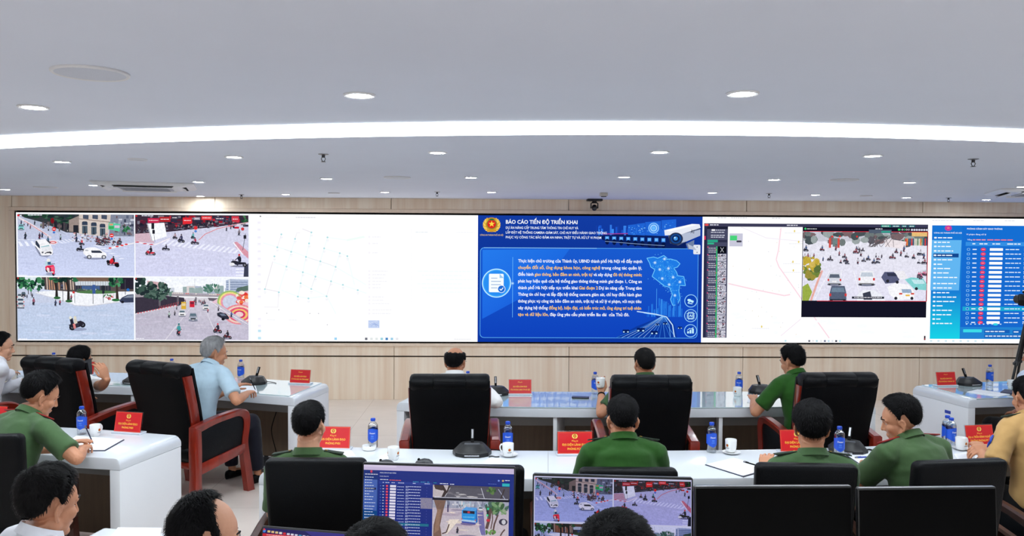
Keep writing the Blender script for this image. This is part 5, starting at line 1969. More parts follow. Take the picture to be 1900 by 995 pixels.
def make_armchair(name, roll, bw, bh, label, group):
    t = thing(name, label, 'chair', (0, 0, 0), 0, group)
    bm = B()
    bx(bm, (0, 0.0, 0.42), (0.56, 0.56, 0.13), 0.045, seg=4)
    obj('seat', bm, 'black_leather', t, 60)
    bm = B()
    bx(bm, (0, 0.0, 0.33), (0.54, 0.52, 0.06), 0.01)
    obj('seat_frame', bm, 'mahogany' if roll else 'matt_black', t)

    # back: a curved slab in profile (y, z), wider at the top
    prof = [(-0.215, 0.36), (-0.222, 0.5), (-0.24, 0.64), (-0.275, 0.8), (-0.318, 0.95), (-0.356, bh - 0.04)]
    if not roll:
        prof = [(-0.225, 0.36), (-0.24, 0.55), (-0.26, 0.75), (-0.285, 0.9), (-0.305, bh - 0.02)]
    sp = spline([(0, y, z) for y, z in prof], 5)

    def slab(y0, y1, wfun, m, nm, rr=0.02, parent=t):
        bm = B()
        rings = []
        for k, p in enumerate(sp):
            w = wfun(p.z) / 2
            r = []
            ns = 10
            for s in range(ns + 1):
                u = -1 + 2 * s / ns
                r.append((w * u * (1 - 0.0), p.y + y0 + 0.012 * u * u + (rr if abs(u) == 1 else 0), p.z))
            for s in range(ns + 1):
                u = 1 - 2 * s / ns
                r.append((w * u, p.y + y1 + 0.012 * u * u - (rr if abs(u) == 1 else 0), p.z))
            rings.append(r)
        loft(bm, rings)
        fix(bm)
        return obj(nm, bm, m, parent, 60)

    def wf(z):
        f = min(1, max(0, (z - 0.45) / 0.5))
        return bw * (0.90 + 0.10 * f) if roll else bw * (0.96 + 0.04 * f)
    if roll:
        back = slab(-0.06, -0.028, wf, 'black_leather', 'back_shell', 0.012)
        slab(0.055, 0.115, lambda z: wf(z) - 0.01, 'black_leather', 'back_cushion', 0.02)
        # wooden rails between shell and cushion
        for sg in (-1, 1):
            bm = B()
            rings = []
            for p in sp:
                w = wf(p.z) / 2 + 0.004
                if p.z < 0.56 or p.z > bh - 0.07:
                    continue
                rings.append([(sg * (w - 0.05), p.y - 0.03, p.z), (sg * w, p.y - 0.022, p.z), (sg * (w + 0.005), p.y - 0.012, p.z), (sg * (w + 0.005), p.y + 0.058, p.z), (sg * w, p.y + 0.068, p.z), (sg * (w - 0.05), p.y + 0.062, p.z)])
            loft(bm, rings)
            fix(bm)
            obj('side_rail', bm, 'mahogany', t, 50)
        # rolled head bolster with two seams
        bm = B()
        ct = Vector((0, prof[-1][0] + 0.012, bh - 0.055))
        xs = [-bw / 2 + 0.002, -bw / 2 + 0.012, -bw / 2 + 0.03, -bw / 5 - 0.004, -bw / 5, -bw / 5 + 0.004, bw / 5 - 0.004, bw / 5, bw / 5 + 0.004, bw / 2 - 0.03, bw / 2 - 0.012, bw / 2 - 0.002]
        rs = [0.6, 0.9, 1.0, 1.0, 0.95, 1.0, 1.0, 0.95, 1.0, 1.0, 0.9, 0.6]
        rings = []
        for x, q in zip(xs, rs):
            ring = []
            for k in range(20):
                a = 2 * PI * k / 20
                ring.append((x, ct.y + 0.012 + 0.085 * q * math.cos(a), ct.z + 0.058 * q * math.sin(a) * (1.0 if math.sin(a) > 0 else 1.25)))
            rings.append(ring)
        loft(bm, rings)
        fix(bm)
        obj('head_bolster', bm, 'black_leather', t, 60)
    else:
        bm = B()
        bx(bm, (0, 0, 0), (bw, 0.085, bh - 0.36), 0.03, seg=4)
        for v in bm.verts:
            z = v.co.z + (bh + 0.36) / 2
            f = min(1, max(0, (z - 0.36) / (bh - 0.36)))
            v.co.y += -0.225 - 0.085 * f ** 1.3 + 0.03 * (v.co.x / bw * 2) ** 2
            v.co.z = z - (0.012 * (v.co.x / bw * 2) ** 4 if f > 0.9 else 0)
            v.co.x *= 0.95 + 0.05 * f
        obj('backrest', bm, 'black_leather', t, 60)
    xo = 0.335 if roll else 0.315
    w = 0.075 if roll else 0.055
    for sg in (-1, 1):
        bm = B()
        side_frame(bm, sg * xo, w)
        if not roll:
            for v in bm.verts:
                v.co.z *= 0.92
        arm = obj('arm_frame', bm, 'mahogany' if roll else 'walnut', t, 40)
        bm = B()
        M = Matrix(((0, 0, 1, sg * xo - 0.018), (1, 0, 0, 0), (0, 1, 0, 0), (0, 0, 0, 1)))
        prism(bm, [(-0.252, 0.352), (0.21, 0.41), (0.208, 0.46), (0.226, 0.55), (0.228, 0.6), (0.212, 0.642), (0.17, 0.662), (0.1, 0.664), (-0.1, 0.648), (-0.252, 0.612)], 0, 0.036, M, 0.004)
        if not roll:
            for v in bm.verts:
                v.co.z *= 0.92
        obj('arm_panel', bm, 'leather_panel', arm, 30, 'black leather panel')
    return t


exec0 = make_armchair('executive_armchair', True, 0.585, 1.155, '', 'high-backed armchairs in the front row')


def put_chair(src, loc, rz, label, first=False, sc=1.0):
    o = src if first else copy_tree(src)
    place(o, (loc[0], loc[1], 0), math.radians(rz), label)
    return o


put_chair(exec0, (-2.51, 6.75), -26, 'black leather armchair with red wooden arms under the grey-haired man', True)
put_chair(exec0, (-3.50, 7.02), -22, 'black leather armchair of the man on the phone, red wooden side rail showing')
put_chair(exec0, (-4.58, 7.13), -40, 'armchair cut by the left edge, only its curved red arm showing')
p = at(830, 697, 1.155)
put_chair(exec0, (p.x + 0.01, p.y + 0.39), 1, 'black armchair seen square from behind, below the bald man')
p = at(1212, 699, 1.155)
put_chair(exec0, (p.x, p.y + 0.39), -1, 'black armchair behind the man with the raised cup')
p = at(1556, 694, 1.155)
put_chair(exec0, (p.x, p.y + 0.39), 3, 'black armchair at the right of the front row, empty beside the leaning man')
p7 = (4.88, 6.62)
put_chair(exec0, p7, 12, 'black armchair at the front row beyond the right edge')

plain0 = make_armchair('office_armchair', False, 0.505, 1.02, '', 'low-backed armchairs in the rear rows')
first = True
for px, py, zt, rz, lab in ((585, 849, 1.05, 0, 'black leather chair with square back below the crop-haired officer left of centre'),
                            (882, 862, 0.985, -2, 'empty black chair mostly hidden behind the dashboard monitor'),
                            (1167, 867, 0.985, -1, 'black chair behind the monitor with four camera views'),
                            (1498, 859, 1.03, -4, 'black chair of the officer with the round black head of hair'),
                            (1786, 852, 1.045, 7, 'black chair behind the officer turning left, its back pushed away'),
                            (-50, 806, 1.04, 8, 'black chair cut by the left edge behind the writing officer')):
    p = at(px, py, zt)
    f = Vector((-math.sin(math.radians(rz)), math.cos(math.radians(rz))))
    o = put_chair(plain0, (p.x + f.x * 0.3, p.y + f.y * 0.3), rz, lab, first)
    first = False
    o.scale.z = zt / 1.02
TAN_CHAIR = put_chair(plain0, (3.2, 4.55), 6, 'chair with a brown wooden arm under the officer in tan')
fg_chairs = [((-1.66, 2.74), -38, 'black chair under the man in the white collared shirt, below the frame'), ((-0.96, 2.33), -32, 'black chair under the balding man with glasses, below the frame'),
             ((-0.32, 2.1), -4, 'black chair under the man before the dashboard monitor, below the frame'), ((0.38, 2.03), 0, 'black chair under the man before the four-view monitor, below the frame')]
for loc, rz, lab in fg_chairs:
    put_chair(plain0, loc, rz, lab)


# ================================================================== monitors and laptop
def dark_tone(c):
    g = (c[0] + c[1] + c[2]) / 3
    r = tuple(((g + (x - g) * 1.15) / 255) ** 1.55 * 225 for x in c)
    return (r[0] * 0.93, r[1] * 0.92, r[2] * 1.04)


def monitor_dash(c):
    """dashboard: list at the left, street picture with a blue bus at the right"""
    R = random.Random(61)
    c.view(78, 84, 1815, 1180)
    c.rect(78, 84, 1815, 1180, (16, 40, 130))
    c.rect(78, 84, 1815, 148, (206, 192, 226))
    c.rect(78, 84, 460, 110, (222, 210, 238))
    c.vgrad(78, 150, 245, 1180, (20, 44, 120), (14, 90, 150))
    c.ell(168, 166, 13, 18, (206, 60, 90), 14)
    c.words(94, 196, 242, 9, (220, 222, 240), R)
    c.poly([(82, 262), (240, 268), (236, 654), (74, 640)], (70, 100, 180))
    c.rect(92, 366, 226, 392, (26, 36, 86))
    for i, (y, w) in enumerate(((238, 84), (272, 64), (306, 74), (342, 84), (378, 88), (412, 82), (446, 36), (480, 80), (514, 70), (555, 108), (598, 104), (632, 80), (668, 76), (702, 100), (738, 100), (770, 40), (806, 84), (840, 84), (880, 60))):
        c.rrect(95, y - 6, 109, y + 6, 3, (220, 226, 244))
        c.words(115, y - 4, 115 + w, 8, (210, 220, 244), R)
    c.text(268, 184, 'PHÒNG CẢNH SÁT GIAO THÔNG', 190, 12, (226, 230, 246), 0.02)
    c.text(266, 226, 'Vi phạm đang xử lý', 106, 11, (222, 226, 244), 0.012)
    c.words(272, 258, 370, 8, (222, 226, 240), R)
    c.words(380, 262, 516, 9, (230, 90, 70), R)
    for x0, x1 in ((655, 720), (745, 800), (820, 850)):
        c.words(x0, 274, x1, 8, (60, 160, 200), R)
    c.rect(262, 284, 880, 316, (30, 56, 150))
    for x0, x1 in ((302, 318), (334, 380), (406, 454), (484, 552), (654, 692), (790, 850)):
        c.words(x0, 294, x1, 8, (206, 214, 240), R)
    for i in range(24):
        y = 340 + i * 36
        if i == 13:
            c.rect(250, y - 16, 845, y + 16, (22, 110, 140))
        c.rrect(272, y - 9, 288, y + 9, 5, (60, 90, 180))
        c.rect(302, y - 4, 320, y + 4, (206, 216, 240))
        c.ell(354, y, 15, 14, (206, 30, 60), 14)
        c.rect(347, y - 4, 361, y + 4, (236, 150, 170))
        c.rrect(390 - i * 0.6, y - 13, 460 - i * 0.6, y + 13, 3, (232, 228, 246))
        c.words(474, y + 2, 556, 7, (190, 200, 236), R)
        c.words(572, y - 4, 750, 8, (200, 208, 240), R)
        c.words(572, y + 10, 604, 6, (180, 190, 230), R)
        c.ell(818, y + 6, 3, 4, (110, 120, 190), 6)
    c.rect(750, 470, 884, 604, (136, 132, 160))
    for i in range(60):
        x, y = R.uniform(752, 876), R.uniform(472, 596)
        c.rect(x, y, x + 8, y + 7, R.choice([(150, 140, 166), (120, 116, 150), (160, 150, 150)]))
    c.words(896, 276, 944, 9, (30, 140, 160), R)
    c.words(970, 282, 1064, 9, (226, 230, 244), R)
    c.words(1088, 286, 1140, 9, (226, 230, 244), R)
    c.ell(1644, 230, 11, 11, (130, 160, 240), 12)
    c.ell(1692, 230, 12, 12, (220, 190, 110), 12)
    c.words(1716, 220, 1768, 9, (220, 224, 240), R)
    c.words(1524, 268, 1618, 8, (90, 110, 190), R)
    c.rect(1684, 262, 1768, 298, (40, 180, 190))
    # upper street picture
    W, H = 1737, 1096

    def uv(x0, y0, x1, y1):
        return ((x0 - 78) / W, (y0 - 84) / H, (x1 - 78) / W, (y1 - 84) / H)
    c.grain = 1.0
    c.view(890, 304, 1770, 470, *uv(890, 304, 1770, 490))
    c.rect(890, 304, 1770, 470, (80, 76, 90))
    c.poly([(890, 304), (1080, 304), (1010, 440), (890, 440)], (196, 186, 190))
    c.poly([(1085, 330), (1440, 330), (1490, 460), (1020, 440)], (90, 88, 100))
    for i in range(16):
        x, y = R.uniform(1060, 1440), R.uniform(380, 455)
        c.ell(x, y, R.uniform(20, 60), R.uniform(4, 10), R.choice([(150, 148, 156), (120, 116, 126), (190, 186, 190)]), 10)
    c.line([(1090, 330), (1030, 430)], 6, (206, 204, 212))
    c.line([(1445, 325), (1490, 460)], 8, (196, 196, 210))
    c.line([(1640, 330), (1740, 470)], 8, (170, 176, 200))
    c.poly([(1460, 325), (1640, 335), (1700, 470), (1500, 460)], (84, 82, 94))
    bush(c, 1560, 350, 50, 36, 16, [(70, 110, 50), (50, 84, 40), (96, 130, 70)], R)
    c.poly([(900, 304), (1010, 304), (1050, 370), (1010, 440), (990, 436), (1020, 370)], (60, 46, 44))
    c.poly([(900, 310), (1000, 320), (1000, 366), (920, 350)], (70, 54, 52))
    c.line([(1080, 304), (1060, 370), (1000, 436)], 18, (56, 44, 44))
    c.line([(1710, 330), (1660, 460)], 14, (60, 48, 46))
    c.rect(890, 440, 1770, 470, (18, 18, 30))
    c.words(908, 430, 970, 7, (220, 220, 230), R)
    c.view(0, 0, 1, 1, *uv(905, 452, 1755, 462))
    c.rect(0, 0, 1, 1, (190, 190, 206))
    # lower street picture with the bus
    c.view(884, 486, 1762, 1160, *uv(888, 490, 1762, 1160))
    c.vgrad(884, 486, 1762, 1160, (190, 178, 196), (214, 204, 206))
    c.rect(884, 486, 1762, 580, (164, 166, 186))
    for i in range(60):
        x = R.uniform(1040, 1500)
        c.rect(x, R.uniform(486, 540), x + R.uniform(6, 30), R.uniform(540, 580), R.choice([(200, 200, 214), (150, 156, 180), (220, 214, 220), (120, 126, 150), (170, 196, 214)]))
    c.poly([(1400, 590), (1470, 590), (1500, 900), (1440, 900)], (118, 112, 170))
    for i in range(30):
        c.ell(R.uniform(1040, 1450), R.uniform(590, 1000), R.uniform(40, 120), R.uniform(6, 20), R.choice([(226, 210, 200), (200, 184, 196), (236, 220, 210), (180, 166, 184), (140, 130, 156)]), 12)
    c.poly([(1080, 720), (1200, 716), (1060, 900), (1040, 900)], (240, 226, 214))
    c.line([(1420, 810), (1480, 1000)], 6, (240, 236, 240))
    c.ell(1300, 768, 90, 20, (120, 106, 150), 18)
    c.poly([(1225, 600), (1270, 560), (1400, 566), (1386, 610)], (90, 160, 226))
    c.poly([(1225, 600), (1386, 606), (1384, 762), (1224, 744)], (40, 150, 226))
    c.poly([(1238, 604), (1372, 610), (1372, 644), (1238, 638)], (40, 34, 54))
    c.rect(1290, 612, 1318, 636, (206, 60, 70))
    c.rect(1240, 680, 1370, 690, (110, 190, 240))
    c.poly([(1224, 714), (1384, 726), (1384, 750), (1224, 736)], (176, 206, 236))
    c.poly([(1224, 736), (1384, 750), (1384, 768), (1224, 754)], (60, 80, 170))
    c.poly([(1384, 606), (1400, 570), (1408, 740), (1386, 760)], (40, 110, 190))
    c.rect(1222, 700, 1232, 716, (206, 60, 60))
    c.rect(1376, 712, 1386, 728, (206, 60, 60))
    car_rear(c, 1440, 604, 60, (206, 210, 222))
    c.poly([(900, 486), (1040, 486), (1000, 660), (975, 800), (990, 880), (1010, 1160), (890, 1160), (900, 800), (940, 620)], (124, 96, 84))
    c.poly([(940, 600), (985, 600), (960, 860), (910, 900)], (150, 118, 100))
    c.line([(1080, 780), (1050, 880), (1000, 900)], 14, (90, 70, 66))
    for i in range(3):
        c.line([(1060 + i * 4, 540), (1060 + i * 4, 630)], 8, (70, 60, 100))
    bush(c, 1620, 560, 140, 70, 44, [(90, 130, 90), (60, 96, 60), (120, 156, 110), (150, 170, 140), (70, 100, 90)], R)
    for pts, w in (([(1550, 570), (1540, 700), (1510, 820)], 34), ([(1640, 640), (1600, 760), (1580, 889)], 18), ([(1720, 820), (1690, 860), (1670, 900)], 16), ([(1570, 600), (1580, 700), (1560, 820)], 12)):
        c.line(pts, w, (96, 74, 70))
    c.line([(1520, 560), (1520, 700)], 5, (60, 60, 70))
    c.rect(1510, 590, 1532, 668, (36, 40, 50))
    c.ell(1526, 574, 13, 16, (60, 200, 160), 12)
    c.ell(1518, 654, 12, 14, (70, 220, 160), 12)
    c.rrect(1508, 700, 1548, 730, 8, (206, 50, 70))
    c.ell(1700, 730, 50, 40, (60, 56, 76), 14)
    c.ell(1706, 730, 24, 30, (206, 206, 216), 12)
    bush(c, 1560, 860, 60, 30, 16, [(90, 140, 70), (120, 160, 90), (70, 110, 60)], R)
    rider(c, 1178, 884, 80, (40, 34, 50), (60, 50, 70), (40, 36, 44), 0.15)
    rider(c, 1200, 556, 30, (60, 50, 60), (90, 80, 100), (60, 60, 70), 0.1)
    rider(c, 1228, 556, 28, (60, 50, 60), (80, 80, 90), (60, 60, 70), 0.1)


def make_monitor(label, ztop, a, b, paint=None, width=None, tone=None):
    """a, b: room positions of the two upper corners"""
    a, b = Vector((a[0], a[1])), Vector((b[0], b[1]))
    w = (b - a).length
    h = w * 0.59
    mid = (a + b) / 2
    ang = math.atan2(b.y - a.y, b.x - a.x)
    t = thing('monitor', label, 'monitor', (mid.x, mid.y, 0.76), ang, 'desk monitors')
    zt = ztop - 0.76
    Mt = Matrix.Translation((0, 0, zt - h / 2)) @ Matrix.Rotation(math.radians(-4), 4, 'X')
    bm = B()
    bx(bm, (0, 0.012, 0), (w, 0.022, h), 0.004, Mt)
    bx(bm, (0, 0.036, -0.03), (w * 0.55, 0.03, h * 0.55), 0.01, Mt)
    obj('housing', bm, 'black_plastic', t)
    bm = B()
    bx(bm, (0, 0.012, h / 2 + 0.0012), (w - 0.01, 0.02, 0.002), 0.0008, Mt)
    obj('top_edge', bm, 'dark_grey' if paint else 'steel', t)
    c = Canvas()
    c.tone = tone
    (paint or (lambda c: c.rect(0, 0, 1, 1, (6, 6, 10))))(c)
    bz = 0.006
    R3 = Mt.to_3x3()
    o = Mt @ Vector((-w / 2 + bz, 0.0, h / 2 - bz))
    c.build('screen', 'desk_display' if paint else 'dead_screen', t, o, R3 @ Vector((w - 2 * bz, 0, 0)), R3 @ Vector((0, 0, -(h - 2.4 * bz))), R3 @ Vector((0, -1, 0)), eps=8e-6)
    bm = B()
    prism(bm, [(-0.03, 0), (0.03, 0), (0.022, zt - h * 0.45), (-0.022, zt - h * 0.45)], 0.055, 0.075, Matrix(((1, 0, 0, 0), (0, 0, 1, 0), (0, 1, 0, 0), (0, 0, 0, 1))), 0.004)
    obj('stand', bm, 'dark_grey', t)
    bm = B()
    bx(bm, (0, 0.06, 0.006), (0.26, 0.2, 0.012), 0.005)
    obj('foot', bm, 'dark_grey', t)
    return t


def corner(px, py, z=1.2):
    p = at(px, py, z)
    return (p.x, p.y)


make_monitor('lit monitor showing a dashboard list and a blue bus', 1.2, corner(671, 861), corner(956, 869.5), monitor_dash)
make_monitor('lit monitor showing four traffic camera views', 1.2, corner(988, 882), corner(1287, 890), lambda c: quad_view(c, 0, 0, 1, 1), None, dark_tone)
make_monitor('dark monitor in front of the chair of the round-haired officer', 1.2, corner(1290, 905.5), corner(1584, 904.5))
make_monitor('dark monitor at the right in front of the officer turning left', 1.2, corner(1594, 908.5), corner(1853, 906))


def laptop_view(c):
    R = random.Random(71)
    c.view(70, 520, 1170, 1220)
    c.vgrad(70, 520, 1170, 1220, (24, 14, 90), (40, 16, 80))
    c.poly([(600, 520), (1170, 520), (1170, 640), (760, 620)], (50, 40, 130))
    c.ell(84, 556, 22, 22, (60, 130, 220), 12)
    c.ell(84, 540, 14, 12, (220, 60, 60), 10)
    for i, cl in enumerate(((226, 196, 120), (226, 190, 130), (226, 200, 140), (230, 226, 220), (206, 30, 40), (206, 206, 226), (226, 226, 236), (214, 220, 236), (60, 150, 190), (226, 206, 226), (220, 230, 230))):
        x = 128 + i * 50
        c.rrect(x, 548 + i * 3, x + 36, 574 + i * 3, 4, cl)
    c.rect(70, 590, 1170, 624, (206, 20, 40))
    c.words(120, 602, 520, 8, (240, 200, 200), R)
    c.rect(520, 606, 760, 632, (226, 190, 200))
    c.rect(90, 632, 1170, 1220, (236, 228, 240))
    for i in range(14):
        c.words(120, 660 + i * 34, 1120, 10, (120, 110, 130), R)


def make_laptop(a, b, ztop, label):
    a, b = Vector((a[0], a[1])), Vector((b[0], b[1]))
    w = (b - a).length
    ang = math.atan2(b.y - a.y, b.x - a.x)
    mid = (a + b) / 2
    h = ztop - 0.775
    til = math.radians(-14)
    t = thing('laptop', label, 'laptop', (mid.x, mid.y, 0.76), ang)
    yb = -h * math.tan(-til)
    Mt = Matrix.Translation((0, yb, 0.016)) @ Matrix.Rotation(til, 4, 'X')
    hh = h / math.cos(til)
    bm = B()
    bx(bm, (0, 0.004, hh / 2), (w, 0.008, hh), 0.003, Mt)
    obj('lid', bm, 'dark_grey', t)
    c = Canvas()
    laptop_view(c)
    R3 = Mt.to_3x3()
    c.build('screen', 'desk_display', t, Mt @ Vector((-w / 2 + 0.005, -0.0002, hh - 0.008)), R3 @ Vector((w - 0.01, 0, 0)), R3 @ Vector((0, 0, -(hh - 0.025))), R3 @ Vector((0, -1, 0)), eps=8e-6)
    bm = B()
    bx(bm, (0, yb - 0.118, 0.008), (w, 0.235, 0.014), 0.004)
    obj('keyboard_base', bm, 'dark_grey', t)
    bm = B()
    for r in range(5):
        for k in range(13):
            bx(bm, (-w / 2 + 0.03 + k * (w - 0.06) / 12, yb - 0.03 - r * 0.02, 0.0162), ((w - 0.06) / 13.5, 0.016, 0.0025))
    obj('keys', bm, 'matt_black', t, 0)


make_laptop(corner(487, 976, 1.0), corner(653, 989, 1.0), 1.0, 'open laptop with a red banner at the bottom edge below the black chair')


# ================================================================== people
def rotz(a):
    return Matrix.Rotation(a, 3, 'Z')


def rotx(a):
    return Matrix.Rotation(a, 3, 'X')


def head_shapes(bm, ears=True):
    """a head about its own centre, face towards +Y"""
    ball(bm, (0, -0.014, 0.034), (0.075, 0.096, 0.087), 28, 18)
    ball(bm, (0, 0.028, 0.026), (0.066, 0.062, 0.068), 24, 16)
    ball(bm, (0, 0.036, -0.03), (0.060, 0.054, 0.068), 24, 16)
    ball(bm, (0, 0.030, -0.07), (0.052, 0.052, 0.042), 20, 14)
    ball(bm, (0, 0.068, -0.096), (0.025, 0.021, 0.019), 16, 10)
    for s in (-1, 1):
        ball(bm, (s * 0.037, 0.058, -0.026), (0.025, 0.025, 0.027), 16, 10)
        ball(bm, (s * 0.045, 0.002, -0.062), (0.021, 0.032, 0.031), 16, 10)
        ball(bm, (s * 0.0095, 0.095, -0.033), (0.0078, 0.008, 0.0068), 12, 8)
        rtube(bm, [(s * 0.046, 0.071, 0.020), (s * 0.028, 0.084, 0.025), (s * 0.008, 0.088, 0.021)], 0.0085, 8)
    rtube(bm, [(0, 0.085, 0.014), (0, 0.097, -0.010), (0, 0.105, -0.029)], [0.0065, 0.0078, 0.0098], 10)
    rtube(bm, [(-0.022, 0.079, -0.0665), (-0.008, 0.0885, -0.0635), (0.008, 0.0885, -0.0635), (0.022, 0.079, -0.0665)], [0.004, 0.0062, 0.0062, 0.004], 8)
    rtube(bm, [(-0.019, 0.0785, -0.071), (0, 0.0865, -0.0745), (0.019, 0.0785, -0.071)], [0.004, 0.0068, 0.004], 8)
    if ears:
        for s in (-1, 1):
            Rm = Matrix.Translation((s * 0.0735, -0.004, -0.010)) @ Matrix.Rotation(s * math.radians(24), 4, 'Z')
            pts = [(0.0, 0.014, -0.002), (s * 0.003, 0.010, 0.016), (s * 0.005, -0.004, 0.0255), (s * 0.006, -0.017, 0.018), (s * 0.006, -0.021, 0.0), (s * 0.004, -0.013, -0.02), (s * 0.002, -0.002, -0.032), (0, 0.007, -0.034)]
            rtube(bm, [Rm @ Vector(q) for q in pts], [0.005, 0.0052, 0.0052, 0.0052, 0.005, 0.005, 0.0065, 0.006], 8)
            ball(bm, (0, 0, 0), (0.0045, 0.017, 0.025), 12, 8, Rm @ Matrix.Translation((s * 0.001, -0.004, -0.003)))


_hb = B()
head_shapes(_hb, False)
_hb.normal_update()
HEAD_BVH = BVHTree.FromBMesh(_hb)
_hb.free()
HC0 = Vector((0, -0.008, 0.018))


def skull(az, el):
    """surface point of the bare head; az 0 = face, positive to the left; el up"""
    d = Vector((-math.sin(az) * math.cos(el), math.cos(az) * math.cos(el), math.sin(el)))
    hit = HEAD_BVH.ray_cast(HC0 + d * 0.3, -d)[0]
    return hit, d


def interp(x, tab):
    for (a, va), (b, vb) in zip(tab[:-1], tab[1:]):
        if x <= b:
            t = (x - a) / (b - a)
            t = t * t * (3 - 2 * t)
            return va + (vb - va) * t
    return tab[-1][1]


def hair_mesh(style, seed):
    """a cap of hair with loose strands, about the head's centre"""
    rnd = random.Random(seed)
    top, side, back = style.get('top', 0.022), style.get('side', 0.008), style.get('back', 0.010)
    front = style.get('front', 47)
    line = [(0, front), (28, front - 1), (48, front - 8), (62, 24), (70, 14), (78, style.get('burn', -12)), (86, style.get('burn', -12) + 3), (92, 12), (104, 13), (114, -8), (124, -30), (150, style.get('nape', -44)), (180, style.get('nape', -44) - 2)]
    bald = style.get('bald', [])
    off = Vector((rnd.random() * 40, rnd.random() * 40, rnd.random() * 40))

    def thick(az, el, e0):
        deg = abs(math.degrees(az))
        t = (el - e0) / math.radians(14)
        ramp = max(0.0, min(1.0, t))
        ramp = ramp * ramp * (3 - 2 * ramp)
        up = max(0, min(1, (math.degrees(el) - 8) / 42))
        low = side + (back - side) * max(0, min(1, (deg - 100) / 60))
        th = low + (top - low) * up
        q = Vector((math.sin(az) * math.cos(el), math.cos(az) * math.cos(el), math.sin(el)))
        th *= 1 + style.get('rough', 0.22) * mnoise.noise(q * 5 + off)
        th += 0.002 * mnoise.noise(q * 17 + off)
        v = -0.005 + (th + 0.005) * ramp
        for baz, bel, rad, soft in bald:
            bq = Vector((math.sin(math.radians(baz)) * math.cos(math.radians(bel)), math.cos(math.radians(baz)) * math.cos(math.radians(bel)), math.sin(math.radians(bel))))
            ang = math.degrees(q.angle(bq)) + 5 * mnoise.noise(q * 7 + off)
            k = max(0.0, min(1.0, (ang - rad) / soft))
            v = -0.004 + (v + 0.004) * k
        return v
    bm = B()
    NA, NT = 72, 22
    grid = []
    for i in range(NA):
        az = -PI + 2 * PI * i / NA
        e0 = math.radians(interp(abs(math.degrees(az)), line) + 2.5 * mnoise.noise(Vector((az * 3, seed, 0))))
        col = []
        for k in range(NT):
            el = e0 + (math.radians(89.5) - e0) * (k / (NT - 1)) ** 0.9
            p, d = skull(az, el)
            v = thick(az, el, e0)
            col.append((p + d * v, d, az, el, v))
        grid.append(col)
    vv = [[bm.verts.new(c[0]) for c in col] for col in grid]
    for i in range(NA):
        j = (i + 1) % NA
        for k in range(NT - 1):
            bm.faces.new((vv[i][k], vv[j][k], vv[j][k + 1], vv[i][k + 1]))
    whorl = skull(math.radians(165), math.radians(62))[0]
    n = style.get('strands', 2600)
    lift = style.get('lift', 0.5)
    part = style.get('comb', 0.6)
    for _ in range(n):
        i = rnd.randrange(NA)
        k = min(NT - 2, int(rnd.random() ** 0.8 * (NT - 1)))
        p, d, az, el, v = grid[i][k]
        if v < 0.0015:
            continue
        jt = 2 * PI / NA * (rnd.random() - 0.5)
        q = rotz(-jt) @ (p - HC0) + HC0
        q = q + (grid[i][k + 1][0] - p) * rnd.random()
        dd = (q - HC0).normalized()
        fl = (q - whorl)
        fl = fl.normalized() if fl.length > 1e-5 else Vector((0, 1, 0))
        fl = fl + Vector((0, 0, -1.4)) * max(0, 1 - dd.z * 1.4) + Vector((part * max(0, dd.z), 0.2 * max(0, dd.z), 0))
        fl = fl + Vector((rnd.gauss(0, 0.25), rnd.gauss(0, 0.25), rnd.gauss(0, 0.2)))
        fl = (fl - dd * fl.dot(dd))
        if fl.length < 1e-4:
            continue
        fl.normalize()
        L = min(0.03, 0.012 + v * 0.8) * rnd.uniform(0.6, 1.2) * style.get('len', 0.8)
        w = fl.cross(dd) * rnd.uniform(0.0007, 0.0013)
        b0 = q - dd * 0.002
        m_ = q + fl * L * 0.55 + dd * (0.0022 + lift * 0.004 * rnd.random())
        e_ = q + fl * L + dd * (lift * 0.006 * rnd.random() - 0.001)
        a1, a2, c1, c2, tp = (bm.verts.new(x) for x in (b0 - w, b0 + w, m_ - w * 0.8, m_ + w * 0.8, e_))
        bm.faces.new((a1, a2, c2, c1))
        bm.faces.new((c1, c2, tp))
    return bm


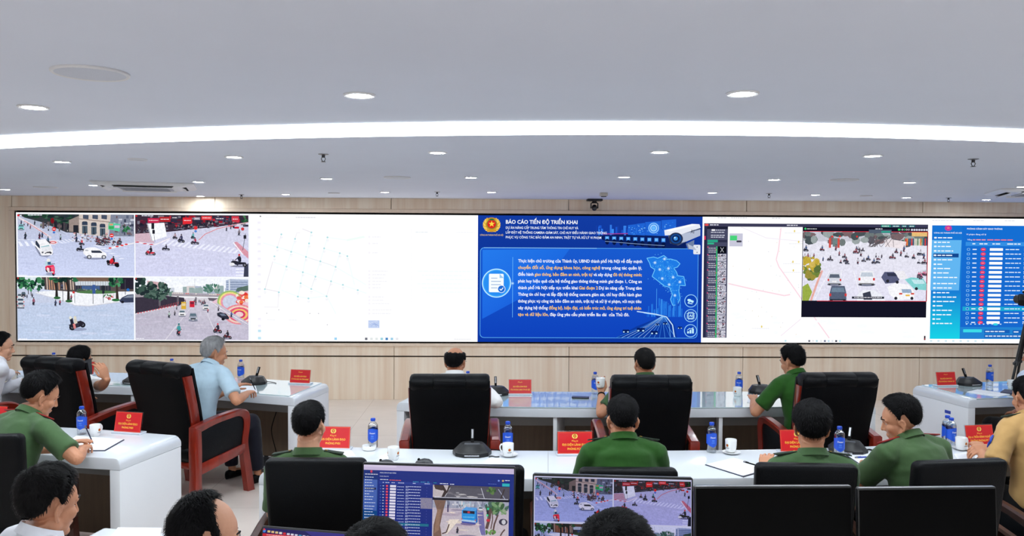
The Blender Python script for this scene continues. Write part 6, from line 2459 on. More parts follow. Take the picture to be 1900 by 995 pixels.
def hand(bm, wrist, fwd, up, side, curl=0.35, spread=1.0, thumb=0.4, pinch=False):
    """palm, four separate fingers and a thumb; side points to the thumb"""
    fwd = fwd.normalized()
    side = (side - fwd * side.dot(fwd)).normalized()
    up = (up - fwd * up.dot(fwd) - side * up.dot(side)).normalized()

    def P(f, s, u):
        return wrist + fwd * f + side * s + up * u
    rings = []
    for f, w, h, s0 in ((-0.02, 0.024, 0.019, 0), (0.0, 0.026, 0.018, 0), (0.03, 0.036, 0.016, 0.002), (0.065, 0.041, 0.0145, 0.0), (0.085, 0.041, 0.012, 0.0), (0.096, 0.034, 0.008, 0.0)):
        rings.append([P(f, s0 + w * math.cos(2 * PI * k / 14), h * math.sin(2 * PI * k / 14)) for k in range(14)])
    loft(bm, rings)
    for k, (s, L, r) in enumerate(((0.0315, 0.074, 0.0082), (0.0105, 0.082, 0.0086), (-0.0108, 0.076, 0.0082), (-0.0310, 0.060, 0.0072))):
        ang = 0.0
        p = P(0.082, s, 0.001)
        pts = [p]
        lean = s * 2.6 * spread
        cc = curl * (1.0 + 0.12 * k) if not (pinch and k == 0) else curl * 0.8
        for j, ph in enumerate((0.47, 0.30, 0.23)):
            ang += cc * (0.9, 1.1, 0.7)[j]
            d = fwd * math.cos(ang) - up * math.sin(ang) + side * lean * math.cos(ang)
            p = p + d.normalized() * (L * ph + (0.012 if j == 0 else 0))
            pts.append(p)
        rtube(bm, pts, [r * 1.08, r, r * 0.95, r * 0.84], 9)
    d1 = (fwd * 0.72 + side * (0.72 - 0.5 * thumb) - up * (0.2 + 0.5 * thumb)).normalized()
    d2 = (fwd * 0.9 + side * (0.25 - 0.6 * thumb) - up * (0.2 + 0.35 * thumb)).normalized()
    b = P(0.016, 0.022, -0.004)
    rtube(bm, [b, b + d1 * 0.042, b + d1 * 0.042 + d2 * 0.03, b + d1 * 0.042 + d2 * 0.054], [0.013, 0.0108, 0.0098, 0.008], 9)


def ik(S, W, l1, l2, pole):
    d = W - S
    L = d.length
    if L > (l1 + l2) * 0.985:
        W = S + d * ((l1 + l2) * 0.985 / L)
        d = W - S
        L = d.length
    L = max(L, abs(l1 - l2) * 1.1 + 0.02)
    a = (l1 * l1 - l2 * l2 + L * L) / (2 * L)
    h = math.sqrt(max(0, l1 * l1 - a * a))
    u = d.normalized()
    p = (pole - u * pole.dot(u)).normalized()
    return S + u * a + p * h, W


def wrinkle(me, amp, seed, fine=1.0):
    """soft folds in cloth"""
    n = len(me.vertices)
    me.calc_loop_triangles() if False else None
    off = Vector((seed * 3.7, seed * 1.3, 0))
    for v in me.vertices:
        p = v.co
        q = Vector((p.x * 7, p.y * 7, p.z * 11)) * fine + off
        f = mnoise.noise(q) * 0.6 + (0.5 - abs(mnoise.noise(q * 1.7 + Vector((3, 1, 7))))) * 0.7
        v.co = p + v.normal * (amp * f)


def ellring(c, ax, w, h, fw, n=24, e=2.3):
    """a superellipse around c; ax: the axis, w: half width (x), h: half depth"""
    X = Vector((1, 0, 0))
    Y = ax.cross(X).normalized()
    X = Y.cross(ax).normalized()
    out = []
    for k in range(n):
        t = 2 * PI * k / n
        ct, st = math.cos(t), math.sin(t)
        out.append(c + X * (w * abs(ct) ** (2 / e) * (1 if ct >= 0 else -1)) + Y * (h * abs(st) ** (2 / e) * (1 if st >= 0 else -1)))
    return out


def person(label, px, py, ztop, yaw, lean=6, hunch=6, hyaw=0, hpitch=0, hroll=0, shirt='cloth_white', long_sleeve=False, trousers='cloth_black', hair=None, hairmat='hair_black',
           skin='skin', right=None, left=None, build=1.0, voxel=0.006, boards=None, glasses=False, seed=1, legs_yaw=0, watch=None, patch=None, shoulder=0.178, tuck=True, hs=1.0, group=None, collar=True, knees=0.42, neck=0.03):
    """a seated figure. right / left: dict(w=wrist position in the room, pole=..., hand options)"""
    yw = math.radians(yaw)
    Rw = rotz(yw)
    top_w = at(px, py, ztop)
    hz = 0.55
    def spine(hz):
        a0, a1, a2 = (math.radians(v) for v in (lean * 0.6, lean, lean + hunch))
        dr = lambda a: Vector((0, math.sin(a), math.cos(a)))
        p0 = Vector((0, 0, hz))
        p1 = p0 + dr(a0) * 0.175
        p2 = p1 + dr(a1) * 0.185
        p3 = p2 + dr(a2) * 0.145
        an = a2 * 0.75 + math.radians(8)
        p4 = p3 + dr(an) * neck
        Rh = rotz(math.radians(hyaw)) @ rotx(-math.radians(hpitch)) @ Matrix.Rotation(math.radians(hroll), 3, 'Y')
        hc = p4 + Rh @ (Vector((0, 0.012, 0.08)) * hs)
        tp = hc + Rh @ (Vector((0, -0.015, 0.121 + 0.6 * (hair or {}).get('top', 0.02))) * hs)
        tp = Vector((tp.x, tp.y, max(tp.z, hc.z + 0.11)))
        return p0, p1, p2, p3, p4, Rh, hc, tp, dr(a1), dr(a2)
    r = spine(hz)
    hz += ztop - r[7].z
    p0, p1, p2, p3, p4, Rh, hc, tp, d1, d2 = spine(hz)
    root_xy = Vector((top_w.x, top_w.y, 0)) - Rw @ Vector((tp.x, tp.y, 0))
    t = thing('person', label, 'person', (root_xy.x, root_xy.y, 0), yw, group)
    loc = lambda w: Rw.transposed() @ (Vector(w) - root_xy)
    B_ = build
    # ---- joints
    sh = {}
    arms = {}
    for nm, sg, spec in (('right', 1, right), ('left', -1, left)):
        spec = spec or {}
        S = p3 - d2 * 0.066 + Vector((sg * shoulder * B_, 0.0, 0.0))
        if 'w' in spec:
            W = loc(spec['w'])
        else:
            W = Vector((sg * 0.16, spec.get('y', 0.36 + 0.1 * math.sin(math.radians(lean))), spec.get('z', 0.818)))
        pole = Vector(spec.get('pole', (sg * 0.4, -0.5, -0.9)))
        E, W = ik(S, W, 0.29, 0.255, pole)
        sh[nm] = S
        arms[nm] = (S, E, W, sg, spec)
    hip = {s: p0 + Vector((s * 0.092, 0.0, -0.02)) for s in (-1, 1)}
    Rl = rotz(math.radians(legs_yaw))
    legj = {}
    for s in (-1, 1):
        K = hip[s] + Rl @ Vector((s * 0.05, knees, 0)) + Vector((0, 0, -0.02))
        Ak = K + Rl @ Vector((s * 0.01, 0.05 - 0.0, 0))
        Ak.z = 0.085
        legj[s] = (hip[s], K, Ak)
    # ---- body: one continuous surface
    bm = B()
    hb = B()
    head_shapes(hb)
    for v in hb.verts:
        v.co = hc + Rh @ (v.co * hs)
    me_ = bpy.data.meshes.new('h')
    hb.to_mesh(me_)
    hb.free()
    bm.from_mesh(me_)
    bpy.data.meshes.remove(me_)
    tube(bm, [p3 - d2 * 0.05, p3 + d2 * 0.01, p4 + (hc - p4) * 0.05, hc + Rh @ Vector((0, -0.022, -0.05)) * hs], [0.066 * hs, 0.061 * hs, 0.058 * hs, 0.056 * hs], 18)
    ths = [(p0 - Vector((0, 0, 0.09)), 0.145, 0.105), (p0, 0.15, 0.105), (p1, 0.135, 0.09), (p2, 0.15, 0.1), (p2 + d2 * 0.075, 0.14, 0.085), (p3 - d2 * 0.03, 0.085, 0.065), (p3, 0.06, 0.055)]
    loft(bm, [ellring(c, d1 if i < 4 else d2, w * B_, h * B_, 0) for i, (c, w, h) in enumerate(ths)])
    for nm, (S, E, W, sg, spec) in arms.items():
        rtube(bm, [p3 - d2 * 0.02, S.lerp(p3, 0.35), S], [0.048, 0.046, 0.048], 12)
        rtube(bm, [S, S.lerp(E, 0.5), E], [0.050 * B_, 0.047 * B_, 0.041], 14)
        rtube(bm, [E, E.lerp(W, 0.35), W], [0.041, 0.042, 0.0265], 14)
        f = (W - E).normalized()
        if 'fwd' in spec:
            f = (Rw.transposed() @ Vector(spec['fwd'])).normalized()
        up = Rw.transposed() @ Vector(spec['up']) if 'up' in spec else Vector((0, 0, 1))
        th_side = f.cross(up) * (-1 if sg > 0 else 1)
        hand(bm, W + f * 0.012, f, up, th_side, spec.get('curl', 0.3), spec.get('spread', 1.0), spec.get('thumb', 0.4), spec.get('pinch', False))
    for s in (-1, 1):
        H, K, A = legj[s]
        rtube(bm, [H, H.lerp(K, 0.5), K], [0.07, 0.064, 0.05], 12)
        rtube(bm, [K, K.lerp(A, 0.3), A], [0.05, 0.05, 0.034], 12)
        rtube(bm, [A + Vector((0, 0, -0.03)), A + Rl @ Vector((0, 0.12, -0.045))], [0.035, 0.025], 10)
    body = obj_me('body', remeshed(bm, voxel, 2, 0.5), skin, t, 180)
    # ---- shirt
    bm = B()
    g = 0.016
    ths = [(p0 - Vector((0, 0, 0.03)), 0.168, 0.124), (p0 + d1 * 0.05, 0.172, 0.126), (p1, 0.162, 0.112), (p1.lerp(p2, 0.5), 0.168, 0.114), (p2, 0.176, 0.117), (p2 + d2 * 0.075, 0.166, 0.104), (p3 - d2 * 0.035, 0.105, 0.082), (p3 + d2 * 0.002, 0.070, 0.066), (p3 + d2 * 0.016, 0.066, 0.064)]
    loft(bm, [ellring(c, d1 if i < 5 else d2, w * B_, h * B_, 0) for i, (c, w, h) in enumerate(ths)])
    for nm, (S, E, W, sg, spec) in arms.items():
        rtube(bm, [p3 - d2 * 0.028, S.lerp(p3, 0.4) + d2 * 0.003, S + d2 * 0.002], [0.058, 0.058, 0.062], 14)
        tube(bm, [S + (p3 - S) * 0.3, S, S.lerp(E, 0.25)], [0.055 * B_, 0.065 * B_, 0.066 * B_], 16)
        if long_sleeve:
            rtube(bm, [S, S.lerp(E, 0.5), E], [0.064 * B_, 0.06 * B_, 0.053], 16)
            tube(bm, [E, E.lerp(W, 0.4), E.lerp(W, 0.9), E.lerp(W, 0.99)], [0.053, 0.052, 0.04, 0.04], 16)
        else:
            u = S.lerp(E, 0.74)
            tube(bm, [S, S.lerp(E, 0.4), S.lerp(E, 0.72), S.lerp(E, 0.78)], [0.064 * B_, 0.063 * B_, 0.065 * B_, 0.066 * B_], 18)
    sm = remeshed(bm, 0.011, 5, 0.5)
    wrinkle(sm, 0.009, seed)
    obj_me('shirt', sm, shirt, t, 180)
    # ---- collar
    if collar:
        bm = B()
        ax = (d2 * 0.8 + (p4 - p3).normalized() * 0.6).normalized()
        n = 30
        rings = []
        Y = (Vector((0, 1, 0)) - ax * ax.y).normalized()
        X = Y.cross(ax)
        base = p3 + d2 * 0.004
        for k in range(n + 1):
            a = math.radians(-90 - 158 + 316 * k / n)      # open at the front
            dr = X * math.cos(a) + Y * math.sin(a)
            bk = 0.5 - 0.5 * math.sin(a)                     # 1 at the back
            hgt = 0.026 + 0.016 * bk
            rings.append([base + dr * (0.072) - ax * 0.012, base + dr * (0.067) + ax * hgt, base + dr * 0.0705 + ax * (hgt + 0.002), base + dr * (0.083 + 0.008 * (1 - bk)) + ax * (hgt - 0.034 - 0.012 * (1 - bk)), base + dr * (0.079 + 0.008 * (1 - bk)) + ax * (hgt - 0.036 - 0.012 * (1 - bk)), base + dr * 0.071 + ax * (hgt - 0.01)])
        loft(bm, rings)
        fix(bm)
        obj('collar', bm, shirt, t, 60)
    if boards:
        for sg in (-1, 1):
            S = sh['right' if sg > 0 else 'left']
            a = p3 - d2 * 0.0 + Vector((sg * 0.085, 0, 0)) + d2 * 0.018
            b = S + Vector((sg * 0.02, 0, 0)) + d2 * 0.068
            ax = (b - a).normalized()
            yv = d2.cross(ax).normalized() * (1 if sg > 0 else -1)
            zv = ax.cross(yv)
            if zv.dot(d2) < 0:
                zv = -zv
            M = Matrix(((ax.x, yv.x, zv.x, a.x), (ax.y, yv.y, zv.y, a.y), (ax.z, yv.z, zv.z, a.z), (0, 0, 0, 1)))
            L = (b - a).length
            bm = B()
            prism(bm, [(0, -0.02), (0.012, -0.024), (L, -0.028), (L, 0.028), (0.012, 0.024), (0, 0.02)], 0.0, 0.007, M, 0.002)
            prism(bm, [(0.004, -0.006), (0.016, -0.006), (0.016, 0.006), (0.004, 0.006)], 0.007, 0.01, M, mi=1)
            fix(bm)
            obj('shoulder_board', bm, [boards, 'gold'], t)
    if patch:
        S, E, W, sg, spec = arms[patch]
        c0 = S.lerp(E, 0.42)
        ax = (E - S).normalized()
        out = Vector((sg * 0.8, 0.5, 0.2))
        out = (out - ax * out.dot(ax)).normalized()
        s2 = ax.cross(out)
        c1 = c0 + out * (0.066 * B_)
        M = Matrix(((s2.x, ax.x, out.x, c1.x), (s2.y, ax.y, out.y, c1.y), (s2.z, ax.z, out.z, c1.z), (0, 0, 0, 1)))
        bm = B()
        prism(bm, [(-0.03, -0.035), (0.03, -0.035), (0.032, 0.01), (0, 0.045), (-0.032, 0.01)], -0.004, 0.006, M, 0.002)
        prism(bm, [(0.012 * math.cos(k * PI / 4), 0.012 * math.sin(k * PI / 4)) for k in range(8)], 0.006, 0.009, M, mi=1)
        fix(bm)
        obj('sleeve_patch', bm, ['blue_tag', 'red_enamel'], t, 30, 'blue sleeve patch')
    # ---- trousers and shoes
    bm = B()
    ball(bm, p0 + Vector((0, 0.0, -0.035)), (0.172 * B_, 0.135, 0.10), 20, 14)
    for s in (-1, 1):
        H, K, A = legj[s]
        rtube(bm, [H, H.lerp(K, 0.5), K], [0.092, 0.085, 0.07], 16)
        rtube(bm, [K, K.lerp(A, 0.4)], [0.07, 0.068], 16)
        tube(bm, [K.lerp(A, 0.3), K.lerp(A, 0.6), K.lerp(A, 0.9), K.lerp(A, 0.93)], [0.068, 0.062, 0.06, 0.06], 16)
    tm = remeshed(bm, 0.015, 4, 0.5)
    wrinkle(tm, 0.006, seed + 5)
    obj_me('trousers', tm, trousers, t, 180)
    for s in (-1, 1):
        H, K, A = legj[s]
        bm = B()
        rings = []
        for y, w, h, z0 in ((-0.065, 0.02, 0.05, 0.0), (-0.055, 0.032, 0.075, 0.0), (0.0, 0.038, 0.085, 0.0), (0.06, 0.041, 0.07, 0.0), (0.12, 0.047, 0.055, 0.0), (0.175, 0.038, 0.045, 0.004), (0.2, 0.018, 0.03, 0.008)):
            rings.append([Vector((A.x, A.y, 0)) + Rl @ Vector((w * math.cos(q), y, 0)) + Vector((0, 0, max(0.0, z0 + h * (0.5 + 0.5 * math.sin(q)) - (0.0 if math.sin(q) > -0.9 else 0.0)))) for q in [2 * PI * k / 16 for k in range(16)]])
        loft(bm, rings)
        fix(bm)
        obj('shoe', bm, 'black_leather', t, 60)
    # ---- hair, eyebrows, eyes
    hp = lambda v: hc + Rh @ (Vector(v) * hs)
    hbm = hair_mesh(hair or {}, seed)
    for v in hbm.verts:
        v.co = hp(v.co)
    obj('hair', hbm, hairmat, t, 180)
    for s in (-1, 1):
        bm = B()
        pts = [(s * 0.047, 0.0775, 0.0265), (s * 0.032, 0.0905, 0.032), (s * 0.016, 0.0965, 0.0285)]
        tube(bm, [hp(q) for q in pts], [0.002, 0.0036, 0.003], 8)
        obj('eyebrow', bm, hairmat, t, 60)
        bm = B()
        ball(bm, hp((s * 0.031, 0.0672, 0.004)), 0.0125 * hs, 16, 12)
        e = obj('eye', bm, 'eye_white', t, 180)
        bm = B()
        ball(bm, hp((s * 0.031, 0.0742, 0.003)), 0.0062 * hs, 12, 8)
        obj('iris', bm, 'eye_iris', e, 180)
        # upper lid
        bm = B()
        tube(bm, [hp(q) for q in ((s * 0.045, 0.0695, 0.003), (s * 0.038, 0.0765, 0.010), (s * 0.028, 0.0785, 0.011), (s * 0.018, 0.0755, 0.005))], 0.0034 * hs, 8)
        obj('eyelid', bm, skin, t, 60)
    if glasses:
        gl = None
        bm = B()
        for s in (-1, 1):
            pts = [(s * 0.031 + 0.024 * math.cos(q), 0.1085 - 0.004 * abs(math.cos(q)) * (1 if s * math.cos(q) > 0 else 0), 0.0 + 0.017 * math.sin(q)) for q in [2 * PI * k / 24 for k in range(25)]]
            tube(bm, [hp(q) for q in pts], 0.0011, 6, False)
            tube(bm, [hp(q) for q in ((s * 0.055, 0.104, 0.006), (s * 0.075, 0.085, 0.008), (s * 0.0815, 0.02, 0.009), (s * 0.08, -0.012, 0.004), (s * 0.077, -0.024, -0.012))], 0.0013, 6)
        tube(bm, [hp(q) for q in ((-0.008, 0.109, 0.004), (0, 0.112, 0.007), (0.008, 0.109, 0.004))], 0.0011, 6)
        gl = obj('glasses', bm, 'dark_grey', t, 60, 'thin-rimmed glasses')
        for s in (-1, 1):
            bm = B()
            loft(bm, [[hp((s * 0.031 + 0.0235 * math.cos(2 * PI * k / 20), y, 0.0165 * math.sin(2 * PI * k / 20))) for k in range(20)] for y in (0.1065, 0.1075)])
            fix(bm)
            obj('lens', bm, 'lens_glass', gl, 60)
    if watch:
        S, E, W, sg, spec = arms[watch]
        ax = (W - E).normalized()
        c0 = W - ax * 0.022
        bm = B()
        fr = frames([c0 - ax * 0.01, c0 + ax * 0.01])
        tube(bm, [c0 - ax * 0.009, c0 + ax * 0.009], 0.0315, 24)
        obj('wristwatch', bm, 'matt_black', t, 60)
    return t, dict(loc=loc, Rw=Rw, root=root_xy, arms=arms, hc=hc, Rh=Rh, hs=hs)


def W_(px, py, z):
    return at(px, py, z)


short = dict(top=0.02, side=0.006, back=0.008, strands=2200)
full = dict(top=0.028, side=0.012, back=0.014, strands=2600)

P1 = person('person in white long-sleeved shirt at the left edge, face turned right, forearm on desk', 2, 617, 1.30, -42, 14, 8, -22, 8, shirt='cloth_white', long_sleeve=True, hair=short, skin='skin_fair',
            right=dict(w=W_(30, 697, 0.818), pole=(0.6, -0.8, -0.5), curl=0.2), seed=11, voxel=0.005)
P2_ = person('person in white short-sleeved shirt holding a phone to the ear, seen from behind', 150, 643, 1.185, -24, 10, 8, -4, 6, 5, shirt='cloth_cream', hair=full, seed=12, voxel=0.0045, hs=0.99,
             right=dict(w=W_(204, 703, 0.985) + Vector((0, -0.03, 0)), pole=(0.7, 0.2, -1.0), fwd=(-0.35, -0.05, 0.9), up=(0.75, -0.6, 0.25), curl=0.42, thumb=0.5), left=dict(z=0.68, y=0.2))
P3 = person('grey-haired person in pale blue short-sleeved shirt writing at the left front desk', 400, 626, 1.30, -26, 21, 8, -30, 10, shirt='cloth_blue', trousers='cloth_navy', hair=dict(top=0.026, side=0.014, back=0.016, strands=3600, lift=0.8), hairmat='hair_grey', seed=13, voxel=0.0045,
            right=dict(w=W_(458, 731, 0.825), pole=(0.9, -0.3, -0.8), curl=0.5, thumb=0.7, pinch=True), left=dict(w=W_(428, 722, 0.818)), legs_yaw=-6, knees=0.47)
P4 = person('person with bald crown, glasses and white shirt, seen from behind the square armchair', 845, 643, 1.265, 2, 2, 5, -14, 6, shirt='cloth_cream', long_sleeve=True, hair=dict(top=0.016, side=0.012, back=0.014, bald=[(180, 84, 44, 10)], strands=2400), hairmat='hair_black', glasses=True, seed=14, voxel=0.006,
            right=dict(w=W_(900, 744, 0.818), pole=(0.75, -0.5, -0.95)), skin='skin')
P5 = person('person in olive shirt raising a white cup with the left hand', 1196, 647, 1.265, 4, 2, 5, 10, 4, shirt='cloth_olive', hair=dict(top=0.012, side=0.006, back=0.008, strands=2600, bald=[(180, 68, 0, 14)]), hairmat='hair_dark', seed=15, voxel=0.0045, watch='left',
            left=dict(w=W_(1116, 731, 0.875), pole=(-0.9, -0.2, -0.9), fwd=(-0.05, 0.35, 0.9), up=(-0.2, -0.95, 0.35), curl=0.5, thumb=0.5), right=dict(w=W_(1262, 746, 0.818), curl=0.15))
P6 = person('person in bright green shirt leaning on the desk beside the empty right armchair', 1467, 641, 1.295, 18, 14, 8, 14, 14, shirt='cloth_green', hair=full, seed=16, voxel=0.005,
            left=dict(w=W_(1398, 743, 0.818), pole=(-0.8, -0.6, -0.6), curl=0.15), right=dict(w=W_(1480, 742, 0.818), curl=0.15), legs_yaw=-16)
P7 = person('person in pale shirt half cut by the right edge, face turned left', 1926, 633, 1.30, 16, 8, 6, 46, 4, shirt='cloth_pale', hair=short, seed=17, skin='skin_brown', left=dict(z=0.68, y=0.16), right=dict(z=0.68, y=0.16))
P8 = person('officer in sage green shirt at the left bending over a sheet and writing', 89, 692, 1.29, -28, 20, 10, -20, 24, shirt='cloth_sage', hair=dict(top=0.03, side=0.014, back=0.013, strands=3400), seed=18, voxel=0.004, boards='board_red', build=1.06, trousers='cloth_black', neck=0.045,
            right=dict(w=W_(154, 834, 0.815), pole=(0.9, -0.3, -0.3), curl=0.55, thumb=0.8, pinch=True), left=dict(w=W_(120, 826, 0.81), pole=(-0.8, -0.3, -0.3), curl=0.18), hs=1.05, legs_yaw=30)
P9 = person('officer with cropped hair thinning at the crown, behind the square black chair', 573, 746, 1.265, 2, 1, 3, -16, 2, shirt='cloth_moss', hair=dict(top=0.016, side=0.007, back=0.009, strands=2800, bald=[(150, 74, 0, 12)]), hairmat='hair_black', seed=19, boards='board_green', skin='skin_fair', neck=0.07, shoulder=0.165, left=dict(y=0.24, z=0.72, pole=(-0.05, -0.6, -0.8)), right=dict(y=0.24, z=0.72, pole=(0.05, -0.6, -0.8)))
P10 = person('officer in deep green shirt seen squarely from behind, both ears showing', 1155, 735, 1.285, 0, 7, 8, 0, 10, shirt='cloth_forest', hair=dict(top=0.018, side=0.006, back=0.008, strands=2800), seed=20, boards='board_green', build=1.04, shoulder=0.165)
P11 = person('officer with round thick black hair and green shirt, right of the centre plates', 1507, 745, 1.28, -3, 3, 5, -14, 4, shirt='cloth_sage', hair=dict(top=0.03, side=0.02, back=0.02, nape=-48, strands=3400), seed=21, boards='board_green', hs=1.02, neck=0.065)
P12 = person('officer in green shirt turning left with head bowed, flat-topped black hair', 1664, 735, 1.28, 22, 14, 10, 42, 16, shirt='cloth_moss', hair=dict(top=0.026, side=0.007, back=0.009, strands=3200, lift=1.0), seed=22, boards='board_red', build=1.08, skin='skin', voxel=0.005,
             left=dict(w=W_(1604, 868, 0.805), pole=(-0.9, -0.3, -0.5)), right=dict(w=W_(1680, 858, 0.818)), legs_yaw=-16)
P13 = person('person in tan uniform shirt with a blue sleeve patch at the right edge', 1906, 699, 1.312, 6, 8, 8, -4, 12, shirt='cloth_tan', hair=short, seed=23, voxel=0.0045, boards='board_green', patch='left', build=1.0, shoulder=0.168,
             left=dict(w=W_(1820, 836, 0.835), pole=(-0.6, -0.35, -0.9), curl=0.45), right=dict(w=W_(1842, 830, 0.86), pole=(0.9, -0.3, -0.6), fwd=(-1, 0.1, -0.12), up=(0, -0.35, 1), curl=0.5, thumb=0.4))
P14 = person('person in white collared shirt at the lower left corner, face turned right', 95, 865, 1.305, -40, 8, 8, 6, 10, shirt='cloth_white', hair=dict(top=0.03, side=0.010, back=0.013, strands=5200, lift=1.0), hairmat='hair_dark', seed=24, voxel=0.004)
P15 = person('person with receding black hair and glasses at the bottom edge, left of the laptop', 392, 917, 1.335, -34, 8, 8, -24, 14, shirt='cloth_pale', hair=dict(top=0.02, side=0.014, back=0.016, strands=5600, lift=0.8, front=62, bald=[(-22, 40, 46, 10)]), seed=25, voxel=0.004, glasses=True, skin='skin_fair')
P16 = person('person of whom only the top of the black hair shows, before the dashboard monitor', 698, 971, 1.34, -4, 10, 8, 0, 10, shirt='cloth_white', hair=dict(top=0.026, side=0.014, back=0.016, strands=5200, lift=1.0), seed=26)
P17 = person('person with bushy black hair at the bottom edge before the four-view monitor', 1145, 960, 1.37, 0, 8, 8, 0, 8, shirt='cloth_white', hair=dict(top=0.034, side=0.02, back=0.022, strands=6500, lift=1.4), seed=27, hs=1.04)


# ================================================================== things on the desks
GZ, DZ = 0.7685, 0.7605          # on the glass sheets / on the plain white tops


def make_bottle():
    t = thing('water_bottle', '', 'bottle', (0, 0, 0), 0, 'water bottles with blue labels')
    bm = B()
    prof = [(0.004, 0.0), (0.026, 0.0005), (0.031, 0.004), (0.032, 0.012), (0.0315, 0.05), (0.0325, 0.052), (0.0325, 0.128), (0.032, 0.132), (0.0325, 0.142), (0.0305, 0.153), (0.024, 0.164), (0.0155, 0.172), (0.0125, 0.176), (0.0125, 0.183)]
    lathe(bm, prof, 28)
    obj('bottle_body', bm, 'clear_plastic', t, 60, 'clear plastic body')
    bm = B()
    lathe(bm, [(0.003, 0.003), (0.0285, 0.004), (0.0295, 0.01), (0.0292, 0.05), (0.0302, 0.054), (0.0302, 0.128), (0.0298, 0.14), (0.028, 0.150), (0.003, 0.1502)], 24)
    obj('water', bm, 'clear_plastic', t, 60)
    bm = B()
    n = 36
    lo, hi = [], []
    for k in range(n + 1):
        a = 2 * PI * k / n
        v = abs(((a + PI / 2) / (PI / 2)) % 2 - 1)          # pointed lower edge, twice round
        z0 = 0.040 + 0.022 * (1 - v)
        v2 = abs(((a) / (PI / 2)) % 2 - 1)
        hi.append((0.0333 * math.cos(a), 0.0333 * math.sin(a), 0.134 - 0.014 * (1 - v)))
        lo.append((0.0333 * math.cos(a), 0.0333 * math.sin(a), 0.036 + 0.024 * v * 1.0 if False else 0.038 + 0.024 * (1 - v)))
    loft(bm, [lo, hi], caps=False, closed=False)
    fix(bm)
    lb = obj('label', bm, 'blue_label', t, 60, 'blue paper label')
    # white lettering wrapped round the label
    vs, fs, w = text_mesh('Dasani', 0.012)
    bm = B()
    for side in (-PI / 2, PI / 2):
        sx = 0.036 / w
        vv = []
        for x, y in vs:
            a = side + (x * sx - 0.018) / 0.0338
            vv.append(bm.verts.new((0.0338 * math.cos(a), 0.0338 * math.sin(a), 0.098 + y * 0.014)))
        for f in fs:
            try:
                bm.faces.new([vv[i] for i in f])
            except ValueError:
                pass
        for z, hw, hh in ((0.082, 0.009, 0.006), (0.069, 0.011, 0.003), (0.064, 0.011, 0.0008)):
            r = []
            for k in range(5):
                a = side + (-hw + 2 * hw * k / 4) / 0.0338
                r.append([(0.0338 * math.cos(a), 0.0338 * math.sin(a), z - hh), (0.0338 * math.cos(a), 0.0338 * math.sin(a), z + hh)])
            loft(bm, r, caps=False, closed=False, mi=1)
    obj('lettering', bm, ['porcelain', 'label_mark'], lb, 0)
    bm = B()
    lathe(bm, [(0.0145, 0.178), (0.0152, 0.179), (0.0152, 0.194), (0.0135, 0.1965), (0.002, 0.197)], 24)
    for k in range(24):
        a = 2 * PI * k / 24
        tube(bm, [(0.0152 * math.cos(a), 0.0152 * math.sin(a), 0.181), (0.0152 * math.cos(a), 0.0152 * math.sin(a), 0.193)], 0.0007, 4)
    obj('cap', bm, 'blue_cap', t, 60)
    return t


mat('blue_label', (30, 84, 205), 0.35, noise=0.03)
mat('label_mark', (70, 120, 225), 0.35, noise=0.03)
bottle0 = make_bottle()
for i, (px, py, z, rz, lab) in enumerate((
        (100, 690, GZ, 20, 'water bottle at the far left front desk, only its cap above the chair'),
        (319, 703, GZ, 0, 'water bottle peeping over the armchair of the grey-haired man'),
        (447, 705, GZ, -10, 'water bottle on the front desk before the grey-haired man'),
        (868, 729.5, GZ, 0, 'water bottle half hidden to the right of the bald man'),
        (1104, 731, GZ, 10, 'water bottle behind the hand raising a white cup'),
        (1371, 730.5, GZ, -20, 'water bottle behind a white cup on the middle front desk'),
        (1836, 714.5, GZ, 25, 'water bottle on the front desk at the right'),
        (152, 806, DZ, 8, 'water bottle beside the writing officer and a white cup'),
        (692, 831, DZ, 0, 'water bottle beside the small white dish on the second-row desk'),
        (942, 838, DZ, 0, 'water bottle behind the cup on a saucer, right of the black microphone'),
        (1320, 839.5, DZ, 5, 'water bottle on the second-row desk left of a gold-marked cup'),
        (1557, 848, DZ, -12, 'water bottle before the black microphone beside the round-haired officer'),
        (1764, 829, DZ, 15, 'front one of two water bottles beside the officer turning left'),
        (1757, 824, DZ, 40, 'rear one of two water bottles beside the officer turning left'))):
    o = bottle0 if i == 0 else copy_tree(bottle0)
    p = at(px, py, z)
    place(o, (p.x, p.y, z), math.radians(rz), lab)


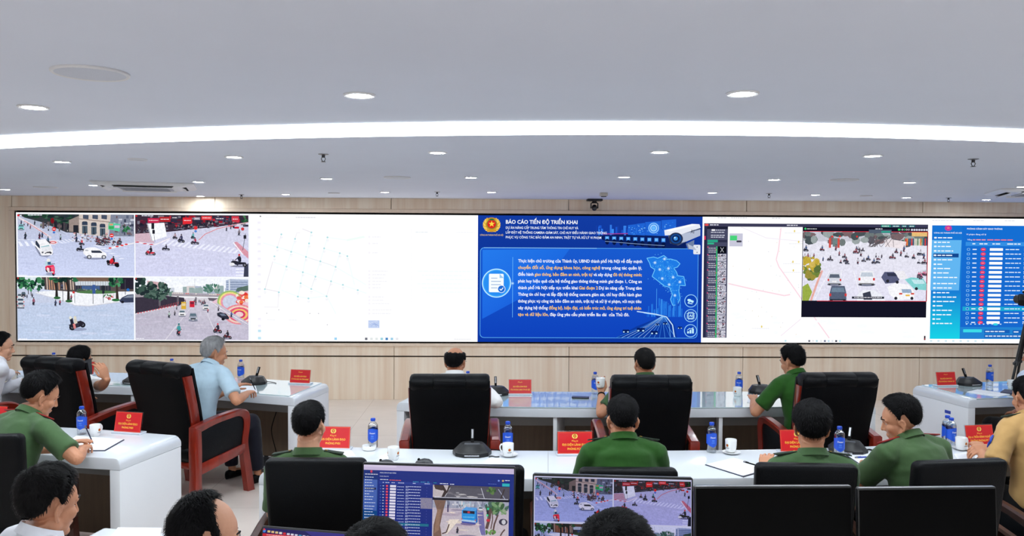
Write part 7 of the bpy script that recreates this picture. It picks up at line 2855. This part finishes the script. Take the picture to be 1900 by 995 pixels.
# ------------------------------------------------------------------ cups, saucers
def make_cup():
    t = thing('cup', '', 'cup', (0, 0, 0), 0, 'white porcelain cups')
    bm = B()
    lathe(bm, [(0.004, 0.003), (0.024, 0.003), (0.025, 0.0), (0.027, 0.0), (0.031, 0.006), (0.0355, 0.03), (0.037, 0.078), (0.0362, 0.0795), (0.0352, 0.078), (0.0338, 0.032), (0.029, 0.01), (0.004, 0.008)], 32)
    obj('cup_body', bm, 'porcelain', t, 60)
    bm = B()
    tube(bm, spline([(0.0355, 0, 0.064), (0.05, 0, 0.066), (0.058, 0, 0.048), (0.05, 0, 0.026), (0.034, 0, 0.022)], 5), 0.004, 8, flat=1.3)
    obj('handle', bm, 'porcelain', t, 60)
    bm = B()
    for an in (-PI / 2, PI * 0.75):
        for r, q, mi in ((0.0095, 0.0374, 0), (0.0055, 0.0378, 1)):
            pts = []
            for k in range(14):
                w = 2 * PI * k / 14
                a = an + r * math.cos(w) / 0.037
                pts.append(bm.verts.new((q * math.cos(a), q * math.sin(a), 0.045 + r * math.sin(w))))
            f = bm.faces.new(pts)
            f.material_index = mi
        for k in range(6):
            a0 = an + (-0.014 + k * 0.0048) / 0.037
            a1 = a0 + 0.0036 / 0.037
            f = bm.faces.new([bm.verts.new((0.0374 * math.cos(a), 0.0374 * math.sin(a), z)) for a, z in ((a0, 0.026), (a1, 0.026), (a1, 0.030), (a0, 0.030))])
            f.material_index = 2
    obj('emblem', bm, ['gold', 'red_enamel', 'folder_navy'], t, 0, 'small round gold emblem')
    return t


cup0 = make_cup()
held = aty(1114, 719, 6.62)
for i, (px, py, z, rz, lab) in enumerate((
        (177, 809, DZ, 70, 'white cup between the water bottle and the red plate at the left'),
        (730, 853, DZ, 60, 'white cup on the second-row desk above the dashboard monitor'),
        (942.5, 846, DZ + 0.009, 150, 'white cup on a saucer before the bottle, right of the microphone'),
        (1368, 735, GZ, 90, 'white cup with emblem on the glass of the middle front desk'),
        (1356, 838, DZ + 0.009, 80, 'white cup with gold emblem on the second-row desk above the folder'),
        (1783.5, 834, DZ + 0.009, 20, 'white cup on a saucer left of the hands of the person in tan'),
        (1877, 721, GZ, 30, 'white cup on the right-hand front desk near the tripod'),
        (0, 0, 0, 100, 'white cup held up by the man in olive'))):
    o = cup0 if i == 0 else copy_tree(cup0)
    if px:
        p = at(px, py, z)
        place(o, (p.x, p.y, z), math.radians(rz), lab)
    else:
        place(o, held, math.radians(rz), lab)


def make_saucer(name='saucer'):
    t = thing(name, '', 'saucer', (0, 0, 0), 0, 'small white saucers')
    bm = B()
    lathe(bm, [(0.003, 0.002), (0.03, 0.002), (0.031, 0.0), (0.034, 0.0), (0.05, 0.009), (0.058, 0.0125), (0.0585, 0.0138), (0.05, 0.0115), (0.034, 0.0045), (0.003, 0.0045)], 36)
    obj('dish', bm, 'porcelain', t, 60)
    return t


sau0 = make_saucer()
for i, (px, py, lab) in enumerate(((944, 846.5, 'saucer under the cup right of the central microphone'), (1357, 842, 'saucer under the gold-marked cup above the folder'), (1783.5, 834, 'saucer under the cup near the person in tan'))):
    o = sau0 if i == 0 else copy_tree(sau0)
    p = at(px, py, DZ)
    place(o, (p.x, p.y, DZ), 0, lab)
p = at(685, 835, DZ)
t = thing('ashtray', 'small round white dish beside the bottle on the second-row desk', 'dish', (p.x, p.y, DZ))
bm = B()
lathe(bm, [(0.003, 0.0), (0.038, 0.0), (0.046, 0.006), (0.047, 0.026), (0.045, 0.03), (0.040, 0.03), (0.037, 0.014), (0.003, 0.012)], 32)
obj('dish', bm, 'porcelain', t, 50)
bm = B()
for k in range(3):
    a = k * 2 * PI / 3 + 0.4
    tube(bm, [(0.012 * math.cos(a), 0.012 * math.sin(a), 0.014), (0.02 * math.cos(a + 1), 0.02 * math.sin(a + 1), 0.019)], 0.004, 8)
obj('contents', bm, 'walnut', t, 50, 'brown scraps in the dish')


# ------------------------------------------------------------------ conference microphones
def make_mic():
    t = thing('conference_microphone', '', 'microphone', (0, 0, 0), 0, 'black conference microphones')
    base = [(-0.125, 0.0), (-0.105, -0.06), (-0.055, -0.095), (0.055, -0.095), (0.105, -0.06), (0.125, 0.0), (0.10, 0.06), (0.05, 0.085), (-0.05, 0.085), (-0.10, 0.06)]
    bm = B()
    rings = []
    for s, z, dy in ((0.97, 0.0, 0), (1.0, 0.004, 0), (1.0, 0.024, 0), (0.95, 0.03, 0), (0.62, 0.066, 0.022), (0.58, 0.068, 0.022)):
        rings.append([(x * s, y * s + dy, z) for x, y in base])
    loft(bm, rings)
    fix(bm)
    body = obj('base', bm, 'black_plastic', t, 20)
    bm = B()
    M = Matrix.Translation((0, -0.045, 0.0505)) @ Matrix.Rotation(math.radians(35), 4, 'X')
    bx(bm, (0, 0.012, 0), (0.1, 0.062, 0.003), 0.001, M)
    obj('display', bm, 'grey_panel', t, 30)
    bm = B()
    for k in range(3):
        bx(bm, (-0.025 + k * 0.025, -0.008, 0.0028), (0.012, 0.004, 0.002), 0.0005, M)
    obj('buttons', bm, 'steel', t, 30)
    bm = B()
    bx(bm, (0, -0.097, 0.014), (0.095, 0.006, 0.011), 0.003)
    obj('front_bar', bm, 'chrome', t, 30)
    bm = B()
    rings = []
    for k in range(8):
        u = k / 7
        w, d = 0.0115 - 0.003 * abs(u - 0.7), 0.0065
        y = 0.03 + 0.045 * u
        z = 0.062 + 0.085 * u
        rings.append([(w * a, y + d * b * 0.9, z - d * b * 0.4) for a, b in ((-1, -1), (1, -1), (1, 1), (-1, 1))])
    loft(bm, rings)
    fix(bm)
    obj('stalk', bm, 'matt_black', t, 30)
    bm = B()
    rings = []
    for k in range(2):
        u = 0.35 + 0.6 * k
        y, z = 0.0232 + 0.045 * u, 0.0645 + 0.085 * u
        rings.append([(-0.006, y, z), (0.006, y, z), (0.006, y + 0.001, z), (-0.006, y + 0.001, z)])
    loft(bm, rings)
    fix(bm)
    obj('grille', bm, 'steel', t, 0)
    bm = B()
    tube(bm, spline([(0.06, 0.07, 0.012), (0.11, 0.1, 0.006), (0.17, 0.085, 0.004), (0.2, 0.06, 0.004)], 5), 0.0032, 6)
    obj('cable', bm, 'matt_black', t)
    return t


mic0 = make_mic()
for i, (px, py, z, rz, lab) in enumerate((
        (472, 712, GZ, -20, 'black microphone unit on the desk of the grey-haired man'),
        (252, 711, GZ, -20, 'black microphone unit mostly hidden left of the high armchair'),
        (920, 732, GZ, 3, 'black microphone unit left of the red plate on the middle front desk'),
        (1413, 729, GZ, 14, 'black microphone unit beside the arm of the man in bright green'),
        (1797, 714, GZ, 12, 'black microphone unit between red plate and bottle at the right'),
        (876, 843, DZ, 0, 'black microphone unit on the second-row desk above the dashboard monitor'),
        (1573, 838, DZ, -35, 'black microphone unit behind the bottle of the round-haired officer'))):
    o = mic0 if i == 0 else copy_tree(mic0)
    p = at(px, py, z)
    place(o, (p.x, p.y, z), math.radians(rz), lab)


# ------------------------------------------------------------------ red name plates
def name_plate(px, py, z, rz, lines, label, w=0.222, h=0.138, emblem=True):
    p = at(px, py, z)
    t = thing('name_plate', label, 'name plate', (p.x, p.y, z), math.radians(rz), 'red name plates on the desks')
    til = math.radians(-12)
    Mt = Matrix.Translation((0, -0.004, 0.012)) @ Matrix.Rotation(til, 4, 'X')
    bm = B()
    bx(bm, (0, 0.0045, h / 2), (w, 0.002, h), 0, Mt)
    obj('card', bm, 'red_card', t, 0)
    c = Canvas()
    c.view(0, 0, 222, 138)
    c.rect(0, 0, 222, 138, (206, 26, 36))
    G = (250, 206, 70)
    for x0, y0, x1, y1 in ((4, 4, 218, 5.4), (4, 132.6, 218, 134), (4, 4, 5.4, 134), (216.6, 4, 218, 134)):
        c.rect(x0, y0, x1, y1, (226, 120, 60))
    if emblem:
        c.ell(111, 28, 17, 15, (214, 160, 56), 22)
        for k in range(7):
            for sg in (-1, 1):
                a = PI / 2 + sg * (0.4 + k * 0.32)
                c.ell(111 + 15 * math.cos(a), 28 + 13.5 * math.sin(a), 4.6, 2.2, (246, 214, 110), 7, a + 0.9 * sg)
        c.ell(111, 27, 9, 9, (60, 110, 50), 16)
        c.ell(111, 27, 7.6, 7.6, (206, 30, 30), 16)
        c.star(111, 27, 6, (250, 214, 70))
        c.text(111, 62, lines[0], 40, 9.5, G, 0.005, 'c')
        c.text(111, 88, lines[1], min(190, 9.6 * len(lines[1])), 13.5, G, 0.012, 'c')
        c.text(111, 114, lines[2], min(190, 9.6 * len(lines[2])), 13.5, G, 0.012, 'c')
    else:
        c.text(111, 30, lines[0], 44, 9.5, G, 0.005, 'c')
        c.text(111, 76, lines[1], 138, 13.5, G, 0.012, 'c')
        c.text(111, 106, lines[2], 192, 13, G, 0.012, 'c')
    R3 = Mt.to_3x3()
    c.build('print', 'printed', t, Mt @ Vector((-w / 2, 0.0032, h)), R3 @ Vector((w, 0, 0)), R3 @ Vector((0, 0, -h)), R3 @ Vector((0, -1, 0)), eps=6e-6)
    bm = B()
    bx(bm, (0, 0.009, h / 2 + 0.001), (w + 0.008, 0.003, h + 0.008), 0.0008, Mt)
    obj('acrylic_holder', bm, 'clear_acrylic', t, 0)
    bm = B()
    bx(bm, (0, 0.02, 0.0065), (w + 0.02, 0.075, 0.012), 0.002)
    obj('base', bm, 'acrylic_base', t, 0)


mat('acrylic_base', (206, 212, 222), 0.12, spec=0.6, noise=0.01)
DC, DD = 'Đồng chí', 'ĐẠI DIỆN LÃNH ĐẠO'
name_plate(556, 713, GZ, -12, (DC, DD, 'SỞ KHOA HỌC VÀ CÔNG NGHỆ'), 'red name plate at the right end of the left front desk', 0.2, 0.124, False)
name_plate(342, 705, GZ, -16, (DC, DD, 'SỞ TÀI CHÍNH'), 'red name plate peeping out behind the grey-haired man', 0.2, 0.124, False)
name_plate(157, 696, GZ, -16, (DC, DD, 'SỞ XÂY DỰNG'), 'red name plate hidden behind the head of the man on the phone', 0.2, 0.124, False)
name_plate(965, 733, GZ, 0, (DC, DD, 'VĂN PHÒNG UBND TP HÀ NỘI'), 'red name plate on the middle front desk beside the microphone', 0.2, 0.124, False)
name_plate(1757, 717, GZ, 8, (DC, DD, 'VĂN PHÒNG THÀNH ỦY'), 'red name plate on the right-hand front desk', 0.2, 0.124, False)
name_plate(235.5, 805, DZ, -14, (DC, DD, 'PHÒNG PH01'), 'red name plate at the right end of the left second-row desk', 0.21, 0.138)
name_plate(-14, 792, DZ, -14, (DC, DD, 'PHÒNG PH02'), 'red name plate cut off by the left edge', 0.21, 0.138)
name_plate(617, 835, DZ, -4, (DC, DD, 'PHÒNG PV01'), 'red name plate half hidden by the crop-haired officer')
name_plate(1067, 845.5, DZ, 1, (DC, DD, 'PHÒNG PC06'), 'red name plate left of the officer in deep green')
name_plate(1480, 841, DZ, 2, (DC, DD, 'PHÒNG PA06'), 'red name plate hidden behind the round-haired officer')
name_plate(1820, 829, DZ, 8, (DC, 'Đại tá TRẦN ĐÌNH NGHĨA', 'TRƯỞNG PHÒNG PC08'), 'red name plate beside the cup and the person in tan', 0.205, 0.132)


# ------------------------------------------------------------------ folders, papers, pens
def quad_sheet(name, label, cat, px4, z, th, m, group=None, lift=0.0):
    P = [at(x, y, z) for x, y in px4]
    c = sum(P, Vector((0, 0, 0))) / 4
    bm = B()
    prism(bm, [(p.x - c.x, p.y - c.y) for p in P], 0.0, th)
    if sum((P[i].x * P[(i + 1) % 4].y - P[(i + 1) % 4].x * P[i].y) for i in range(4)) < 0:
        fix(bm)
    if label:
        t = thing(name, label, cat, (c.x, c.y, z), 0, group)
        return t, c, bm
    return None, c, bm


def folder(label, px4, z):
    t, c, bm = quad_sheet('folder', label, 'folder', px4, z, 0.004, None, 'open folders with white sheets')
    obj('cover', bm, 'folder_navy', t, 0, 'navy cover')
    P = [at(x, y, z) - c for x, y in px4]
    m = sum(P, Vector((0, 0, 0))) / 4
    P = [m + (p - m) * 0.955 for p in P]
    bm = B()
    prism(bm, [(p.x, p.y) for p in P], 0.0042, 0.007)
    obj('sheets', bm, 'paper', t, 0, 'white sheets')
    # ruled lines of the form
    bm = B()
    for k in range(9):
        u = 0.14 + 0.08 * k
        a, b = P[3].lerp(P[0], u), P[2].lerp(P[1], u)
        a2, b2 = a.lerp(b, 0.08), a.lerp(b, 0.9 - 0.2 * (k % 3 == 2))
        d = (b2 - a2).normalized()
        n = Vector((-d.y, d.x, 0)) * 0.0008
        bm.faces.new([bm.verts.new((q.x, q.y, 0.0073)) for q in (a2 - n, b2 - n, b2 + n, a2 + n)])
    obj('printed_lines', bm, 'grille', t, 0)
    return t


folder('open folder with white sheets under the hands of the writing officer', [(96, 838), (195, 837.5), (231, 817), (140, 810)], DZ)
folder('open folder with white sheet and pen left of the round-haired officer', [(1308, 863.5), (1379.5, 886), (1432, 871), (1361, 851)], DZ)
folder('open folder with papers between the round-haired and the turning officer', [(1570, 846), (1606, 870), (1640, 858), (1612, 840)], DZ)


def sheet(label, px4, z, th=0.0015):
    t, c, bm = quad_sheet('paper_sheet', label, 'paper', px4, z, th, None, 'loose white sheets')
    obj('sheet', bm, 'paper', t, 0)
    P = [at(x, y, z) - c for x, y in px4]
    bm = B()
    for k in range(7):
        u = 0.15 + 0.1 * k
        a, b = P[3].lerp(P[0], u), P[2].lerp(P[1], u)
        a2, b2 = a.lerp(b, 0.12), a.lerp(b, 0.86 - 0.15 * (k % 2))
        d = (b2 - a2).normalized()
        n = Vector((-d.y, d.x, 0)) * 0.0008
        bm.faces.new([bm.verts.new((q.x, q.y, th + 0.0003)) for q in (a2 - n, b2 - n, b2 + n, a2 + n)])
    obj('printed_lines', bm, 'grille', t, 0)


sheet('white sheet under the hand of the grey-haired man', [(436, 731), (478, 729), (474, 716), (436, 717)], GZ)
sheet('white sheet on the glass beside the arm of the man in bright green', [(1386, 748), (1426, 750), (1424, 734), (1390, 733)], GZ)
sheet('white sheet at the front right desk before the white cup', [(1794, 728), (1852, 737), (1875, 732), (1814, 723.5)], GZ, 0.004)
sheet('white sheets before the crop-haired officer at the red plate', [(608, 850), (660, 847), (650, 834), (602, 837)], DZ, 0.003)
sheet('white sheet below the saucer near the person in tan', [(1778, 856), (1812, 851), (1800, 840), (1770, 843)], DZ)
sheet('white sheet near the bottom left corner, left of the balding man', [(206, 996), (296, 999), (300, 981), (219, 980)], DZ, 0.003)
t, c, bm = quad_sheet('notebook', 'dark notebook behind the sheet at the front right desk', 'notebook', [(1856, 730), (1880, 733), (1890, 727), (1864, 724.5)], GZ, 0.012, None)
obj('cover', bm, 'folder_navy', t, 0)


def pen(a, b, label, m='folder_navy'):
    a, b = Vector(a), Vector(b)
    mid = (a + b) / 2
    t = thing('pen', label, 'pen', mid, 0, 'pens')
    d = (b - a).normalized()
    L = (b - a).length
    bm = B()
    tube(bm, [a - mid, a - mid + d * L * 0.9, b - mid - d * 0.004, b - mid], [0.0042, 0.0042, 0.0026, 0.001], 10)
    obj('barrel', bm, m, t, 50)
    bm = B()
    tube(bm, [a - mid - d * 0.006, a - mid + d * 0.012], 0.0046, 10)
    tube(bm, [a - mid + Vector((0, 0, 0.0058)), a - mid + d * 0.035 + Vector((0, 0, 0.0058))], 0.0012, 6)
    obj('clip', bm, 'steel', t, 50)


pen(at(1381, 857, DZ + 0.012), at(1412, 866, DZ + 0.012), 'black pen lying on the folder left of the round-haired officer', 'matt_black')
pen(at(1588, 849, DZ + 0.012), at(1616, 848, DZ + 0.012), 'blue pen lying on the papers beside the turning officer', 'blue_tag')
tip = at(173, 824, DZ + 0.008)
pen(tip + Vector((-0.035, -0.03, 0.125)), tip, 'pen in the hand of the writing officer', 'folder_navy')
tip = at(474, 724, GZ + 0.003)
pen(tip + Vector((-0.03, -0.06, 0.115)), tip, 'pen in the hand of the grey-haired man', 'matt_black')


# ------------------------------------------------------------------ phones, mice, cables
def phone(name, label, M, size=(0.072, 0.15, 0.0085)):
    t = thing(name, label, 'phone', M.to_translation())
    Rm = M.to_3x3().to_4x4()
    bm = B()
    bx(bm, (0, 0, 0), size, 0.003, Rm)
    obj('case', bm, 'black_plastic', t)
    bm = B()
    bx(bm, (0, 0, size[2] / 2 + 0.0004), (size[0] - 0.006, size[1] - 0.006, 0.0008), 0, Rm)
    obj('screen', bm, 'grey_panel', t)
    bm = B()
    for k in range(2):
        lathe(bm, [(0.002, 0.001), (0.0055, 0.001), (0.0055, -0.0005)], 12, (size[0] * 0.28, size[1] * 0.36 - k * 0.016, -size[2] / 2 - 0.001))
    for v in bm.verts:
        v.co = Rm @ v.co
    obj('camera_lens', bm, 'grey_panel', t)


hp_ = P2_[1]
hd = hp_['Rh']
hw = Vector((hp_['root'].x, hp_['root'].y, 0)) + hp_['Rw'] @ (hp_['hc'] + hd @ Vector((0.0925, 0.016, -0.035)))
X = hp_['Rw'] @ hd @ Vector((0.0, 0.95, 0.3))
Yv = hp_['Rw'] @ hd @ Vector((0.12, -0.3, 0.95))
X.normalize()
Yv = (Yv - X * Yv.dot(X)).normalized()
Zv = X.cross(Yv)
phone('mobile_phone', 'dark phone held to the ear by the person in white', Matrix(((X.x, Yv.x, Zv.x, hw.x), (X.y, Yv.y, Zv.y, hw.y), (X.z, Yv.z, Zv.z, hw.z), (0, 0, 0, 1))))
p = at(1077, 737.5, GZ + 0.006)
phone('mobile_phone', 'dark phone lying on the glass of the middle front desk', Matrix.Translation(p) @ Matrix.Rotation(math.radians(82), 4, 'Z'))
p = at(1548, 861, DZ + 0.006)
phone('mobile_phone', 'dark phone on the second-row desk before the bottle of the round-haired officer', Matrix.Translation(p) @ Matrix.Rotation(math.radians(70), 4, 'Z'))


def mouse(px, py, rz, label):
    p = at(px, py, DZ)
    t = thing('computer_mouse', label, 'computer mouse', (p.x, p.y, DZ), math.radians(rz), 'computer mice on the second-row desk')
    bm = B()
    rings = []
    for y, w, h in ((-0.056, 0.008, 0.008), (-0.05, 0.02, 0.022), (-0.03, 0.029, 0.035), (0.0, 0.031, 0.038), (0.03, 0.029, 0.03), (0.05, 0.024, 0.018), (0.056, 0.012, 0.008)):
        rings.append([(w * math.cos(PI * k / 12), y, h * math.sin(PI * k / 12)) for k in range(13)] + [(-w * 0.6, y, 0), (w * 0.6, y, 0)])
    loft(bm, rings)
    fix(bm)
    obj('shell', bm, 'dark_grey', t, 60)
    bm = B()
    tube(bm, [(-0.004, 0.034, 0.029), (0.004, 0.034, 0.029)], 0.008, 14)
    obj('scroll_wheel', bm, 'matt_black', t, 60)


mouse(787, 862, 80, 'grey computer mouse peeping over the middle of the dashboard monitor')
mouse(716, 864, 75, 'grey computer mouse peeping over the left of the dashboard monitor')


def cable(name, label, pts, r=0.003, m='matt_black', cat='cable'):
    P = spline(pts, 8)
    mid = Vector((P[0].x, P[0].y, min(p.z for p in P)))
    bm = B()
    tube(bm, [p - mid for p in P], r, 8)
    o = obj(name, bm, m)
    o.location = mid
    tag(o, label, cat)


zc_ = DZ + 0.004
cable('cable_loop', 'black cable loop on the desk between the microphone and the turning officer', [at(1592, 842, zc_), at(1602, 836, zc_), at(1614, 834, zc_), at(1622, 838, zc_), at(1618, 843, zc_), at(1606, 842, zc_)])
p = at(916, 848, zc_)
cable('keys', 'small dark bunch of keys beside the central saucer', [p + Vector((-0.03, 0, 0)), p + Vector((-0.01, 0.008, 0.002)), p + Vector((0.012, -0.004, 0.001)), p + Vector((0.035, 0.004, 0))], 0.004, 'dark_grey', 'keys')
a = at(1403, 760, 0.66)
cable('hanging_cable', 'black cable hanging under the middle front desk', [(a.x, a.y + 0.35, 0.66), (a.x - 0.02, a.y + 0.33, 0.45), (a.x - 0.06, a.y + 0.3, 0.2), (a.x - 0.08, a.y + 0.28, 0.012), (a.x + 0.1, a.y + 0.25, 0.008)], 0.011)

# floor socket, bag and post by the end of the left front desk
p = at(482, 872, 0)
t = thing('floor_socket', 'open floor socket box with cable at the foot of the left front desk', 'socket', (p.x, p.y, 0), math.radians(-14))
bm = B()
bx(bm, (0, 0, 0.012), (0.16, 0.12, 0.024), 0.005)
obj('box', bm, 'steel', t)
bm = B()
bx(bm, (0, 0.065, 0.06), (0.15, 0.008, 0.09), 0.003)
obj('lid', bm, 'dark_grey', t)
bm = B()
for sx in (-0.04, 0.04):
    for sy in (-0.028, 0.028):
        bx(bm, (sx, sy, 0.026), (0.05, 0.036, 0.004), 0.001)
obj('sockets', bm, 'white_plastic', t)
a = at(483, 866, 0.03)
cable('power_cable', 'thin dark cable rising from the floor socket to the left front desk', [a, a + Vector((0.12, 0.1, 0.05)), a + Vector((0.06, 0.16, 0.3)), a + Vector((0.1, 0.2, 0.5)), a + Vector((0.05, 0.22, 0.62))], 0.004)
p = at(529, 848, 0)
t = thing('bag', 'small black bag on the floor beside the end panel of the left front desk', 'bag', (p.x, p.y + 0.12, 0), math.radians(-14))
bm = B()
bx(bm, (0, 0, 0.085), (0.12, 0.22, 0.17), 0.03, seg=4)
for v in bm.verts:
    f = v.co.z / 0.17
    v.co.x *= 1.05 - 0.35 * f
    v.co += Vector((0.006 * mnoise.noise(v.co * 20), 0.006 * mnoise.noise(v.co * 20 + Vector((5, 0, 0))), 0))
obj('bag_body', bm, 'matt_black', t, 60)
bm = B()
tube(bm, spline([(0, -0.07, 0.16), (0, -0.06, 0.22), (0, 0.0, 0.24), (0, 0.06, 0.22), (0, 0.07, 0.16)], 6), 0.006, 8)
obj('handle', bm, 'black_plastic', t, 60)
pp = at(494, 852, 0)
bm = B()
o_ = D_FL.location
tube(bm, [(pp.x - o_.x, pp.y - o_.y, 0.02), (pp.x - o_.x, pp.y - o_.y, 0.684)], 0.022, 14)
bx(bm, (pp.x - o_.x, pp.y - o_.y, 0.012), (0.1, 0.36, 0.024), 0.006)
obj('metal_post', bm, 'dark_grey', D_FL, 40)

# ------------------------------------------------------------------ tripod with camera at the right edge
ap = aty(1909, 588, 8.75)
t = thing('tripod', 'black camera tripod cut by the right edge in front of the violations list', 'tripod', (ap.x, ap.y, 0))
bm = B()
tube(bm, [(0, 0, ap.z - 0.42), (0, 0, ap.z + 0.06)], 0.014, 12)
bx(bm, (0, 0, ap.z), (0.07, 0.07, 0.06), 0.012)
obj('column', bm, 'black_plastic', t, 40)
for k, an in enumerate((200, 320, 80)):
    a = math.radians(an)
    d = Vector((math.cos(a), math.sin(a), 0))
    f = d * 0.42
    top = d * 0.03 + Vector((0, 0, ap.z))
    bm = B()
    tube(bm, [top, top.lerp(f, 0.4)], 0.017, 12)
    tube(bm, [top.lerp(f, 0.36), top.lerp(f, 0.72)], 0.0135, 12)
    tube(bm, [top.lerp(f, 0.7), f + Vector((0, 0, 0.012))], 0.0105, 12)
    leg = obj('leg', bm, 'black_plastic', t, 40)
    for u in (0.38, 0.71):
        bm = B()
        q = top.lerp(f, u)
        ax = (f - top).normalized()
        tube(bm, [q - ax * 0.022, q + ax * 0.022], 0.024, 12)
        bx(bm, (q.x - 0.028, q.y - 0.01, q.z), (0.03, 0.022, 0.03), 0.006)
        obj('leg_clamp', bm, 'dark_grey', leg, 40)
    bm = B()
    ball(bm, f + Vector((0, 0, 0.012)), (0.016, 0.016, 0.012), 12, 8)
    obj('rubber_foot', bm, 'matt_black', leg, 60)
p = aty(1914, 550, 8.75)
t = thing('video_camera', 'black video camera on the tripod, only its edge in the frame', 'camera', (ap.x, ap.y, ap.z + 0.061))
bm = B()
bx(bm, (0, 0, 0.012), (0.07, 0.07, 0.024), 0.006)
bx(bm, (0, 0, 0.12), (0.13, 0.2, 0.13), 0.015)
bx(bm, (0, 0.02, 0.205), (0.05, 0.14, 0.03), 0.01)
obj('camera_body', bm, 'matt_black', t, 40)
bm = B()
tube(bm, [(0, 0.1, 0.12), (0, 0.13, 0.12), (0, 0.2, 0.12)], [0.045, 0.045, 0.05], 20)
obj('lens', bm, 'black_plastic', t, 40)
bm = B()
bx(bm, (-0.09, -0.02, 0.15), (0.07, 0.012, 0.055), 0.003)
obj('viewfinder_screen', bm, 'dark_grey', t, 40)
